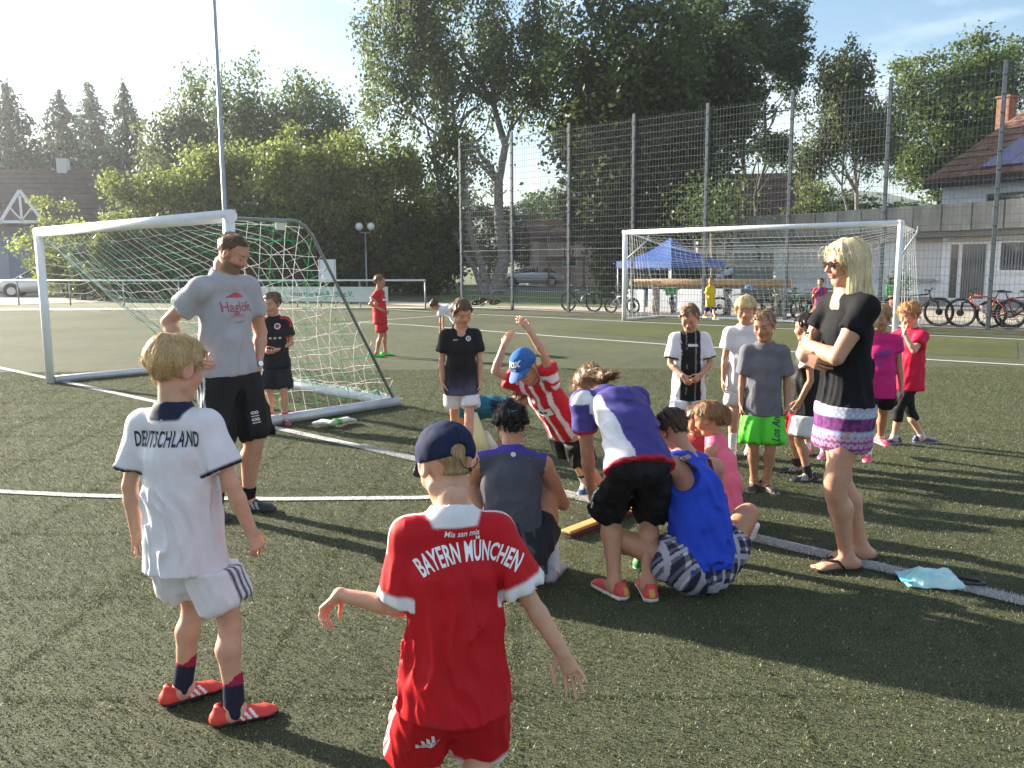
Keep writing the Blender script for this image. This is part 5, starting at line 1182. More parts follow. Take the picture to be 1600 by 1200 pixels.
def blade_patch(name, n, size, hmin, hmax, wd, m, seed, colf):
    r = np.random.default_rng(seed); x = (r.random((n, 2)) - .5) * size; a = r.random(n) * 2 * PI; h = hmin + (hmax - hmin) * r.random(n); ln = r.normal(size=(n, 2)) * .42 * h[:, None]; w_ = wd * (.6 + .8 * r.random(n))
    d = np.stack([np.cos(a), np.sin(a)], 1) * w_[:, None] / 2
    b0 = np.concatenate([x - d, np.zeros((n, 1))], 1); b1 = np.concatenate([x + d, np.zeros((n, 1))], 1); tp = np.concatenate([x + ln, h[:, None]], 1)
    Vt = np.stack([b0, b1, tp], 1).reshape(-1, 3); F = np.arange(3 * n).reshape(-1, 3)
    return mesh_np(name, Vt, F, m, col=np.repeat(colf(r, n), 3, 0), smooth=False)
def build_turf_blades():
    """short blades standing up out of the granulate near the camera; one mesh spread by geometry nodes"""
    m = mat('turf_blade', attr=True, rough=.55, spec=.3, trans=.25)
    def cf(r, n):
        k = r.random((n, 1)); c = np.where(k < .62, np.array((.070, .082, .034)), np.where(k < .90, np.array((.115, .125, .055)), np.array((.25, .25, .16)))); return c * (.55 + .8 * r.random((n, 1)))
    def cw(r, n): return np.array((.56, .56, .54)) * (.5 + .8 * r.random((n, 1)))
    for kk in range(2):
        o = blade_patch('turf_blades', 7500, 1.04, .003, .012, .0054, m, 3 + kk, cf)
        tag(o, 'short dark green blades of artificial turf in the foreground', 'turf', 'turf blades of the pitch', 'stuff')
        ng = bpy.data.node_groups.new('spread_blades', 'GeometryNodeTree')
        for io in ('INPUT', 'OUTPUT'): ng.interface.new_socket('Geometry', in_out=io, socket_type='NodeSocketGeometry')
        NN = ng.nodes.new; gi = NN('NodeGroupInput'); go = NN('NodeGroupOutput'); ip = NN('GeometryNodeInstanceOnPoints'); gr = NN('GeometryNodeMeshGrid'); rv = NN('FunctionNodeRandomValue'); cx = NN('ShaderNodeCombineXYZ'); mu = NN('ShaderNodeMath')
        # every second square metre of a 16 x 10 m field, turned by quarter turns
        gr.inputs['Size X'].default_value = 15; gr.inputs['Size Y'].default_value = 10; gr.inputs['Vertices X'].default_value = 16; gr.inputs['Vertices Y'].default_value = 6
        rv.data_type = 'INT'; rv.inputs[4].default_value = 0; rv.inputs[5].default_value = 3; rv.inputs['Seed'].default_value = kk
        mu.operation = 'MULTIPLY'; mu.inputs[1].default_value = PI / 2
        ng.links.new(rv.outputs[2], mu.inputs[0]); ng.links.new(mu.outputs[0], cx.inputs['Z']); ng.links.new(cx.outputs[0], ip.inputs['Rotation'])
        ng.links.new(gr.outputs['Mesh'], ip.inputs['Points']); ng.links.new(gi.outputs[0], ip.inputs['Instance']); ng.links.new(ip.outputs[0], go.inputs[0])
        md = o.modifiers.new('spread', 'NODES'); md.node_group = ng; o.location = (0, 6.5 + kk, .004)
    # white blades of the near line
    n = 26000; rr = np.random.default_rng(9); t = rr.random(n) ** 1.3
    A, B = gp(560, 698), gp(1700, 966); p = A + (B - A) * rr.random((n, 1)); nn = np.array((-(B - A)[1], (B - A)[0], 0)); nn = nrm(nn); mid = gp(930, 782); 
    p = p + nn * ((rr.random((n, 1)) - .5) * .115)
    h = .007 + .013 * rr.random(n); a = rr.random(n) * 2 * PI; d = np.stack([np.cos(a), np.sin(a), a * 0], 1) * .0024
    tp = p + np.concatenate([rr.normal(size=(n, 2)) * .008, h[:, None]], 1); p[:, 2] = .008; tp[:, 2] += .008
    Vt = np.stack([p - d, p + d, tp], 1).reshape(-1, 3)
    o = mesh_np('line_blades', Vt, np.arange(3 * n).reshape(-1, 3), m, col=np.repeat(cw(rr, n), 3, 0), smooth=False); tag(o, 'white turf blades of the painted line running across the foreground', 'turf', None, 'stuff')

# ------------------------------------------------------------------ goals
ALU = mat('white_goal_paint', (.72, .73, .75), .38, var=.05, vscale=8, bump=.03); STEEL = mat('galvanised_steel', (.34, .36, .37), .45, .7, var=.12, vscale=14)
NETW = mat('net_white', (.70, .70, .68), .8); NETG = mat('net_green', (.02, .30, .12), .8)
def cords(name, curves, r, m, parent, n=3):
    M_ = MB()
    for c in curves: M_.tube(c, r, n, 0, caps=False)
    return tag(M_.build(name, m, parent, normals=False), kind='stuff')
def build_near_goal():
    FL, FR = gp(67, 596), gp(374, 673); FL[2] = FR[2] = 0; u = nrm(FR - FL); v = np.array((-u[1], u[0], 0)); W = 5.1
    FL = FR - u * W; Hh = 2.06
    RR = FR + v * 1.93; RL = FL + v * 1.93
    t = thing('football_goal', 'white youth football goal with sagging green and white net at the left', 'goal', (0, 0, 0))
    Z = np.array((0, 0, 1.))
    def bar(name, a, b, rx, ry, m=ALU):
        M_ = MB(); w = nrm(b - a); s_ = nrm(np.cross(w, Z) if abs(w[2]) < .9 else u); q = np.cross(s_, w)
        rg = lambda c: [c + s_ * rx * math.cos(k * PI / 6 + .26) * 1.0 + q * ry * math.sin(k * PI / 6 + .26) for k in range(12)]
        M_.loft([rg(a), rg(b)]); return M_.build(name, m, t)
    bar('post', FL, FL + Z * Hh, .062, .055); bar('post', FR, FR + Z * Hh, .062, .055); bar('crossbar', FL + Z * Hh - u * .06, FR + Z * Hh + u * .06, .06, .062)
    g0 = Z * .05
    bar('ground_bar', FL + v * .05 + g0, RL + g0, .05, .05, mat('goal_grey', (.50, .52, .55), .4, .3, var=.1)); bar('ground_bar', FR + v * .05 + g0, RR + v * .06 + g0, .055, .055, MATS['goal_grey']); bar('ground_bar', RL + g0, RR + g0 - u * .05, .055, .055, ALU)
    top = FR + Z * (Hh - .02)
    M_ = MB(); M_.tube([top, top + v * .72, top + v * .84 - Z * .05, top + v * .93 - Z * .16, RR + Z * .10 - v * .02], .017, 8); M_.build('net_support', mat('dark_tube', (.20, .23, .22), .5, .4), t)
    # net surfaces
    rng = random.Random(3)
    Lc = lambda b: (FL + Z * (Hh - .05)) * (1 - b) ** 2 + 2 * b * (1 - b) * (FL + u * 1.15 + v * .85 + Z * .82) + b * b * (RL + Z * .10 + u * .3)
    def Rc(b):
        s_ = b * 3.1; P = [top, top + v * .76, top + v * .93 - Z * .14, RR + Z * .10]
        for i in range(3):
            L = np.linalg.norm(P[i + 1] - P[i])
            if s_ <= L or i == 2: return P[i] + (P[i + 1] - P[i]) * min(s_ / L, 1)
            s_ -= L
    bow = lambda a, b: -Z * (.34 * math.sin(PI * b) ** .7 * (4 * a * (1 - a)) ** .8) * (1 - .35 * b) + v * 0.0
    def Sf(a, b):
        A0 = FL + Z * (Hh - .06) + u * (W * a)
        Pt = Lc(b) * (1 - a) + Rc(b) * a
        k = min(b / .06, 1.0); Pt = Pt * k + A0 * (1 - k)
        return Pt + bow(a, b) + np.array((math.sin(a * 37 + b * 11), math.cos(a * 23 + b * 31), math.sin(a * 51 - b * 17))) * .012
    white, green = [], []
    for i in range(35):
        a = i / 34; (white if i % 4 else green).append([Sf(a, k / 22) for k in range(23)])
    for j in range(1, 23):
        b = j / 23; c = [Sf(k / 30, b) for k in range(31)]; (green if j % 2 == 0 or j in (3, 5) else white).append(c)
    # right side panel
    def Sr(a, b):      # a: front..rear along ground, b: 0 top 1 ground
        P0 = FR + v * .06 + v * a * 2.0 + Z * .08
        hgt = (Hh - .1) if a < .38 else (Hh - .1) * max((1 - a) / .62, 0.02)
        return P0 + Z * hgt * (1 - b) - u * (.10 * math.sin(PI * a) * math.sin(PI * b)) - v * .06 * math.sin(PI * b) + np.array((math.sin(a * 40 + b * 9), math.cos(b * 33), math.sin(a * 25))) * .008
    for i in range(1, 14): a = i / 14; (white if i % 3 else green).append([Sr(a, k / 14) for k in range(15)])
    for j in range(0, 15):
        z = j / 14 * (Hh - .12); c = []
        for k in range(25):
            a = k / 24; hm = (Hh - .1) if a < .38 else (Hh - .1) * max((1 - a) / .62, .02)
            if z <= hm + .02: c.append(Sr(a, 1 - z / max(hm, .01) if hm > z else 0) - Z * (.22 * a * (1 - a)))
        if len(c) > 2: (green if j % 3 == 1 else white).append(c)
    # what is left of the left side panel
    for i in range(4): white.append([FL + v * (.12 + .13 * i) + Z * (Hh - .10) + (v * (.10 * k) - Z * (.125 * k)) * 1.0 + u * (.02 * math.sin(k + i)) for k in range(9 - i)])
    for j in range(8): white.append([FL + v * (.06 + .14 * k + .07 * j * 1.0 * (k > 0)) + Z * (Hh - .18 - .125 * j - .04 * math.sin(k * 1.7)) for k in range(5 if j < 5 else 3)])
    for k in range(5):   # bunched edge ropes
        off = lambda b: np.array((math.sin(b * 9 + k), math.cos(b * 7 + k * 2), math.sin(b * 11 + k * 3))) * .022
        (green if k % 2 else white).append([Lc(b) + bow(0, b) + off(b) for b in np.linspace(0, 1, 22)])
    cords('net', white, .0031, NETW, t); cords('net', green, .0036, NETG, t)
    # net lashing on the rear bar
    M_ = MB(); rr = random.Random(1)
    for k in range(190):
        p = RL + (RR - RL) * (k / 190) + g0; a = rr.random() * 2 * PI; d = np.array((math.cos(a) * .5, math.sin(a) * .5, .9)) * (.075 + .04 * rr.random()); M_.tube([p - np.array((d[0], d[1], 0)) * .6 + Z * .01, p + Z * (.062 + .02 * rr.random()), p + d], .006, 4, 0 if rr.random() < .85 else 1, caps=False)
    tag(M_.build('net_lashing', [NETW, NETG], t, normals=False), kind='stuff')
    M_ = MB(); M_.box((-.05, -.004, -.035), (.05, .004, .035)); o = M_.build('warning_plate', mat('pale_plate', (.6, .6, .5), .5), t); o.location = list(top + v * .55 - Z * .06); o.rotation_euler = (0, 0, .8)
    return t
def build_far_goal():
    FL = gp(975, 501); FL[2] = 0; u, v = UX, VX; W, Hh, Z = 7.30, 2.5, np.array((0, 0, 1.)); FR = FL + u * W
    t = thing('football_goal', 'full size white football goal in front of the mesh fence', 'goal')
    for p in (FL, FR): MB().tube([p, p + Z * Hh], .06, 12).build('post', ALU, t)
    MB().tube([FL + Z * (Hh - .06) - u * .06, FR + Z * (Hh - .06) + u * .06], .06, 12).build('crossbar', ALU, t)
    B = v * 1.9
    MB().tube([FL + Z * .04, FL + B + Z * .04, FR + B + Z * .04, FR + Z * .04], .03, 8).build('ground_frame', ALU, t)
    for p in (FL, FR): MB().tube([p + Z * (Hh - .85), p + v * 1.15 + Z * (Hh - .25), p + v * 1.2 + Z * (Hh - .1)], .022, 8).build('net_bracket', STEEL, t)
    cs = []
    def Sf(a, b):
        A = FL + u * W * a
        if b < .30: q = b / .30; P = A + Z * (Hh - .08 - .10 * q) + v * 1.2 * q
        else: q = (b - .30) / .70; P = A + v * (1.2 + .7 * q) + Z * (Hh - .18) * (1 - q)
        e = min(a, 1 - a) * 2
        return P - Z * (.45 * math.sin(PI * min(b / .55, 1)) * min(1, e * 2.2) ** .7) - v * .22 * math.sin(PI * b)
    for i in range(46): cs.append([Sf(i / 45, k / 16) for k in range(17)])
    for j in range(1, 26): cs.append([Sf(k / 24, j / 26) for k in range(25)])
    for e, p in ((0, FL), (1, FR)):
        for j in range(1, 15): z = Hh * j / 15; cs.append([p + Z * z, Sf(e, .3 + .7 * (1 - z / Hh)) ])
        for j in range(1, 9): cs.append([Sf(e, .3 * j / 9), p + v * 1.9 * j / 9 + Z * .05])
    cords('net', cs, .0032, mat('net_far', (.62, .66, .66), .8), t)

# ------------------------------------------------------------------ fence, rail, mast, lamps, boards
FENCE = mat('fence_steel', (.050, .064, .080), .55, .25, var=.15, vscale=10)
def build_fence():
    t = thing('mesh_fence', 'tall grey steel mesh ball fence behind the far goal', 'fence')
    Hh = 5.95; M0 = None
    for i in range(0, 12):
        p = fence_pt(2.5 * i); M_ = MB(); M_.box((-.045, -.03, 0), (.045, .03, Hh + .12)); 
        for z in np.arange(.3, Hh, .42): M_.box((-.05, -.055, z), (.05, -.03, z + .05))
        if M0 is None: M0 = M_.build('post', FENCE, t, bevel=.006); o = M0
        else: o = inst(M0, t)
        o.location = list(p); o.rotation_euler = (0, 0, math.radians(-42))
    P0 = None
    for i in range(0, 11):
        if P0 is None:
            M_ = MB()
            for z in np.arange(.06, Hh, .2):
                hv = abs((z - .06) % 2.0) < .01
                for yy in (-.006, .006): M_.box((.04, yy - .0035, z - .0035), (2.46, yy + .0035, z + .0035))
                if hv: M_.box((.04, -.012, z - .01), (2.46, .012, z + .01))
            for x in np.arange(.09, 2.45, .1): M_.box((x - .0028, -.0026, .04), (x + .0028, .0026, Hh))
            P0 = tag(M_.build('mesh_panel', mat('fence_wire', (.095, .11, .12), .55, .3), t, normals=False), kind='stuff'); o = P0
        else: o = inst(P0, t)
        o.location = list(fence_pt(2.5 * i)); o.rotation_euler = (0, 0, math.radians(-42))
def build_rail():
    b = at(664, 437, 31.6); a = at(0, 437, 36.5); b[2] = a[2] = 0; a = a - (b - a) * .35; L = np.linalg.norm(b - a); d = (b - a) / L
    t = thing('touchline_rail', 'white tubular spectator rail along the far left touchline', 'railing')
    Z = np.array((0, 0, 1.))
    MB().tube([a + Z * 1.02, b + Z * 1.02], .034, 10).build('handrail', ALU, t)
    n = int(L / 2.6)
    for i in range(n + 1): MB().tube([b - d * 2.6 * i, b - d * 2.6 * i + Z * 1.02], .03, 8).build('post', mat('rail_post', (.30, .33, .36), .5, .4), t)
    # banner hung on the rail
    t2 = thing('club_banner', 'white club banner with green lettering hung below the white rail', 'banner')
    e = at(602, 460, 31.3); s0 = b - d * (np.linalg.norm(b[:2] - e[:2])); s1 = s0 - d * 5.4; nrm_ = np.array((d[1], -d[0], 0)); off = nrm_ * .05
    M_ = MB(); c = [s1 + off + Z * .22, s0 + off + Z * .22, s0 + off + Z * .78, s1 + off + Z * .78]; M_.prism(c, nrm_ * -.012); M_.build('sheet', mat('banner_cloth', (.52, .58, .54), .8, var=.06), t2)
    bm = text_poly('Sportverein-Rodt e.V.', .30, .003); mid = (s0 + s1) / 2 + off + Z * .5 + nrm_ * .008
    me = bpy.data.meshes.new('lettering'); bm.to_mesh(me); bm.free(); me.materials.append(PRINT_M((.02, .22, .12))); o = bpy.data.objects.new('lettering', me); COL.objects.link(o); o.parent = t2
    Mx = Matrix.Identity(4)
    for i in range(3): Mx[i][0] = d[i]; Mx[i][1] = Z[i]; Mx[i][2] = nrm_[i]; Mx[i][3] = mid[i]
    o.matrix_world = Mx; o.matrix_basis = Mx
    M_ = MB(); M_.ring(s0 - d * .35 + off + Z * .5 + nrm_ * .01, nrm_, .2, .014, 20, 5); M_.build('emblem', PRINT_M((.02, .22, .12)), t2)
    # mast
    m = gp(359, 478); t3 = MB().tube([(0, 0, 0), (0, 0, 1.2), (0, 0, 16)], [.115, .10, .055], 12); o = t3.build('floodlight_mast', mat('mast_grey', (.30, .32, .36), .5, .5)); o.location = (m[0], m[1], 0); tag(o, 'slender grey steel mast rising behind the left goal', 'mast')
    # notice board
    p = at(512, 440, 33); t4 = thing('notice_board', 'white notice board on two posts behind the rail', 'sign', (p[0], p[1], 0), .05)
    for x in (-.28, .28): MB().tube([(x, 0, 0), (x, 0, 1.8)], .025, 8).build('post', STEEL, t4)
    MB().box((-.33, -.02, .95), (.33, .02, 1.80)).build('panel', mat('board_white', (.62, .66, .70), .5), t4, bevel=.01)
    # globe lamp
    p = at(573, 441, 44); t5 = thing('globe_lamp', 'street lamp with two white globes in front of the dark trees', 'lamp', (p[0], p[1], 0)); zt = at(573, 354, 44)[2]
    MB().tube([(0, 0, 0), (0, 0, .8), (0, 0, zt - .3)], [.06, .045, .035], 10).build('pole', STEEL, t5); MB().tube([(-.30, 0, zt - .22), (-.2, 0, zt - .3), (.2, 0, zt - .3), (.30, 0, zt - .22)], .025, 8).build('bracket', STEEL, t5)
    for x in (-.30, .30): MB().sphere((x, 0, zt), .20, 18, 12).build('globe', mat('opal_globe', (.75, .75, .74), .25), t5)

def build_flare_haze():
    """lens-flare veil as added haze: one closed box of even, thin air round everything below the sky"""
    M_ = MB(); M_.box((-720, -320, -1.1), (720, 920, 66)); o = M_.build('flare_haze', [])  # air volume added to imitate the veil of lens glare
    m = bpy.data.materials.new('flare_haze_air'); m.use_nodes = True; t = m.node_tree; t.nodes.clear()
    v = t.nodes.new('ShaderNodeVolumePrincipled'); ou = t.nodes.new('ShaderNodeOutputMaterial')
    v.inputs['Color'].default_value = (.88, .93, 1, 1); v.inputs['Density'].default_value = .00062; v.inputs['Anisotropy'].default_value = .78
    t.links.new(v.outputs[0], ou.inputs['Volume']); o.data.materials.append(m); o['kind'] = 'stuff'
# ------------------------------------------------------------------ trees
BARK = mat('bark', (.060, .050, .040), .95, color2=(.13, .115, .10), vscale=9, bump=.8, bscale=24, stretch=(1, 1, .25))
BIRCHBARK = mat('birch_bark', (.30, .29, .27), .9, color2=(.07, .06, .055), vscale=5, bump=.5, bscale=20, stretch=(1, 1, 2.5))
LEAF = lambda: mat('leaf', attr=True, rough=.5, spec=.35, trans=.5)
def leaf_quads(P, size, rs, col, droop=0.0, asp=.62, up=.35):
    n = len(P); d = rs.normal(size=(n, 3)); d[:, 2] -= droop * 1.6; d /= np.linalg.norm(d, axis=1, keepdims=True)
    nn = rs.normal(size=(n, 3)); nn[:, 2] += up; w = np.cross(nn, d); w /= np.maximum(np.linalg.norm(w, axis=1, keepdims=True), 1e-6)
    L = (size * (.6 + .8 * rs.random(n)))[:, None]; a = P; b = P + d * L * .5 + w * L * asp * .5; c = P + d * L; e = P + d * L * .5 - w * L * asp * .5
    return np.stack([a, b, c, e], 1).reshape(-1, 3), np.arange(4 * n).reshape(-1, 4), np.repeat(np.clip(col, .002, 1), 4, 0)
def leaf_cols(n, rs, base, cl):
    """leaves differ in hue and age, clump by clump"""
    b = np.array(base) * 1.45; k = rs.random((n, 1)); c = b * (.65 + .7 * rs.random((n, 1))) * cl[:, None]; c[:, 0] *= 1 + .35 * (k[:, 0] - .3); c[:, 2] *= .7 + .5 * rs.random(n)
    return c
def limb_tubes(M_, a, b, r0, r1, rs, wob=.06, n=5):
    L = np.linalg.norm(b - a); pts = []
    for i in range(n + 1):
        t = i / n; p = a + (b - a) * t + np.array((0, 0, 1.)) * L * .10 * math.sin(PI * t)
        if 0 < i < n: p = p + rs.normal(size=3) * wob * L * .5
        pts.append(p)
    M_.tube(pts, list(np.linspace(r0, r1, n + 1)), 6, caps=False)
TREES = 'trees and shrubs round the pitch'
SHARE = {}
def tree(name, label, base, Hh, crown, n=9000, leaf=.17, color=(.050, .085, .022), trunks=None, bark=None, clump=.9, nclump=90, droop=0.0, seed=1, hang=0.0, lit=None, cat='tree', shell=.55, limbs=26, group=TREES, share=None):
    """crown: list of (centre, radii) ellipsoids in metres from the foot"""
    if share and share in SHARE:      # copies share the mesh of the first of their kind
        c0, tr0, H0, R0 = SHARE[share]; t = thing(name, label, cat, (base[0], base[1], 0), seed * 1.3, group); k = crown[0][1][0] / R0
        for o0 in (c0, tr0): c = inst(o0, t); c.scale = (k, k, Hh / H0)
        return t
    rs = np.random.default_rng(seed); t = thing(name, label, cat, (base[0], base[1], 0), 0, group); leaf *= 1.28; n = int(n * 1.3)
    vols = np.array([r[0] * r[1] * r[2] for _, r in crown]) ** .72; vols /= vols.sum()
    C, E = [], []
    for k in range(nclump):
        i = rs.choice(len(crown), p=vols); c, r = crown[i]; u = rs.normal(size=3); u /= np.linalg.norm(u); q = (shell + (1 - shell) * rs.random()) * (.82 + .36 * rs.random())
        p = np.array(c) + u * np.array(r) * q; p[2] = max(p[2], .25); C.append(p); E.append(clump * (.55 + .8 * rs.random()))
    C = np.array(C); E = np.array(E); cl = .72 + .56 * rs.random(nclump)
    w_ = E ** 2; idx = rs.choice(nclump, n, p=w_ / w_.sum())
    g = rs.normal(size=(n, 3)) * .46; P = C[idx] + g * E[idx][:, None] * np.array((1, 1, .72))
    if hang: P[:, 2] -= np.abs(rs.normal(size=n)) * hang * E[idx]; P[:, :2] = C[idx][:, :2] + (P[:, :2] - C[idx][:, :2]) * .8
    P[:, 2] = np.maximum(P[:, 2], .05)
    V_, F_, c_ = leaf_quads(P, np.full(n, leaf), rs, leaf_cols(n, rs, color, cl[idx]), droop)
    co_ = mesh_np('crown', V_, F_, LEAF(), t, c_, smooth=False)
    M_ = MB(); trunks = trunks or [((0, 0), (0, 0, Hh * .75), .02 * Hh + .05)]
    ends = []
    for (bx, by), tp, r in trunks:
        a = np.array((bx, by, -.1)); tp = np.array(tp, float); n_ = 7; pts = [a + (tp - a) * i / n_ + rs.normal(size=3) * (.012 * Hh if 0 < i < n_ else 0) * np.array((1, 1, .2)) for i in range(n_ + 1)]
        M_.tube(pts, [r * 1.35] + [r * (1 - .78 * i / n_) for i in range(1, n_ + 1)], 9, caps=False); ends.append((pts, r))
    order = np.argsort(-E)[:limbs]
    for k in order:
        pts, r = ends[int(rs.integers(len(ends)))]; best = min(range(2, len(pts)), key=lambda i: np.linalg.norm(pts[i] - (C[k] - np.array((0, 0, Hh * .16))))); rr = r * (1 - .75 * best / 7) * .55
        limb_tubes(M_, pts[best], C[k], max(rr, .025), .012, rs)
    to_ = M_.build('trunk', bark or BARK, t, normals=False)
    if share: SHARE[share] = (co_, to_, Hh, crown[0][1][0])
    return t
def spruce(base, Hh, R, seed, label, color=(.020, .036, .022)):
    t = thing('spruce_tree', label, 'tree', (base[0], base[1], 0), seed * 1.7, TREES); rs = np.random.default_rng(seed); key = 'spruce%d' % (seed == 43)
    if key in SHARE:
        c0, tr0, H0, R0 = SHARE[key]
        for o0 in (c0, tr0): inst(o0, t).scale = (R / R0, R / R0, Hh / H0)
        return
    R_in = R
    P, S_ = [], []; R *= 2.7
    z = 1.2
    while z < Hh:
        f = 1 - z / Hh; Rr = R * (f ** .85) * (.8 + .4 * rs.random()); nb = max(5, int(9 * f + 4))
        for k in range(nb):
            a = 2 * PI * (k + rs.random()) / nb; L = Rr * (.65 + .5 * rs.random()); m = max(5, int(L * 26))
            q = rs.random(m) ** .8; x = q * L; P.append(np.stack([np.cos(a) * x + rs.normal(size=m) * .10, np.sin(a) * x + rs.normal(size=m) * .10, z + .15 - .34 * x + .10 * x * x / max(L, .3) - np.abs(rs.normal(size=m)) * .22], 1))
        z += .42 + .3 * f
    P = np.concatenate(P); n = len(P)
    V_, F_, c_ = leaf_quads(P, np.full(n, .50), rs, leaf_cols(n, rs, color, .8 + .4 * rs.random(n)), .5, .34)
    co_ = mesh_np('crown', V_, F_, LEAF(), t, c_, smooth=False)
    SHARE[key] = (co_, MB().tube([(0, 0, -.1), (0, 0, Hh * .5), (0, 0, Hh)], [.02 * Hh, .012 * Hh, .02], 8).build('trunk', BARK, t), Hh, R_in)
def px_tree(u, vtop, Y): b = at(u, 430, Y); return (b[0], b[1]), at(u, vtop, Y)[2]
def build_trees():
    for i, (u, vt_, Y, R, lb) in enumerate(((-8, 118, 74, 3.6, 'spruce at the very left edge of the photo, cut by the frame'), (34, 128, 70, 3.3, 'tall dark spruce second from the left edge'), (114, 138, 82, 3.4, 'spruce with layered branches above the long dark roof'), (160, 124, 88, 2.9, 'thin pale spruce between two darker spruces'), (212, 128, 82, 3.0, 'spruce nearest the deciduous trees, with drooping low branches'), (-60, 150, 76, 3.2, 'spruce standing outside the left edge of the photo'))):
        b, hh = px_tree(u, vt_, Y); spruce(b, hh, R, 40 + i, lb, (.026, .046, .030) if i != 3 else (.036, .060, .040))
    G1, G2, G3, G_SHADE = (.060, .100, .026), (.110, .145, .038), (.130, .165, .036), (.034, .058, .018)
    def T(lb, u, vt_, Y, hw, name='broadleaf_tree', low=.18, **k):
        b, hh = px_tree(u, vt_, Y); R = hw / FPX * Y; cz = hh * (1 + low) / 2; rz = hh * (1 - low) / 2
        cr = k.pop('crown', None) or [((0, 0, cz), (R, R * .8, rz)), ((-R * .35, 0, cz - rz * .2), (R * .62, R * .6, rz * .55)), ((R * .4, .3, cz + rz * .05), (R * .58, R * .6, rz * .6))]
        return tree(name, lb, b, hh, cr, **k)
    # the mass behind the left goal
    T('pale grey-green birch with hanging twigs, leftmost of the tall trees behind the goal', 298, 100, 60, 66, 'birch_tree', low=.1, n=21000, nclump=150, clump=1.05, hang=1.5, droop=.8, color=(.085, .115, .052), seed=1, leaf=.20, bark=BIRCHBARK)
    T('tall birch in the middle of the hazy mass behind the left goal', 388, 72, 63, 92, 'birch_tree', low=.1, n=27000, nclump=190, clump=1.2, hang=1.4, droop=.8, color=(.080, .115, .048), seed=2, leaf=.20, bark=BIRCHBARK)
    T('rounded birch whose top joins the gap of sky beside the big birch', 478, 88, 61, 88, 'birch_tree', low=.1, n=25000, nclump=180, clump=1.2, hang=1.2, droop=.7, color=(.082, .118, .044), seed=3, leaf=.20, bark=BIRCHBARK)
    T('broad willow-like tree right behind the crossbar of the left goal', 345, 215, 47, 82, low=.3, n=12000, nclump=120, clump=.85, color=G2, seed=4, leaf=.16, droop=.4)
    T('light green bushy tree behind the top right corner of the left goal', 468, 205, 45, 75, low=.3, n=11000, nclump=110, clump=.8, color=G2, seed=5, leaf=.16, droop=.4)
    T('leafy tree with drooping sprays left of the big birch trunks', 590, 170, 46, 78, low=.3, n=13000, nclump=130, clump=.8, color=G2, seed=6, leaf=.15, droop=.6, hang=.7)
    T('yellow-green shrub standing before the dormer of the dark house', 105, 292, 44, 58, 'shrub', low=.02, n=6000, nclump=60, clump=.6, color=G3, seed=7, leaf=.14, cat='shrub')
    T('mid green shrub between the yellow-green shrub and the mast', 222, 248, 46, 66, 'shrub', low=.02, n=8000, nclump=80, clump=.7, color=G2, seed=8, leaf=.15, cat='shrub')
    T('narrow green conifer column seen through the left goal, left one', 128, 368, 41, 13, 'columnar_conifer', low=.0, n=2600, nclump=46, clump=.30, color=(.07, .11, .030), seed=9, leaf=.12, cat='conifer', limbs=6)
    T('narrow yellow-green conifer column seen through the left goal, right one', 156, 362, 40.5, 13, 'columnar_conifer', low=.0, n=2600, nclump=46, clump=.30, color=(.12, .15, .028), seed=10, leaf=.12, cat='conifer', limbs=6)
    for i, (u, vt_, hw, Y) in enumerate(((215, 345, 55, 43), (305, 318, 60, 44), (405, 312, 65, 45), (500, 318, 62, 47), (590, 315, 62, 47), (672, 312, 60, 46))):
        T(('dark clipped hedge block behind the net of the left goal', 'dark bush left of the mast behind the rail', 'dark bush behind the man and the goal', 'dark bush behind the notice board', 'dark bush behind the globe lamp', 'dark bush at the foot of the big birch')[i], u, vt_, Y, hw * 1.25, 'dark_bush', low=.0, n=7000, nclump=80, clump=.9, color=G_SHADE, seed=20 + i, leaf=.20, share='bush%d' % (i % 2), cat='bush', limbs=8)  # very dark leaf colour holds the shade below the tall trees
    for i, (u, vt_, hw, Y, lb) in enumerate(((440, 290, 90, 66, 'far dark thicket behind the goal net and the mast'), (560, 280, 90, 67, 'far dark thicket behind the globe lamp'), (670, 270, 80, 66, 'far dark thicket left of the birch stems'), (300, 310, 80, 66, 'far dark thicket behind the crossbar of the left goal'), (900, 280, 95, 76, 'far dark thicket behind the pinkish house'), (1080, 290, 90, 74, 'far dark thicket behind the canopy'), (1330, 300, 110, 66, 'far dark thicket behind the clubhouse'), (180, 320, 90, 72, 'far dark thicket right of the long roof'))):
        T(lb, u, vt_, Y, hw, 'dark_thicket', low=.0, n=6500, nclump=80, clump=1.3, color=(.028, .046, .016), seed=60 + i, leaf=.30, share='thicket%d' % (i % 2), cat='bush', limbs=6)  # filling row, shade under the trees put into its dark leaves
    # the big birch with several stems
    b, hh = (at(772, 430, 45)[0], 45.), 18.5
    px = lambda u, v: (np.array(at(u, v, 45)) - np.array((b[0], b[1], 0)))
    tree('big_birch', 'huge birch with pale leaning stems rising left of the mesh fence', b, hh,
         [(px(700, 90), (4.6, 3.2, 3.4)), (px(600, 110), (1.7, 1.6, 2.6)), (px(800, 60), (3.4, 2.6, 3.6)), (px(640, 30), (3.0, 2.4, 2.6)), (px(840, 130), (1.5, 1.6, 2.2)), (px(720, 220), (2.6, 2.0, 1.5)), (px(860, 30), (1.8, 1.6, 2.4)), (px(690, -60), (4.5, 3, 2.5))],
         n=30000, nclump=250, clump=.74, hang=1.3, droop=.8, color=(.072, .100, .040), seed=31, leaf=.15, shell=.2, limbs=70, bark=BIRCHBARK,
         trunks=[((0, 0), px(800, 40), .34), ((-.3, .2), px(690, 120), .22), ((-.5, .1), px(640, 140), .15)])
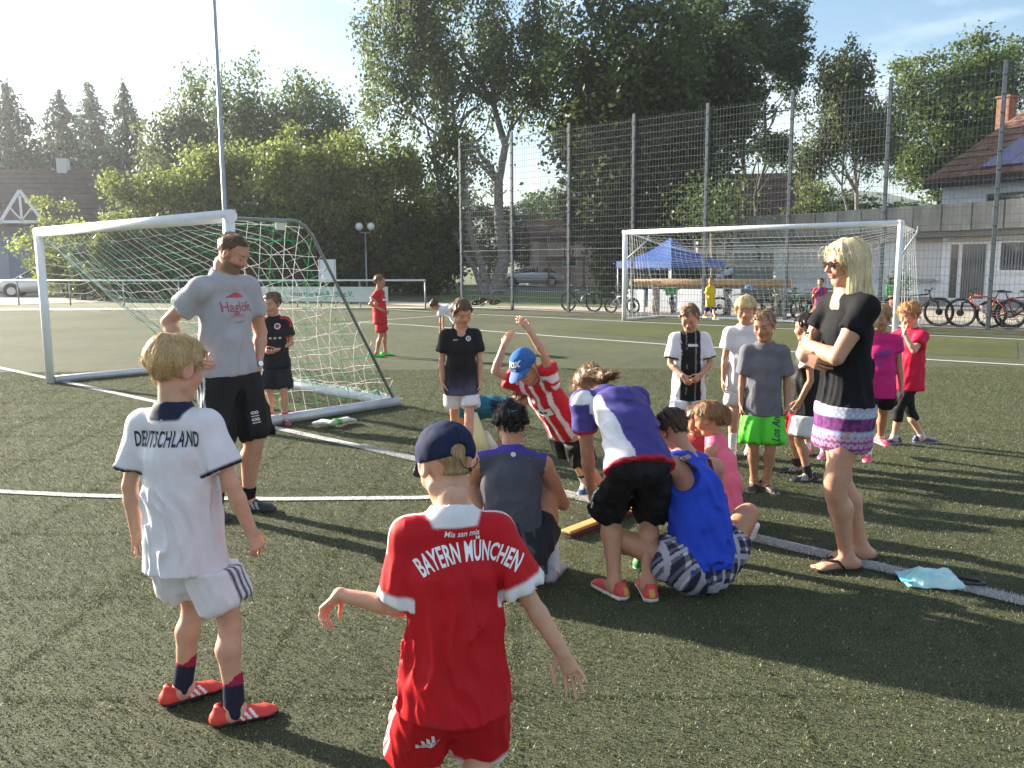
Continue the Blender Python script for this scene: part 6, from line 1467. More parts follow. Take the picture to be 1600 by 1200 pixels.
    # dark lime trees behind the fence
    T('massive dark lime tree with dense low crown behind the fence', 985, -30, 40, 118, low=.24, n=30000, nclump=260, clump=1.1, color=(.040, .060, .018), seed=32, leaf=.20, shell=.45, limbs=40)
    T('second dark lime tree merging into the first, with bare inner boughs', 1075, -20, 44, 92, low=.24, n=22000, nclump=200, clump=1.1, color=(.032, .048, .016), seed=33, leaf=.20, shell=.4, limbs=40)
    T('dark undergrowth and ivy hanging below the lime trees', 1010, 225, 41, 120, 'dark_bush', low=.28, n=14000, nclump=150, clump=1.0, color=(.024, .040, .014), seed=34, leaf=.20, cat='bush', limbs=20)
    b2, h2 = px_tree(1170, 0, 54); px2 = lambda u, v: np.array(at(u, v, 54)) - np.array((b2[0], b2[1], 0))
    tree('forked_tree', 'airy dark ash whose forked trunk stands free against the sky', b2, h2, [(px2(1185, 60), (2.8, 2.2, 2.9)), (px2(1235, 110), (1.5, 1.5, 2.6)), (px2(1130, 90), (2.0, 2, 3.2)), (px2(1210, 235), (1.6, 1.2, 1.2)), (px2(1120, 10), (2.0, 1.6, 2)), (px2(1165, 170), (1.7, 1.5, 1.6)), (px2(1225, 30), (1.5, 1.4, 1.6))],
         n=24000, nclump=220, clump=.66, color=(.040, .066, .020), seed=35, leaf=.16, shell=.25, limbs=50, trunks=[((0, 0), px2(1150, 60), .24), ((.1, 0), px2(1195, 110), .15)])
    b3, h3 = px_tree(1330, 45, 50); px3 = lambda u, v: np.array(at(u, v, 50)) - np.array((b3[0], b3[1], 0))
    tree('birch_tree', 'sparse birch with hanging twigs behind the right half of the fence', b3, h3, [(px3(1325, 110), (1.9, 1.6, 2.3)), (px3(1300, 200), (1.7, 1.4, 1.8)), (px3(1365, 190), (1.5, 1.3, 2.0)), (px3(1270, 230), (.9, 1, 1.2))], n=17000, nclump=170, clump=.6, hang=1.3, droop=.8, color=(.075, .100, .045), seed=36, leaf=.14, shell=.2, limbs=40, bark=BIRCHBARK, trunks=[((0, 0), px3(1345, 90), .16), ((.1, .1), px3(1310, 160), .10)])
    T('large rounded maple behind the white house, sunlit at the top left', 1468, 28, 56, 98, low=.28, n=24000, nclump=200, clump=.95, color=(.055, .085, .022), seed=37, leaf=.18, shell=.5, limbs=30)
    T('maple whose crown reaches over the right edge of the photo', 1560, 70, 60, 75, low=.28, n=11000, nclump=110, clump=1.0, color=(.045, .072, .020), seed=38, leaf=.18, limbs=20)
    T('green ivy-clad bush left of the blue canopy', 955, 352, 41, 27, 'shrub', low=.0, n=3600, nclump=60, clump=.42, color=(.070, .115, .032), seed=39, leaf=.12, cat='shrub', limbs=8)
    T('bright green low shrub behind the silver car', 884, 398, 66, 26, 'shrub', low=.0, n=2600, nclump=40, clump=.4, color=(.12, .18, .04), seed=45, leaf=.12, cat='shrub', limbs=5)
    T('dark bush right behind the silver car', 830, 300, 66, 42, 'dark_bush', low=.0, n=6000, nclump=60, clump=.8, color=(.034, .058, .018), seed=46, leaf=.17, cat='bush', limbs=8)
    T('dark bush between the birch trunks and the car', 765, 290, 67, 52, 'dark_bush', low=.0, n=6500, nclump=70, clump=.8, color=(.032, .054, .016), seed=47, leaf=.17, cat='bush', limbs=8)
    T('round green shrub behind the left end of the concrete terrace', 1262, 272, 47, 34, 'shrub', low=.35, n=4000, nclump=50, clump=.5, color=(.080, .110, .036), seed=48, leaf=.13, cat='shrub', limbs=8)
    T('dark green bush beneath the blue canopy', 1065, 400, 40, 40, 'dark_bush', low=.0, n=3000, nclump=40, clump=.4, color=(.050, .085, .026), seed=49, leaf=.12, cat='bush', limbs=5)
    # slender trunk in front of the canopy
    p = at(1112, 448, 33); o = MB().tube([(0, 0, 0), (.06, 0, 1.2), (-.02, .1, 3.2)], [.17, .13, .10], 9).build('trunk', BARK); t = thing('young_tree', 'slim trunk of a young tree beside the blue canopy', 'tree', (p[0], p[1], 0)); o.parent = t
    rs = np.random.default_rng(50); P = rs.normal(size=(2200, 3)) * np.array((.8, .8, .55)) + np.array((0, 0, 3.7)); V_, F_, c_ = leaf_quads(P, np.full(2200, .13), rs, leaf_cols(2200, rs, (.045, .072, .022), np.ones(2200))); mesh_np('crown', V_, F_, LEAF(), t, c_, smooth=False)

# ------------------------------------------------------------------ houses
WALLW = mat('white_render', (.74, .75, .77), .9, var=.06, vscale=1.2, bump=.15, bscale=60)
def tiles_roof(M_, a, b, c, d, rows, cols):
    """a,b eaves; c,d ridge; tiles as courses of lifted strips"""
    a, b, c, d = [np.asarray(x, float) for x in (a, b, c, d)]; n = nrm(np.cross(b - a, d - a)); n = n if n[2] > 0 else -n
    for j in range(rows):
        t0, t1 = j / rows, (j + 1.15) / rows
        for i in range(cols):
            s0, s1 = (i + .03) / cols, (i + .97) / cols
            L = lambda s, t: a + (b - a) * s + ((d - a) * (1 - s) + (c - b) * s) * min(t, 1)
            lo0, lo1, hi1, hi0 = L(s0, t0), L(s1, t0), L(s1, t1), L(s0, t1)
            M_.poly([lo0 + n * .07, lo1 + n * .07, hi1 + n * .02, hi0 + n * .02], 0); M_.poly([lo0 + n * .02, lo1 + n * .02, lo1 + n * .07, lo0 + n * .07], 0)
def window(t, c, r, w_, h_, n, frame, bars=(1, 1), depth=.07):
    """framed window in a wall plane: centre c, right r, outward n"""
    Z = np.array((0, 0, 1.)); c = np.asarray(c, float)
    def slab(M_, x0, x1, z0, z1, d0, d1): M_.prism([c + r * x0 + Z * z0 + n * d0, c + r * x1 + Z * z0 + n * d0, c + r * x1 + Z * z1 + n * d0, c + r * x0 + Z * z1 + n * d0], n * (d1 - d0))
    M_ = MB(); f = .09
    slab(M_, -w_ / 2 - f, -w_ / 2, -h_ / 2 - f, h_ / 2 + f, .003, depth); slab(M_, w_ / 2, w_ / 2 + f, -h_ / 2 - f, h_ / 2 + f, .003, depth); slab(M_, -w_ / 2, w_ / 2, -h_ / 2 - f, -h_ / 2, .003, depth); slab(M_, -w_ / 2, w_ / 2, h_ / 2, h_ / 2 + f, .003, depth)
    fr = M_.build('window', frame, t)
    M_ = MB(); slab(M_, -w_ / 2, w_ / 2, -h_ / 2, h_ / 2, .004, .018); M_.build('pane', mat('window_glass', (.03, .035, .04), .06, spec=.8), fr)
    return fr
def build_clubhouse():
    Y1, Y2 = 40.8, 29.1; z1 = 3.64; a = at(1152, 343, Y1); b = at(1600, 313, Y2); d = nrm(np.array((b[0] - a[0], b[1] - a[1], 0))); n = np.array((d[1], -d[0], 0)); n = n if n[1] < 0 else -n; Z = np.array((0, 0, 1.))
    t = thing('clubhouse', 'white flat-roofed clubhouse under a weathered concrete terrace parapet', 'building')
    A = np.array((a[0], a[1], 0)); L = 21.0; set_ = .75
    tt = lambda u, v: None
    # panels of the parapet
    conc = mat('weathered_concrete', (.22, .21, .185), .95, color2=(.40, .385, .345), vscale=1.3, bump=.4, bscale=30, stretch=(1, 1, .35))
    pw = 1.16; k = 0; s = 0
    while s < L:
        M_ = MB(); w_ = pw - .05; dz = .008 * ((k * 7) % 3)
        M_.prism([A + d * s + Z * (z1 - .96 + dz), A + d * (s + w_) + Z * (z1 - .96 + dz), A + d * (s + w_) + Z * (z1 + dz), A + d * s + Z * (z1 + dz)], -n * .14); M_.build('panel', conc, t, bevel=.015); s += pw; k += 1
    M_ = MB(); M_.prism([A - n * .16 + Z * (z1 - .9), A + d * L - n * .16 + Z * (z1 - .9), A + d * L - n * 8 + Z * (z1 - .9), A - n * 8 + Z * (z1 - .9)], Z * -.26); M_.build('roof', mat('terrace_slab', (.20, .20, .19), .95), t)
    W0 = A - n * set_
    # wall: starts at the pier left of the shutter
    def s_at(u):    # distance along the facade of photo column u
        r = ray(u, 440); k2 = np.linalg.solve(np.array([[r[0], -d[0]], [r[1], -d[1]]]), W0[:2]); return k2[1]
    sA = s_at(1208); M_ = MB(); M_.prism([W0 + d * sA, W0 + d * L, W0 + d * L - n * 7, W0 + d * sA - n * 7], Z * (z1 - 1.17)); M_.build('wall', WALLW, t)
    fr = mat('white_frame', (.72, .73, .75), .5)
    def slab(name, s0, s1, z0, z1_, d0, d1, m, par=None, bevel=0): M_ = MB(); M_.prism([W0 + d * s0 + Z * z0 + n * d0, W0 + d * s1 + Z * z0 + n * d0, W0 + d * s1 + Z * z1_ + n * d0, W0 + d * s0 + Z * z1_ + n * d0], n * (d1 - d0)); return M_.build(name, m, par or t, bevel=bevel)
    for (u0, u1) in ((1236, 1290), (1318, 1372), (1412, 1468)):
        s0, s1 = s_at(u0), s_at(u1); sh = slab('shutter', s0, s1, .95, 2.28, .003, .03, mat('roller_shutter', (.62, .60, .60), .6)); 
        for q in np.arange(1.05, 2.26, .11): slab('slat', s0 + .02, s1 - .02, q, q + .085, .03, .042, MATS['roller_shutter'], sh)
        slab('shutter_box', s0, s1, 2.28, 2.44, .003, .06, mat('tan_box', (.40, .34, .27), .7)); slab('sill', s0 - .05, s1 + .05, .88, .94, .003, .12, fr)
    slab('plinth', sA, L, 0, .25, .003, .02, mat('plinth_grey', (.30, .29, .28), .9))
    glass = mat('door_glass', (.035, .04, .045), .12, spec=.7)
    s0, s1, s2 = s_at(1482), s_at(1498), s_at(1545)
    dr = slab('door', s0, s2, .0, 2.30, .004, .05, fr); slab('pane', s0 + .07, s1 - .05, .25, 2.2, .05, .056, glass, dr); slab('pane', s1 + .12, s2 - .14, .25, 2.2, .05, .056, glass, dr); slab('door_leaf', s1 + .03, s1 + .11, .1, 2.24, .05, .075, fr, dr)
    for q in np.arange(s1 + .17, s2 - .15, .10): slab('blind', q, q + .045, .27, 2.18, .056, .062, mat('blind_grey', (.20, .20, .21), .7), dr)
    slab('lintel', s0 - .1, s2 + .1, 2.31, 2.42, .003, .05, mat('lintel_cream', (.55, .50, .42), .8))
    s0, s1 = s_at(1562), s_at(1618); wn = window(t, W0 + d * (s0 + s1) / 2 + Z * 1.75 + n * .003, d, (s1 - s0), .95, n, fr)
    for q in np.arange(s0 + .05, s1, .11): slab('blind', q, q + .05, 1.29, 2.21, .025, .03, MATS['blind_grey'], wn)
    slab('bench_board', s_at(1415), s_at(1464), .86, .93, .02, .30, mat('grey_board', (.35, .36, .38), .6))
    # white house above the terrace
    t2 = thing('white_house', 'white house with tiled roof, solar panels and brick chimney above the terrace', 'house')
    Yh = 36.0; c0 = at(1471, 320, Yh + 3.4); hd = d; cz = z1 - .9; H0 = np.array((c0[0], c0[1], 0)); Lh = 13; ev = at(1471, 279, Yh + 3.4)[2]
    M_ = MB(); M_.prism([H0 + Z * cz, H0 + hd * Lh + Z * cz, H0 + hd * Lh - n * 8 + Z * cz, H0 - n * 8 + Z * cz], Z * (ev - cz)); M_.build('wall', mat('house_white', (.70, .73, .77), .9, var=.04, bump=.1), t2)
    e0 = H0 - hd * .45 + n * .7 + Z * (ev - .12); e1 = H0 + hd * Lh + n * .7 + Z * (ev - .12); r0 = H0 + hd * 3.6 - n * 5 + Z * (ev + 5.0); r1 = H0 + hd * Lh - n * 5 + Z * (ev + 5.0)
    M_ = MB(); tl = mat('roof_tile', (.10, .045, .030), .85, color2=(.20, .105, .070), vscale=2.2, bump=.2); 
    M_.poly([e0 - Z * .0, e1, r1, r0], 0); bk = H0 - hd * .45 - n * 10.5 + Z * (ev - .12); M_.poly([bk, e0, r0, r0], 0) if False else M_.poly([e0, r0, bk], 0)
    rf = M_.build('roof', tl, t2, normals=False); M_ = MB(); tiles_roof(M_, e0, e1, r1, r0, 17, 44); tag(M_.build('roof_tiles', tl, rf, normals=False), kind='stuff')
    M_ = MB(); M_.prism([e0 - Z * .35 - n * .02, e1 - Z * .35 - n * .02, e1 - n * .02 - Z * .03, e0 - n * .02 - Z * .03], n * .06); M_.build('eaves_board', mat('dark_wood', (.030, .020, .016), .8), t2)
    nr_ = nrm(np.cross(e1 - e0, r0 - e0)); nr_ = nr_ if nr_[2] > 0 else -nr_
    sol = mat('solar_panel', (.085, .080, .20), .22, spec=.7, var=.12, vscale=3)
    sp = thing('solar_panels', 'blue-violet solar panels on the tiled roof of the white house', 'solar panel')
    Lf = lambda s, q: e0 + (e1 - e0) * s + ((r0 - e0) * (1 - s) + (r1 - e1) * s) * q
    for j in range(3):
        for i in range(7):
            q0, q1 = .06 + .24 * j, .06 + .24 * j + .23; s0_ = .17 + .085 * i + j * .035; s1_ = s0_ + .083
            if s1_ > .98: continue
            M_ = MB(); M_.prism([Lf(s0_, q0) + nr_ * .10, Lf(s1_, q0) + nr_ * .10, Lf(s1_, q1) + nr_ * .10, Lf(s0_, q1) + nr_ * .10], nr_ * .04); M_.build('panel', sol, sp)
    ch = at(1571, 190, Yh + 5.5); M_ = MB(); M_.box((-.30, -.3, -2.0), (.30, .3, 1.05)); M_.box((-.36, -.36, 1.05), (.36, .36, 1.15)); o = M_.build('chimney', mat('chimney_brick', (.17, .075, .045), .9, color2=(.25, .125, .08), vscale=6, bump=.4, bscale=18), t2, bevel=.01); o.location = list(ch); o.rotation_euler = (0, 0, math.atan2(d[1], d[0]))
    cw = at(1600, 304, Yh + 1.4); sW = np.dot(cw[:2] - H0[:2], hd[:2]); window(t2, H0 + hd * sW + Z * (z1 + .25) + n * .004, hd, 1.5, .9, n, mat('dark_frame', (.10, .11, .12), .5))
def house(label, base, rz, L, W, eave, ridge, wallm, roofm, gable=None, windows=(), name='house'):
    t = thing(name, label, 'house', (base[0], base[1], 0), rz, None)
    MB().box((-L / 2, -W / 2, 0), (L / 2, W / 2, eave)).build('wall', wallm, t)
    M_ = MB(); o = .5; e = eave - .1; A = [(-L / 2 - o, -W / 2 - o, e), (L / 2 + o, -W / 2 - o, e), (L / 2 + o, 0, ridge), (-L / 2 - o, 0, ridge), (L / 2 + o, W / 2 + o, e), (-L / 2 - o, W / 2 + o, e)]
    A = [np.array(x) for x in A]; M_.prism([A[0], A[1], A[2], A[3]], (0, 0, .18)); M_.prism([A[3], A[2], A[4], A[5]], (0, 0, .18)); rf = M_.build('roof', roofm, t)
    M_ = MB(); tiles_roof(M_, A[0] + (0, 0, .18), A[1] + (0, 0, .18), A[2] + (0, 0, .18), A[3] + (0, 0, .18), 14, 40); tag(M_.build('roof_tiles', roofm, rf, normals=False), kind='stuff')
    M_ = MB()
    for x in (-L / 2, L / 2 - .1): M_.prism([(x, -W / 2, eave), (x, W / 2, eave), (x, 0, ridge - .05)], (.1, 0, 0))
    M_.build('gable', gable or wallm, t)
    for (x, z, w_, h_) in windows: window(t, (x, -W / 2 - .003, z), np.array((1., 0, 0)), w_, h_, np.array((0, -1., 0)), mat('white_frame', (.72, .73, .75), .5))
    return t
def build_houses():
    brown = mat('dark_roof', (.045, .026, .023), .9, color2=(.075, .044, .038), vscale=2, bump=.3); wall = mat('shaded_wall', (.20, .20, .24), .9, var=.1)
    b = at(70, 430, 66); t = house('long house with a big dark red roof and a white timbered dormer, far left', (b[0], b[1]), .10, 17, 10, 3.3, 8.6, wall, brown, windows=((-5, 1.6, 1.4, 1.2), (-2, 1.6, 1.4, 1.2), (2.5, 1.6, 1.4, 1.2)))
    # dormer with white timber gable
    wt = mat('white_timber', (.70, .72, .74), .7); M_ = MB(); x0 = .95; y0 = -5.2; z0 = 4.7
    dk = MB(); dk.prism([(x0 - 1.35, y0, z0), (x0 + 1.35, y0, z0), (x0, y0, z0 + 1.95)], (0, 3, 0)); dm = dk.build('dormer', mat('dormer_wood', (.10, .07, .06), .9), t)
    def beam(p, q, w_=.16): p = np.array((p[0], y0 - .06, p[1])); q = np.array((q[0], y0 - .06, q[1])); a_ = nrm(q - p); s_ = np.array((-a_[2], 0, a_[0])) * w_ / 2; m_ = MB(); m_.prism([p + s_, q + s_, q - s_, p - s_], (0, .056, 0)); m_.build('beam', wt, dm)
    beam((x0 - 1.5, z0 - .1), (x0, z0 + 2.15), .22); beam((x0 + 1.5, z0 - .1), (x0, z0 + 2.15), .22); beam((x0 - 1.5, z0), (x0 + 1.5, z0), .2); beam((x0, z0), (x0, z0 + 1.8)); beam((x0, z0 + .1), (x0 - .68, z0 + .92), .11); beam((x0, z0 + .1), (x0 + .68, z0 + .92), .11)
    m_ = MB(); m_.box((1.6, -.35, 8.2), (2.3, .35, 9.6)); m_.build('chimney', mat('pale_chimney', (.5, .5, .52), .9), t)
    g = at(20, 432, 52); t = thing('garage', 'low blue-grey garage building in the shade at the left edge', 'building', (g[0] - 1.5, g[1], 0), .1); MB().box((-6, 0, 0), (3.4, 5, 3.6)).build('wall', mat('garage_blue', (.13, .17, .26), .9, var=.1), t); MB().box((-6.3, -.5, 3.6), (3.7, 5.3, 3.95)).build('roof', mat('garage_roof', (.09, .075, .08), .9), t)
    for x in (-4.4, -1.2): MB().box((x, -.06, .05), (x + 2.5, -.003, 2.4)).build('garage_door', mat('garage_door', (.20, .24, .33), .7), t, bevel=.02)
    MB().box((-2.4, -.58, 3.62), (1.0, -.502, 4.25)).build('fascia', mat('pale_fascia', (.34, .38, .44), .7), t)
    red = mat('red_roof', (.060, .025, .022), .9, color2=(.10, .045, .038), vscale=2, bump=.3)
    b = at(1165, 430, 68); house('house with a steep dark red roof behind the lime trees', (b[0], b[1]), -.15, 8, 8, 3.6, 8.2, mat('pale_render', (.45, .42, .40), .9), red, windows=((-1.5, 2.8, 1.0, 1.2), (2, 2.8, 1.0, 1.2)))
    b = at(915, 432, 64); t = house('pinkish house with a wooden balcony glimpsed between birch and lime', (b[0], b[1]), .1, 8, 7, 3.2, 4.5, mat('pink_render', (.46, .34, .29), .9, var=.05), red, windows=((-1.8, 2.0, .9, 1.1), (1.6, 2.0, .9, 1.1)))
    wd = mat('balcony_wood', (.16, .075, .040), .8); 
    MB().box((-3.6, -4.9, 1.9), (-.9, -3.5, 2.05)).build('balcony_floor', wd, t); MB().box((-3.7, -4.6, 4.2), (-1.3, -3.4, 4.32)).build('balcony_roof', wd, t)
    for x in (-3.5, -1.1): MB().box((x, -4.85, 0), (x + .14, -4.7, 4.2)).build('balcony_post', wd, t)
    for k in range(9): MB().box((-3.5 + k * .29, -4.9, 2.06), (-3.5 + k * .29 + .2, -4.86, 2.9)).build('balcony_board', mat('balcony_board', (.42, .36, .28), .8), t)
    # white van-like utility box right of the canopy
    p = at(1183, 440, 44); t = thing('utility_cabinet', 'white utility cabinet with dark vents seen behind the canopy', 'cabinet', (p[0], p[1], 0), -.3); MB().box((-1.2, -.5, 0), (1.2, .5, 3.3)).build('housing', mat('cabinet_shade_grey', (.34, .37, .40), .6), t, bevel=.05)  # white housing coloured grey-blue: its shade is put into the colour
    for k in range(3): MB().box((-.12, -.53, 1.7 + .3 * k), (.12, -.503, 1.88 + .3 * k)).build('vent', mat('vent_dark', (.05, .05, .05), .7), t)
# ------------------------------------------------------------------ vehicles
RUB = mat('tyre_rubber', (.018, .018, .019), .85, bump=.15, bscale=60); ALLOY = mat('alloy', (.45, .46, .48), .3, .9); BLKP = mat('black_plastic', (.02, .02, .022), .5)
def car(label, base, rz, color, profile='sedan', group=None):
    t = thing('parked_car', label, 'car', (base[0], base[1], 0), rz, group); paint = mat('paint_%d_%d' % (int(color[0] * 999), int(color[2] * 999)), color, .28, .35, coat=.6)
    if profile == 'sedan': st = [(-2.25, .42, .80, .80), (-2.15, .34, .92, .83), (-1.6, .25, 1.00, .86), (-.9, .24, 1.03, .88), (.9, .24, .98, .88), (1.6, .25, .88, .86), (2.1, .32, .74, .80), (2.3, .42, .62, .70)]; cab = [(-1.75, 1.0), (-1.15, 1.36), (-.25, 1.43), (.35, 1.36), (1.15, .97)]
    else: st = [(-2.0, .45, .98, .78), (-1.95, .36, 1.04, .84), (-1.3, .26, 1.08, .88), (-.6, .25, 1.07, .89), (.8, .25, 1.02, .89), (1.5, .26, .94, .87), (2.0, .34, .80, .80), (2.15, .46, .66, .70)]; cab = [(-1.95, 1.05), (-1.65, 1.50), (-.4, 1.60), (.3, 1.52), (1.15, 1.02)]
    M_ = MB(); rg = []
    for x, zl, zh, wv in st:
        zm = zl + (zh - zl) * .55; rg.append([(x, -wv * .86, zl), (x, -wv, zl + .15), (x, -wv, zm), (x, -wv * .93, zh - .03), (x, -wv * .8, zh), (x, 0, zh + .02), (x, wv * .8, zh), (x, wv * .93, zh - .03), (x, wv, zm), (x, wv, zl + .15), (x, wv * .86, zl)])
    M_.loft(rg); M_.build('body', paint, t)
    M_ = MB(); rg = []
    for i, (x, z) in enumerate(cab):
        zb = .93; ww = .80 - .16 * (z - 1.0) / .5; rg.append([(x, -.80, zb), (x, -ww, z - .04), (x, -ww * .8, z), (x, 0, z + .02), (x, ww * .8, z), (x, ww, z - .04), (x, .80, zb)])
    M_.loft(rg); cb = M_.build('cabin', mat('car_glass', (.02, .024, .028), .05, spec=.9), t)
    M_ = MB(); rg = []
    for x, z in cab[1:4]: ww = .80 - .16 * (z - 1.0) / .5; rg.append([(x, -ww * 1.01, z - .05), (x, -ww * .8, z + .014), (x, 0, z + .034), (x, ww * .8, z + .014), (x, ww * 1.01, z - .05)])
    M_.loft(rg, caps=False); M_.build('roof', paint, t)
    for s in (-1, 1):
        for (x0, z0), (x1, z1) in ((cab[0], cab[1]), (cab[3], cab[4]), ((-.35, 1.0), (-.32, cab[2][1] - .05))):
            f = lambda x, z: (x, s * (.815 - .16 * (z - 1.0) / .5), z); MB().tube([f(x0, z0), f(x1, z1)], .035, 6).build('pillar', paint, t)
        MB().sphere((.85, s * .98, 1.02), (.09, .10, .07), 10, 7).build('mirror', paint, t)
        MB().sphere((st[-2][0] - .02, s * .58, .64), (.16, .20, .09), 12, 8).build('headlight', mat('headlight_lens', (.6, .62, .65), .08, spec=.9), t); MB().sphere((st[0][0] + .07, s * .62, .82), (.07, .17, .09), 12, 8).build('tail_light', mat('tail_red', (.35, .015, .012), .2), t)
        for x in (-1.42, 1.40):
            w_ = MB().tube([(x, s * .66, .32), (x, s * .905, .32)], .32, 22).build('wheel', RUB, t); MB().tube([(x, s * .90, .32), (x, s * .915, .32)], .21, 16).build('rim', ALLOY, w_)
            M2 = MB(); M2.tube([(x, s * .70, .34), (x, s * .884, .34)], .40, 22); M2.build('wheel_arch', BLKP, t)
    return t
WHEELS = {}
def wheel_parts(R):
    if R in WHEELS: return WHEELS[R]
    ty = MB().ring((0, 0, 0), (0, 1, 0), R - .026, .027, 36, 7).build('tyre', RUB); M_ = MB(); M_.ring((0, 0, 0), (0, 1, 0), R - .062, .011, 32, 5); M_.tube([(0, -.04, 0), (0, .04, 0)], .028, 8)
    for k in range(24):
        a = 2 * PI * k / 24; c, s = math.cos(a), math.sin(a); y = .03 if k % 2 else -.03; M_.tube([(c * .02, y, s * .02), (c * (R - .07), 0, s * (R - .07))], .0022, 3, caps=False)
    M_.tube([(0, .035, 0), (0, .04, 0)], .085, 16); rim = M_.build('rim', mat('black_rim', (.03, .03, .033), .4, .5)); WHEELS[R] = (ty, rim, [True]); return WHEELS[R]
def bike(label, base, rz, color, R=.34, k=1.0, lean=.0, extra=None, fallen=False, group='bicycles parked along the fence'):
    t = thing('bicycle', label, 'bicycle', (base[0], base[1], base[2] if len(base) > 2 else 0), rz, group); t.rotation_euler = (lean, 0, rz)
    fm = mat('bike_%d_%d_%d' % tuple(int(c * 255) for c in color), color, .35, .2, coat=.3); wb = 1.06 * k; hx = wb / 2
    for x in (-hx, hx):
        ty, rim, first = wheel_parts(R)
        w_ = bpy.data.objects.new('wheel', None); COL.objects.link(w_); w_.parent = t; w_.location = (x, 0, R)
        if first[0] and x < 0: a, b = ty, rim; first[0] = False; a.parent = w_; b.parent = w_
        else: inst(ty, w_); inst(rim, w_)
    bb = np.array((-.07 * k, 0, R - .05)); st = np.array((-.22 * k, 0, R + .40 * k)); hd0 = np.array((.34 * k, 0, R + .30 * k)); hd1 = np.array((.30 * k, 0, R + .46 * k)); rr = np.array((-hx, 0, R)); fr = np.array((hx, 0, R))
    M_ = MB(); M_.tube([bb, st], .019, 8); M_.tube([bb, hd0], .024, 8); M_.tube([st - (0, 0, .03), hd1 - (0, 0, .02)], .020, 8); M_.tube([hd0 - (-.01, 0, .04), hd1], .023, 8)
    for y in (-.05, .05): M_.tube([bb + (0, y * .6, 0), rr + (0, y, 0)], .011, 6); M_.tube([st + (0, y * .3, -.06), rr + (0, y, 0)], .010, 6)
    M_.build('frame', fm, t)
    M_ = MB()
    for y in (-.055, .055): M_.tube([hd0 + (.01, y, -.04), (fr[0] - .03, y, R + .25), (fr[0], y, R)], [.018, .018, .014], 7)
    M_.tube([hd0 + (.01, -.06, -.03), hd0 + (.01, .06, -.03)], .018, 6); M_.build('fork', BLKP, t)
    M_ = MB(); s0 = hd1 + (-.02, 0, .05); M_.tube([hd1, s0], .017, 7); M_.tube([s0, s0 + (.05, 0, .02)], .016, 7)
    c = s0 + (.05, 0, .02); M_.tube([c + (-.06, -.32 * k, .03), c + (0, -.12, .02), c, c + (0, .12, .02), c + (-.06, .32 * k, .03)], .011, 7)
    for y in (-1, 1): M_.tube([c + (-.06, y * .32 * k, .03), c + (-.045, y * .22 * k, .027)], .017, 7); M_.tube([c + (-.03, y * .2, .02), c + (.05, y * .24, -.0)], .006, 5)
    M_.build('handlebar', BLKP, t)
    M_ = MB(); sp = st + nrm(st - bb) * .12 * k; M_.tube([st, sp], .014, 7); sd = sp + (0, 0, .015); M_.loft([[(sd[0] - .14, y, sd[2] + z) for y, z in ((-.07, .0), (0, .035), (.07, 0), (0, -.02))], [(sd[0] - .05, y, sd[2] + z) for y, z in ((-.06, .01), (0, .04), (.06, .01), (0, -.015))], [(sd[0] + .13, y, sd[2] + z) for y, z in ((-.02, .005), (0, .02), (.02, .005), (0, -.01))]]); M_.build('saddle', BLKP, t)
    M_ = MB(); M_.ring(bb + (0, .05, 0), (0, 1, 0), .085, .006, 20, 4); M_.tube([bb - (0, .08, 0), bb + (0, .08, 0)], .02, 8); M_.tube([bb + (0, .075, 0), bb + (.12, .08, -.12)], .010, 6); M_.tube([bb - (0, .075, 0), bb + (-.12, -.08, .12)], .010, 6); M_.box((.07, .085, -.14), (.17, .16, -.115), o=bb); M_.box((-.17, -.16, .105), (-.07, -.085, .13), o=bb); M_.tube([bb + (0, .05, .08), rr + (0, .05, .04)], .005, 4); M_.tube([bb + (0, .05, -.08), rr + (0, .05, -.04)], .005, 4); M_.tube([rr + (0, .035, 0), rr + (0, .06, 0)], .05, 12); M_.build('drivetrain', STEEL, t)
    if extra == 'bottle': MB().tube([bb + (.10, 0, .08), bb + (.17, 0, .24)], .036, 10).build('bottle', mat('pale_bottle', (.65, .63, .58), .4), t)
    if extra == 'basket': MB().box((-.14, -.16, -.12), (.14, .16, .12), o=c + (.2, 0, -.02)).build('basket', mat('green_basket', (.03, .35, .12), .6), t, bevel=.02)
    if extra == 'bag': MB().box((-.17, -.10, -.13), (.17, .10, .13), o=rr + (-.02, .0, .52)).build('bag', mat('green_bag', (.04, .26, .07), .8), t, bevel=.03)
    if extra == 'helmet': MB().sphere(c + (.05, -.2, .06), (.14, .11, .09), 12, 8).build('helmet', mat('helmet_blue', (.10, .22, .45), .4), t)
    return t
def ground_at(u, v): p = gp(u, v); return p
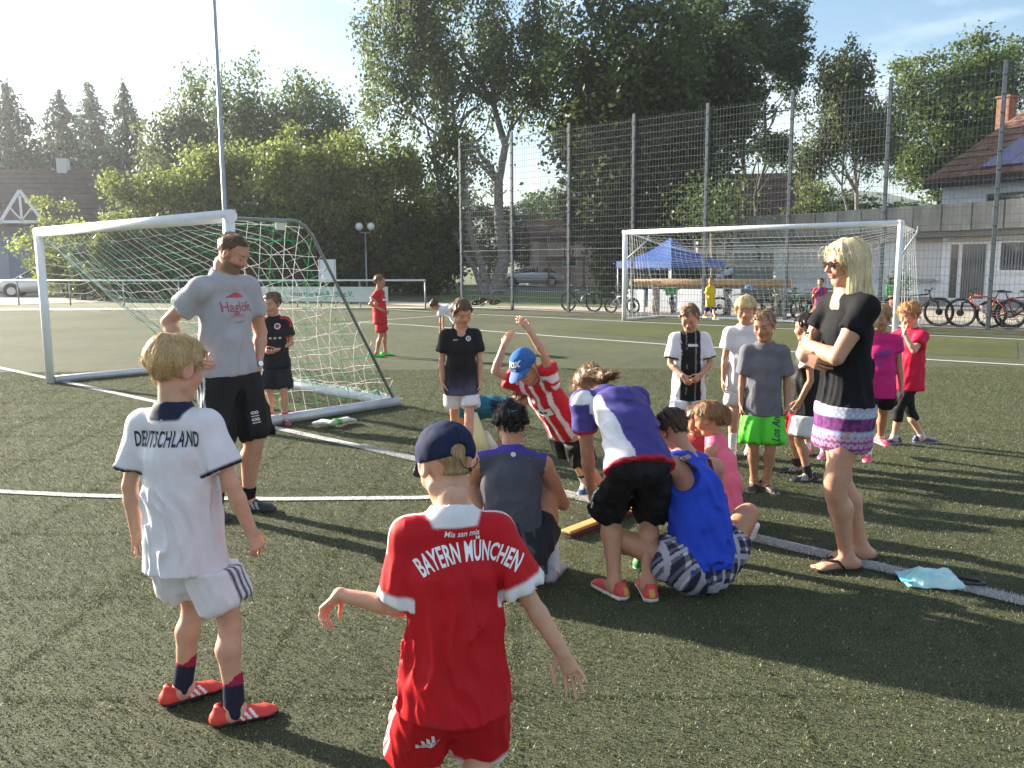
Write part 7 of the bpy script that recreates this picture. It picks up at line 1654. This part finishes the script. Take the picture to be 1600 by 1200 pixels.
def build_vehicles():
    p = at(832, 447, 61); car('silver saloon car parked on the road behind the left fence bays', (p[0], p[1]), math.radians(172), (.42, .44, .46))
    p = at(68, 438, 47); car('white hatchback parked by the blue-grey garage', (p[0], p[1]), math.radians(-162), (.70, .71, .72), 'hatch')
    p = at(1178, 447, 47); car('dark car half hidden behind the wooden beam', (p[0], p[1]), math.radians(12), (.035, .035, .04))
    p = at(1010, 452, 50); car('black car in the shade left of the blue canopy', (p[0], p[1]), math.radians(-28), (.02, .02, .022), 'hatch')
    F = math.degrees(math.atan2(UX[1], UX[0]))
    def along(u, v, off=.0): p = gp(u, v); return p
    def on_fence(u, back=.32):
        r = ray(u, 480)[:2]; k = np.linalg.solve(np.array([[r[0], -UX[0]], [r[1], -UX[1]]]), (fence_pt(0) + VX * back)[:2]); p = r * k[0]; return (p[0], p[1], 0)
    bike('dark mountain bicycle leaning at the third fence post from the left', on_fence(908), math.radians(F), (.03, .03, .035), extra='bottle', lean=.06)
    bike('small white children bicycle beside the left post of the far goal', on_fence(972, .25), math.radians(F + 3), (.62, .64, .66), R=.255, k=.78, lean=.06)
    bike('child bicycle with a green basket behind the far goal net', on_fence(1052, 1.3), math.radians(F - 62), (.05, .05, .06), R=.28, k=.85, extra='basket', lean=.08)
    bike('light grey bicycle with a blue helmet behind the yellow shirt', on_fence(1150, .9), math.radians(F + 32), (.50, .52, .58), R=.30, k=.9, extra='helmet', lean=-.1)
    bike('green bicycle leaning by the white pier of the clubhouse', on_fence(1222, .35), math.radians(F + 10), (.04, .16, .05), R=.32, lean=.07)
    bike('second green bicycle just behind the first green one', on_fence(1256, .75), math.radians(F - 12), (.05, .20, .07), R=.32, lean=.08)
    bike('grey bicycle hidden behind the head of the blonde woman', on_fence(1310, .5), math.radians(F + 5), (.25, .26, .28), lean=.05)
    bike('black mountain bicycle with a green bag in front of the shutter', on_fence(1432, .35), math.radians(F), (.02, .02, .022), R=.36, extra='bag', lean=.06)
    bike('orange mountain bicycle at the right end post of the fence', on_fence(1540, .30), math.radians(F + 180), (.52, .10, .03), R=.36, extra='bottle', lean=-.05)
    bike('red bicycle behind the orange one, cut by the right edge', on_fence(1590, .55), math.radians(F + 6), (.40, .03, .03), R=.34, lean=.05)
    bike('black bicycle with a yellow light at the right edge of the photo', on_fence(1622, .95), math.radians(F - 4), (.03, .03, .03), R=.34, lean=.06)
    b = bike('small bicycle lying on its side at the left end post of the fence', (0, 0, 0), 0, (.20, .06, .04), R=.2, k=.62); q = gp(757, 483); b.location = (q[0], q[1], .16); b.rotation_euler = (math.radians(66), 0, math.radians(15))

def build_props():
    Z = np.array((0, 0, 1.))
    # canopy
    p = at(1047, 445, 31); t = thing('canopy_tent', 'bright blue pop-up canopy tent behind the far goal', 'tent', (p[0], p[1], 0), .62); blue = mat('blue_canvas', (.022, .085, .34), .7, bump=.15, bscale=14, trans=.25, var=.06)
    ez, pz, w_ = at(1047, 408, 31)[2], at(1047, 371, 31)[2], 1.36; M_ = MB(); pk = (0, 0, pz); c = [(-w_, -w_, ez), (w_, -w_, ez), (w_, w_, ez), (-w_, w_, ez)]
    for i in range(4):
        a, b = np.array(c[i]), np.array(c[(i + 1) % 4]); n_ = 6; prev = None
        for j in range(n_ + 1):
            q = j / n_; l = a + (np.array(pk) - a) * q; r = b + (np.array(pk) - b) * q; sg = -.16 * math.sin(PI * q); row = [l + (r - l) * s + Z * (sg - .10 * math.sin(PI * s) * (1 - q)) for s in np.linspace(0, 1, 7)]
            idx = [M_.vert(x) for x in row]
            if prev: 
                for k in range(6): M_.face((prev[k], prev[k + 1], idx[k + 1], idx[k]), 0, True)
            prev = idx
    M_.build('roof', blue, t)
    M_ = MB()
    for i in range(4): a, b = np.array(c[i]), np.array(c[(i + 1) % 4]); M_.poly([a, b, b - Z * .24, a - Z * .24])
    M_.build('valance', blue, t)
    for x, y, _ in c: MB().tube([(x * .97, y * .97, 0), (x * .97, y * .97, ez)], .022, 8).build('leg', STEEL, t)
    # long wooden beam on posts
    a, b = at(985, 446, 27.0), at(1236, 453.5, 25.2); zc = .98; a[2] = b[2] = zc; t = thing('wooden_beam', 'long round timber beam lying on posts behind the far goal', 'beam'); wood = mat('pale_timber', (.42, .235, .10), .7, color2=(.52, .32, .15), vscale=3, bump=.2, bscale=20, stretch=(.3, .3, 1))
    MB().tube([a, a + (b - a) * .5 + Z * .01, b], .125, 14).build('log', wood, t)
    for q in (.17, .62, .93): p = a + (b - a) * q; MB().tube([(p[0], p[1], 0), (p[0], p[1], zc - .11)], .12, 10).build('post', mat('beam_post', (.30, .26, .21), .9), t)
    # white boards standing behind it
    d = nrm(np.array((b[0] - a[0], b[1] - a[1], 0))); bn = np.array((-d[1], d[0], 0)) * .5
    for i, (u0, u1) in enumerate(((984, 1008), (1014, 1058), (1060, 1104), (1106, 1158))):
        p0, p1 = at(u0, 470, 28.5), at(u1, 470, 27.8); p0[2] = p1[2] = 0; M_ = MB(); dd = nrm(p1 - p0); nn = np.array((dd[1], -dd[0], 0)); M_.prism([p0 + Z * .02, p1 + Z * .02, p1 + Z * .74, p0 + Z * .74], nn * .06); o = M_.build('white_board', mat('board_paint', (.60, .64, .70), .7, var=.08), bevel=.01)
        tag(o, ('narrow white board under the left end of the timber beam', 'first wide white board right of the narrow one', 'second wide white board under the beam', 'white board nearest the boy in yellow')[i], 'board', 'white boards under the beam')
    for i, (u, v) in enumerate(((1146, 470), (1170, 471))):
        p = gp(u, v); p = at(u, 475, 30); t = thing('traffic_cone', ('small orange cone left of the other behind the goal net', 'small orange cone nearest the grey bicycle behind the net')[i], 'cone', (p[0], p[1], 0), 0, 'orange cones'); MB().tube([(0, 0, .03), (0, 0, .5)], [.11, .025], 12).build('cone_body', mat('cone_orange', (.62, .12, .03), .6), t); MB().box((-.15, -.15, 0), (.15, .15, .03)).build('base', MATS['cone_orange'], t, bevel=.01)
    # flower tub by the wall
    p = at(1402, 478, 29); t = thing('planter', 'flower tub with a leafy plant at the clubhouse wall', 'planter', (p[0], p[1], 0)); MB().tube([(0, 0, 0), (0, 0, .5)], [.22, .32], 16).build('tub', mat('terracotta', (.30, .10, .06), .8), t)
    rs = np.random.default_rng(3); V_, F_, c_ = leaf_quads(rs.normal(size=(420, 3)) * .17 + np.array((0, 0, .85)), np.full(420, .10), rs, leaf_cols(420, rs, (.06, .13, .04), np.ones(420))); mesh_np('foliage', V_, F_, LEAF(), t, c_, smooth=False)
    # goalkeeper gloves
    for i, (u, v, rz, lb) in enumerate(((513, 668, 2.6, 'left glove of the pair of pale goalkeeper gloves lying on the turf'), (533, 665, .9, 'right glove of the pair, with the bright green cuff upwards'))):
        p = gp(u, v); t = thing('goalkeeper_glove', lb, 'glove', (p[0], p[1], .012), rz, 'goalkeeper gloves'); s = S()
        s.ecap((0, 0, .035), (.085, 0, .040), (.05, .028), (.055, .026), (0, 1, 0), .02)
        for k in range(4): y = -.042 + .028 * k; s.cone((.09, y, .036), (.165 - .012 * abs(k - 1.5), y * 1.25, .026), .017, .014, .008)
        s.cone((.03, .045, .036), (.09, .095, .03), .018, .014, .012); s.ecap((-.075, 0, .04), (-.01, 0, .036), (.048, .03), (.044, .026), (0, 1, 0), .012); vt, fq = s.mesh(.006)
        col = np.tile(np.array((.50, .50, .46)), (len(vt), 1)); col[vt[:, 0] < -.02] = (.10, .42, .06) if i else (.42, .46, .36); col[(vt[:, 2] > .05) & (vt[:, 0] > .0)] = (.62, .62, .56); mesh_np('glove_body', vt, fq, CLOTH_M(), t, col)
    # pale training cones
    for i, (u, v, H_, R_, lb) in enumerate(((741, 708, .35, .15, 'tall pale yellow training cone behind the legs of the boy in white shorts'), (758, 700, .15, .12, 'small white training cone beside the hands of the crawling girl'))):
        p = gp(u, v); t = thing('training_cone', lb, 'cone', (p[0], p[1], 0), 0, 'pale training cones'); m = mat('pale_cone', (.72, .68, .36) if i == 0 else (.70, .70, .58), .6) if i == 0 else mat('white_cone', (.70, .70, .60), .6)
        MB().tube([(0, 0, .012), (0, 0, H_ * .5), (0, 0, H_)], [R_, R_ * .62, .03], 20).build('cone_body', m, t); MB().tube([(0, 0, 0), (0, 0, .014)], R_ * 1.12, 20).build('base', m, t)
    # wooden bar on the ground
    a, b = gp(884, 842), gp(1000, 797); t = thing('wooden_bar', 'yellow wooden bar with dark foot lying on the white line', 'bar'); d = nrm(b - a); s_ = np.array((-d[1], d[0], 0))
    M_ = MB(); L = np.linalg.norm(b - a); R = np.stack([d, s_, Z], 1); M_.box((0, -.035, .032), (L, .035, .052), R=R, o=a); M_.build('board', mat('yellow_wood', (.52, .30, .085), .55, color2=(.60, .37, .12), vscale=4, bump=.1, stretch=(.2, 3, 3)), t, bevel=.005); M_ = MB(); M_.box((0.01, -.030, 0.004), (L - .01, .030, .032), R=R, o=a); M_.build('foot', mat('dark_red_wood', (.085, .03, .03), .7), t)
    # turquoise pouch on the line
    p = gp(1456, 913); t = thing('drink_pouch', 'translucent turquoise plastic pouch lying on the white line', 'pouch', (p[0], p[1], 0), -.18); M_ = MB(); nx, ny = 12, 7; G = []
    for j in range(ny + 1):
        row = []
        for i in range(nx + 1):
            x, y = (i / nx - .5) * .27, (j / ny - .5) * .16; e = (1 - (2 * i / nx - 1) ** 4) * (1 - (2 * j / ny - 1) ** 4); z = .012 + .062 * e + .009 * math.sin(i * 1.1 + j) * e + .007 * math.sin(j * 2.3 - i * 1.1) * e; row.append(M_.vert((x + .012 * math.sin(j * 1.7), y + .01 * math.sin(i * 1.3), z)))
        G.append(row)
    for j in range(ny):
        for i in range(nx): M_.face((G[j][i], G[j][i + 1], G[j + 1][i + 1], G[j + 1][i]), 0, False)
    bot = [[M_.vert((M_.v[G[j][i]][0], M_.v[G[j][i]][1], .008)) for i in range(nx + 1)] for j in (0, ny)]
    for i in range(nx): M_.face((G[0][i], bot[0][i], bot[0][i + 1], G[0][i + 1])); M_.face((G[ny][i + 1], bot[1][i + 1], bot[1][i], G[ny][i]))
    M_.face([x for x in bot[0]] + [x for x in bot[1][::-1]]); M_.build('bag', mat('turquoise_film', (.34, .74, .78), .15, spec=.7, trans=.30, color2=(.72, .92, .93), vscale=9), t)
    M_ = MB(); M_.box((-.16, -.075, .03), (-.11, .075, .034)); M_.build('seal', mat('turquoise_seal', (.10, .45, .55), .3), t)
    M_ = MB(); M_.tube([(.13, -.04, .03), (.19, -.06, .035), (.235, -.03, .03), (.225, .02, .025), (.17, .03, .03), (.13, .03, .035)], .009, 8); M_.build('handle', mat('black_handle', (.015, .015, .018), .5), t)
import time as _t
_T0 = _t.time()
build_ground(); build_near_goal(); build_far_goal(); build_fence(); build_rail(); build_clubhouse(); build_houses(); build_trees()
build_vehicles(); build_props(); print('ENV TIME', _t.time() - _T0)
build_flare_haze(); build_people(); build_turf_blades(); print('ALL TIME', _t.time() - _T0)
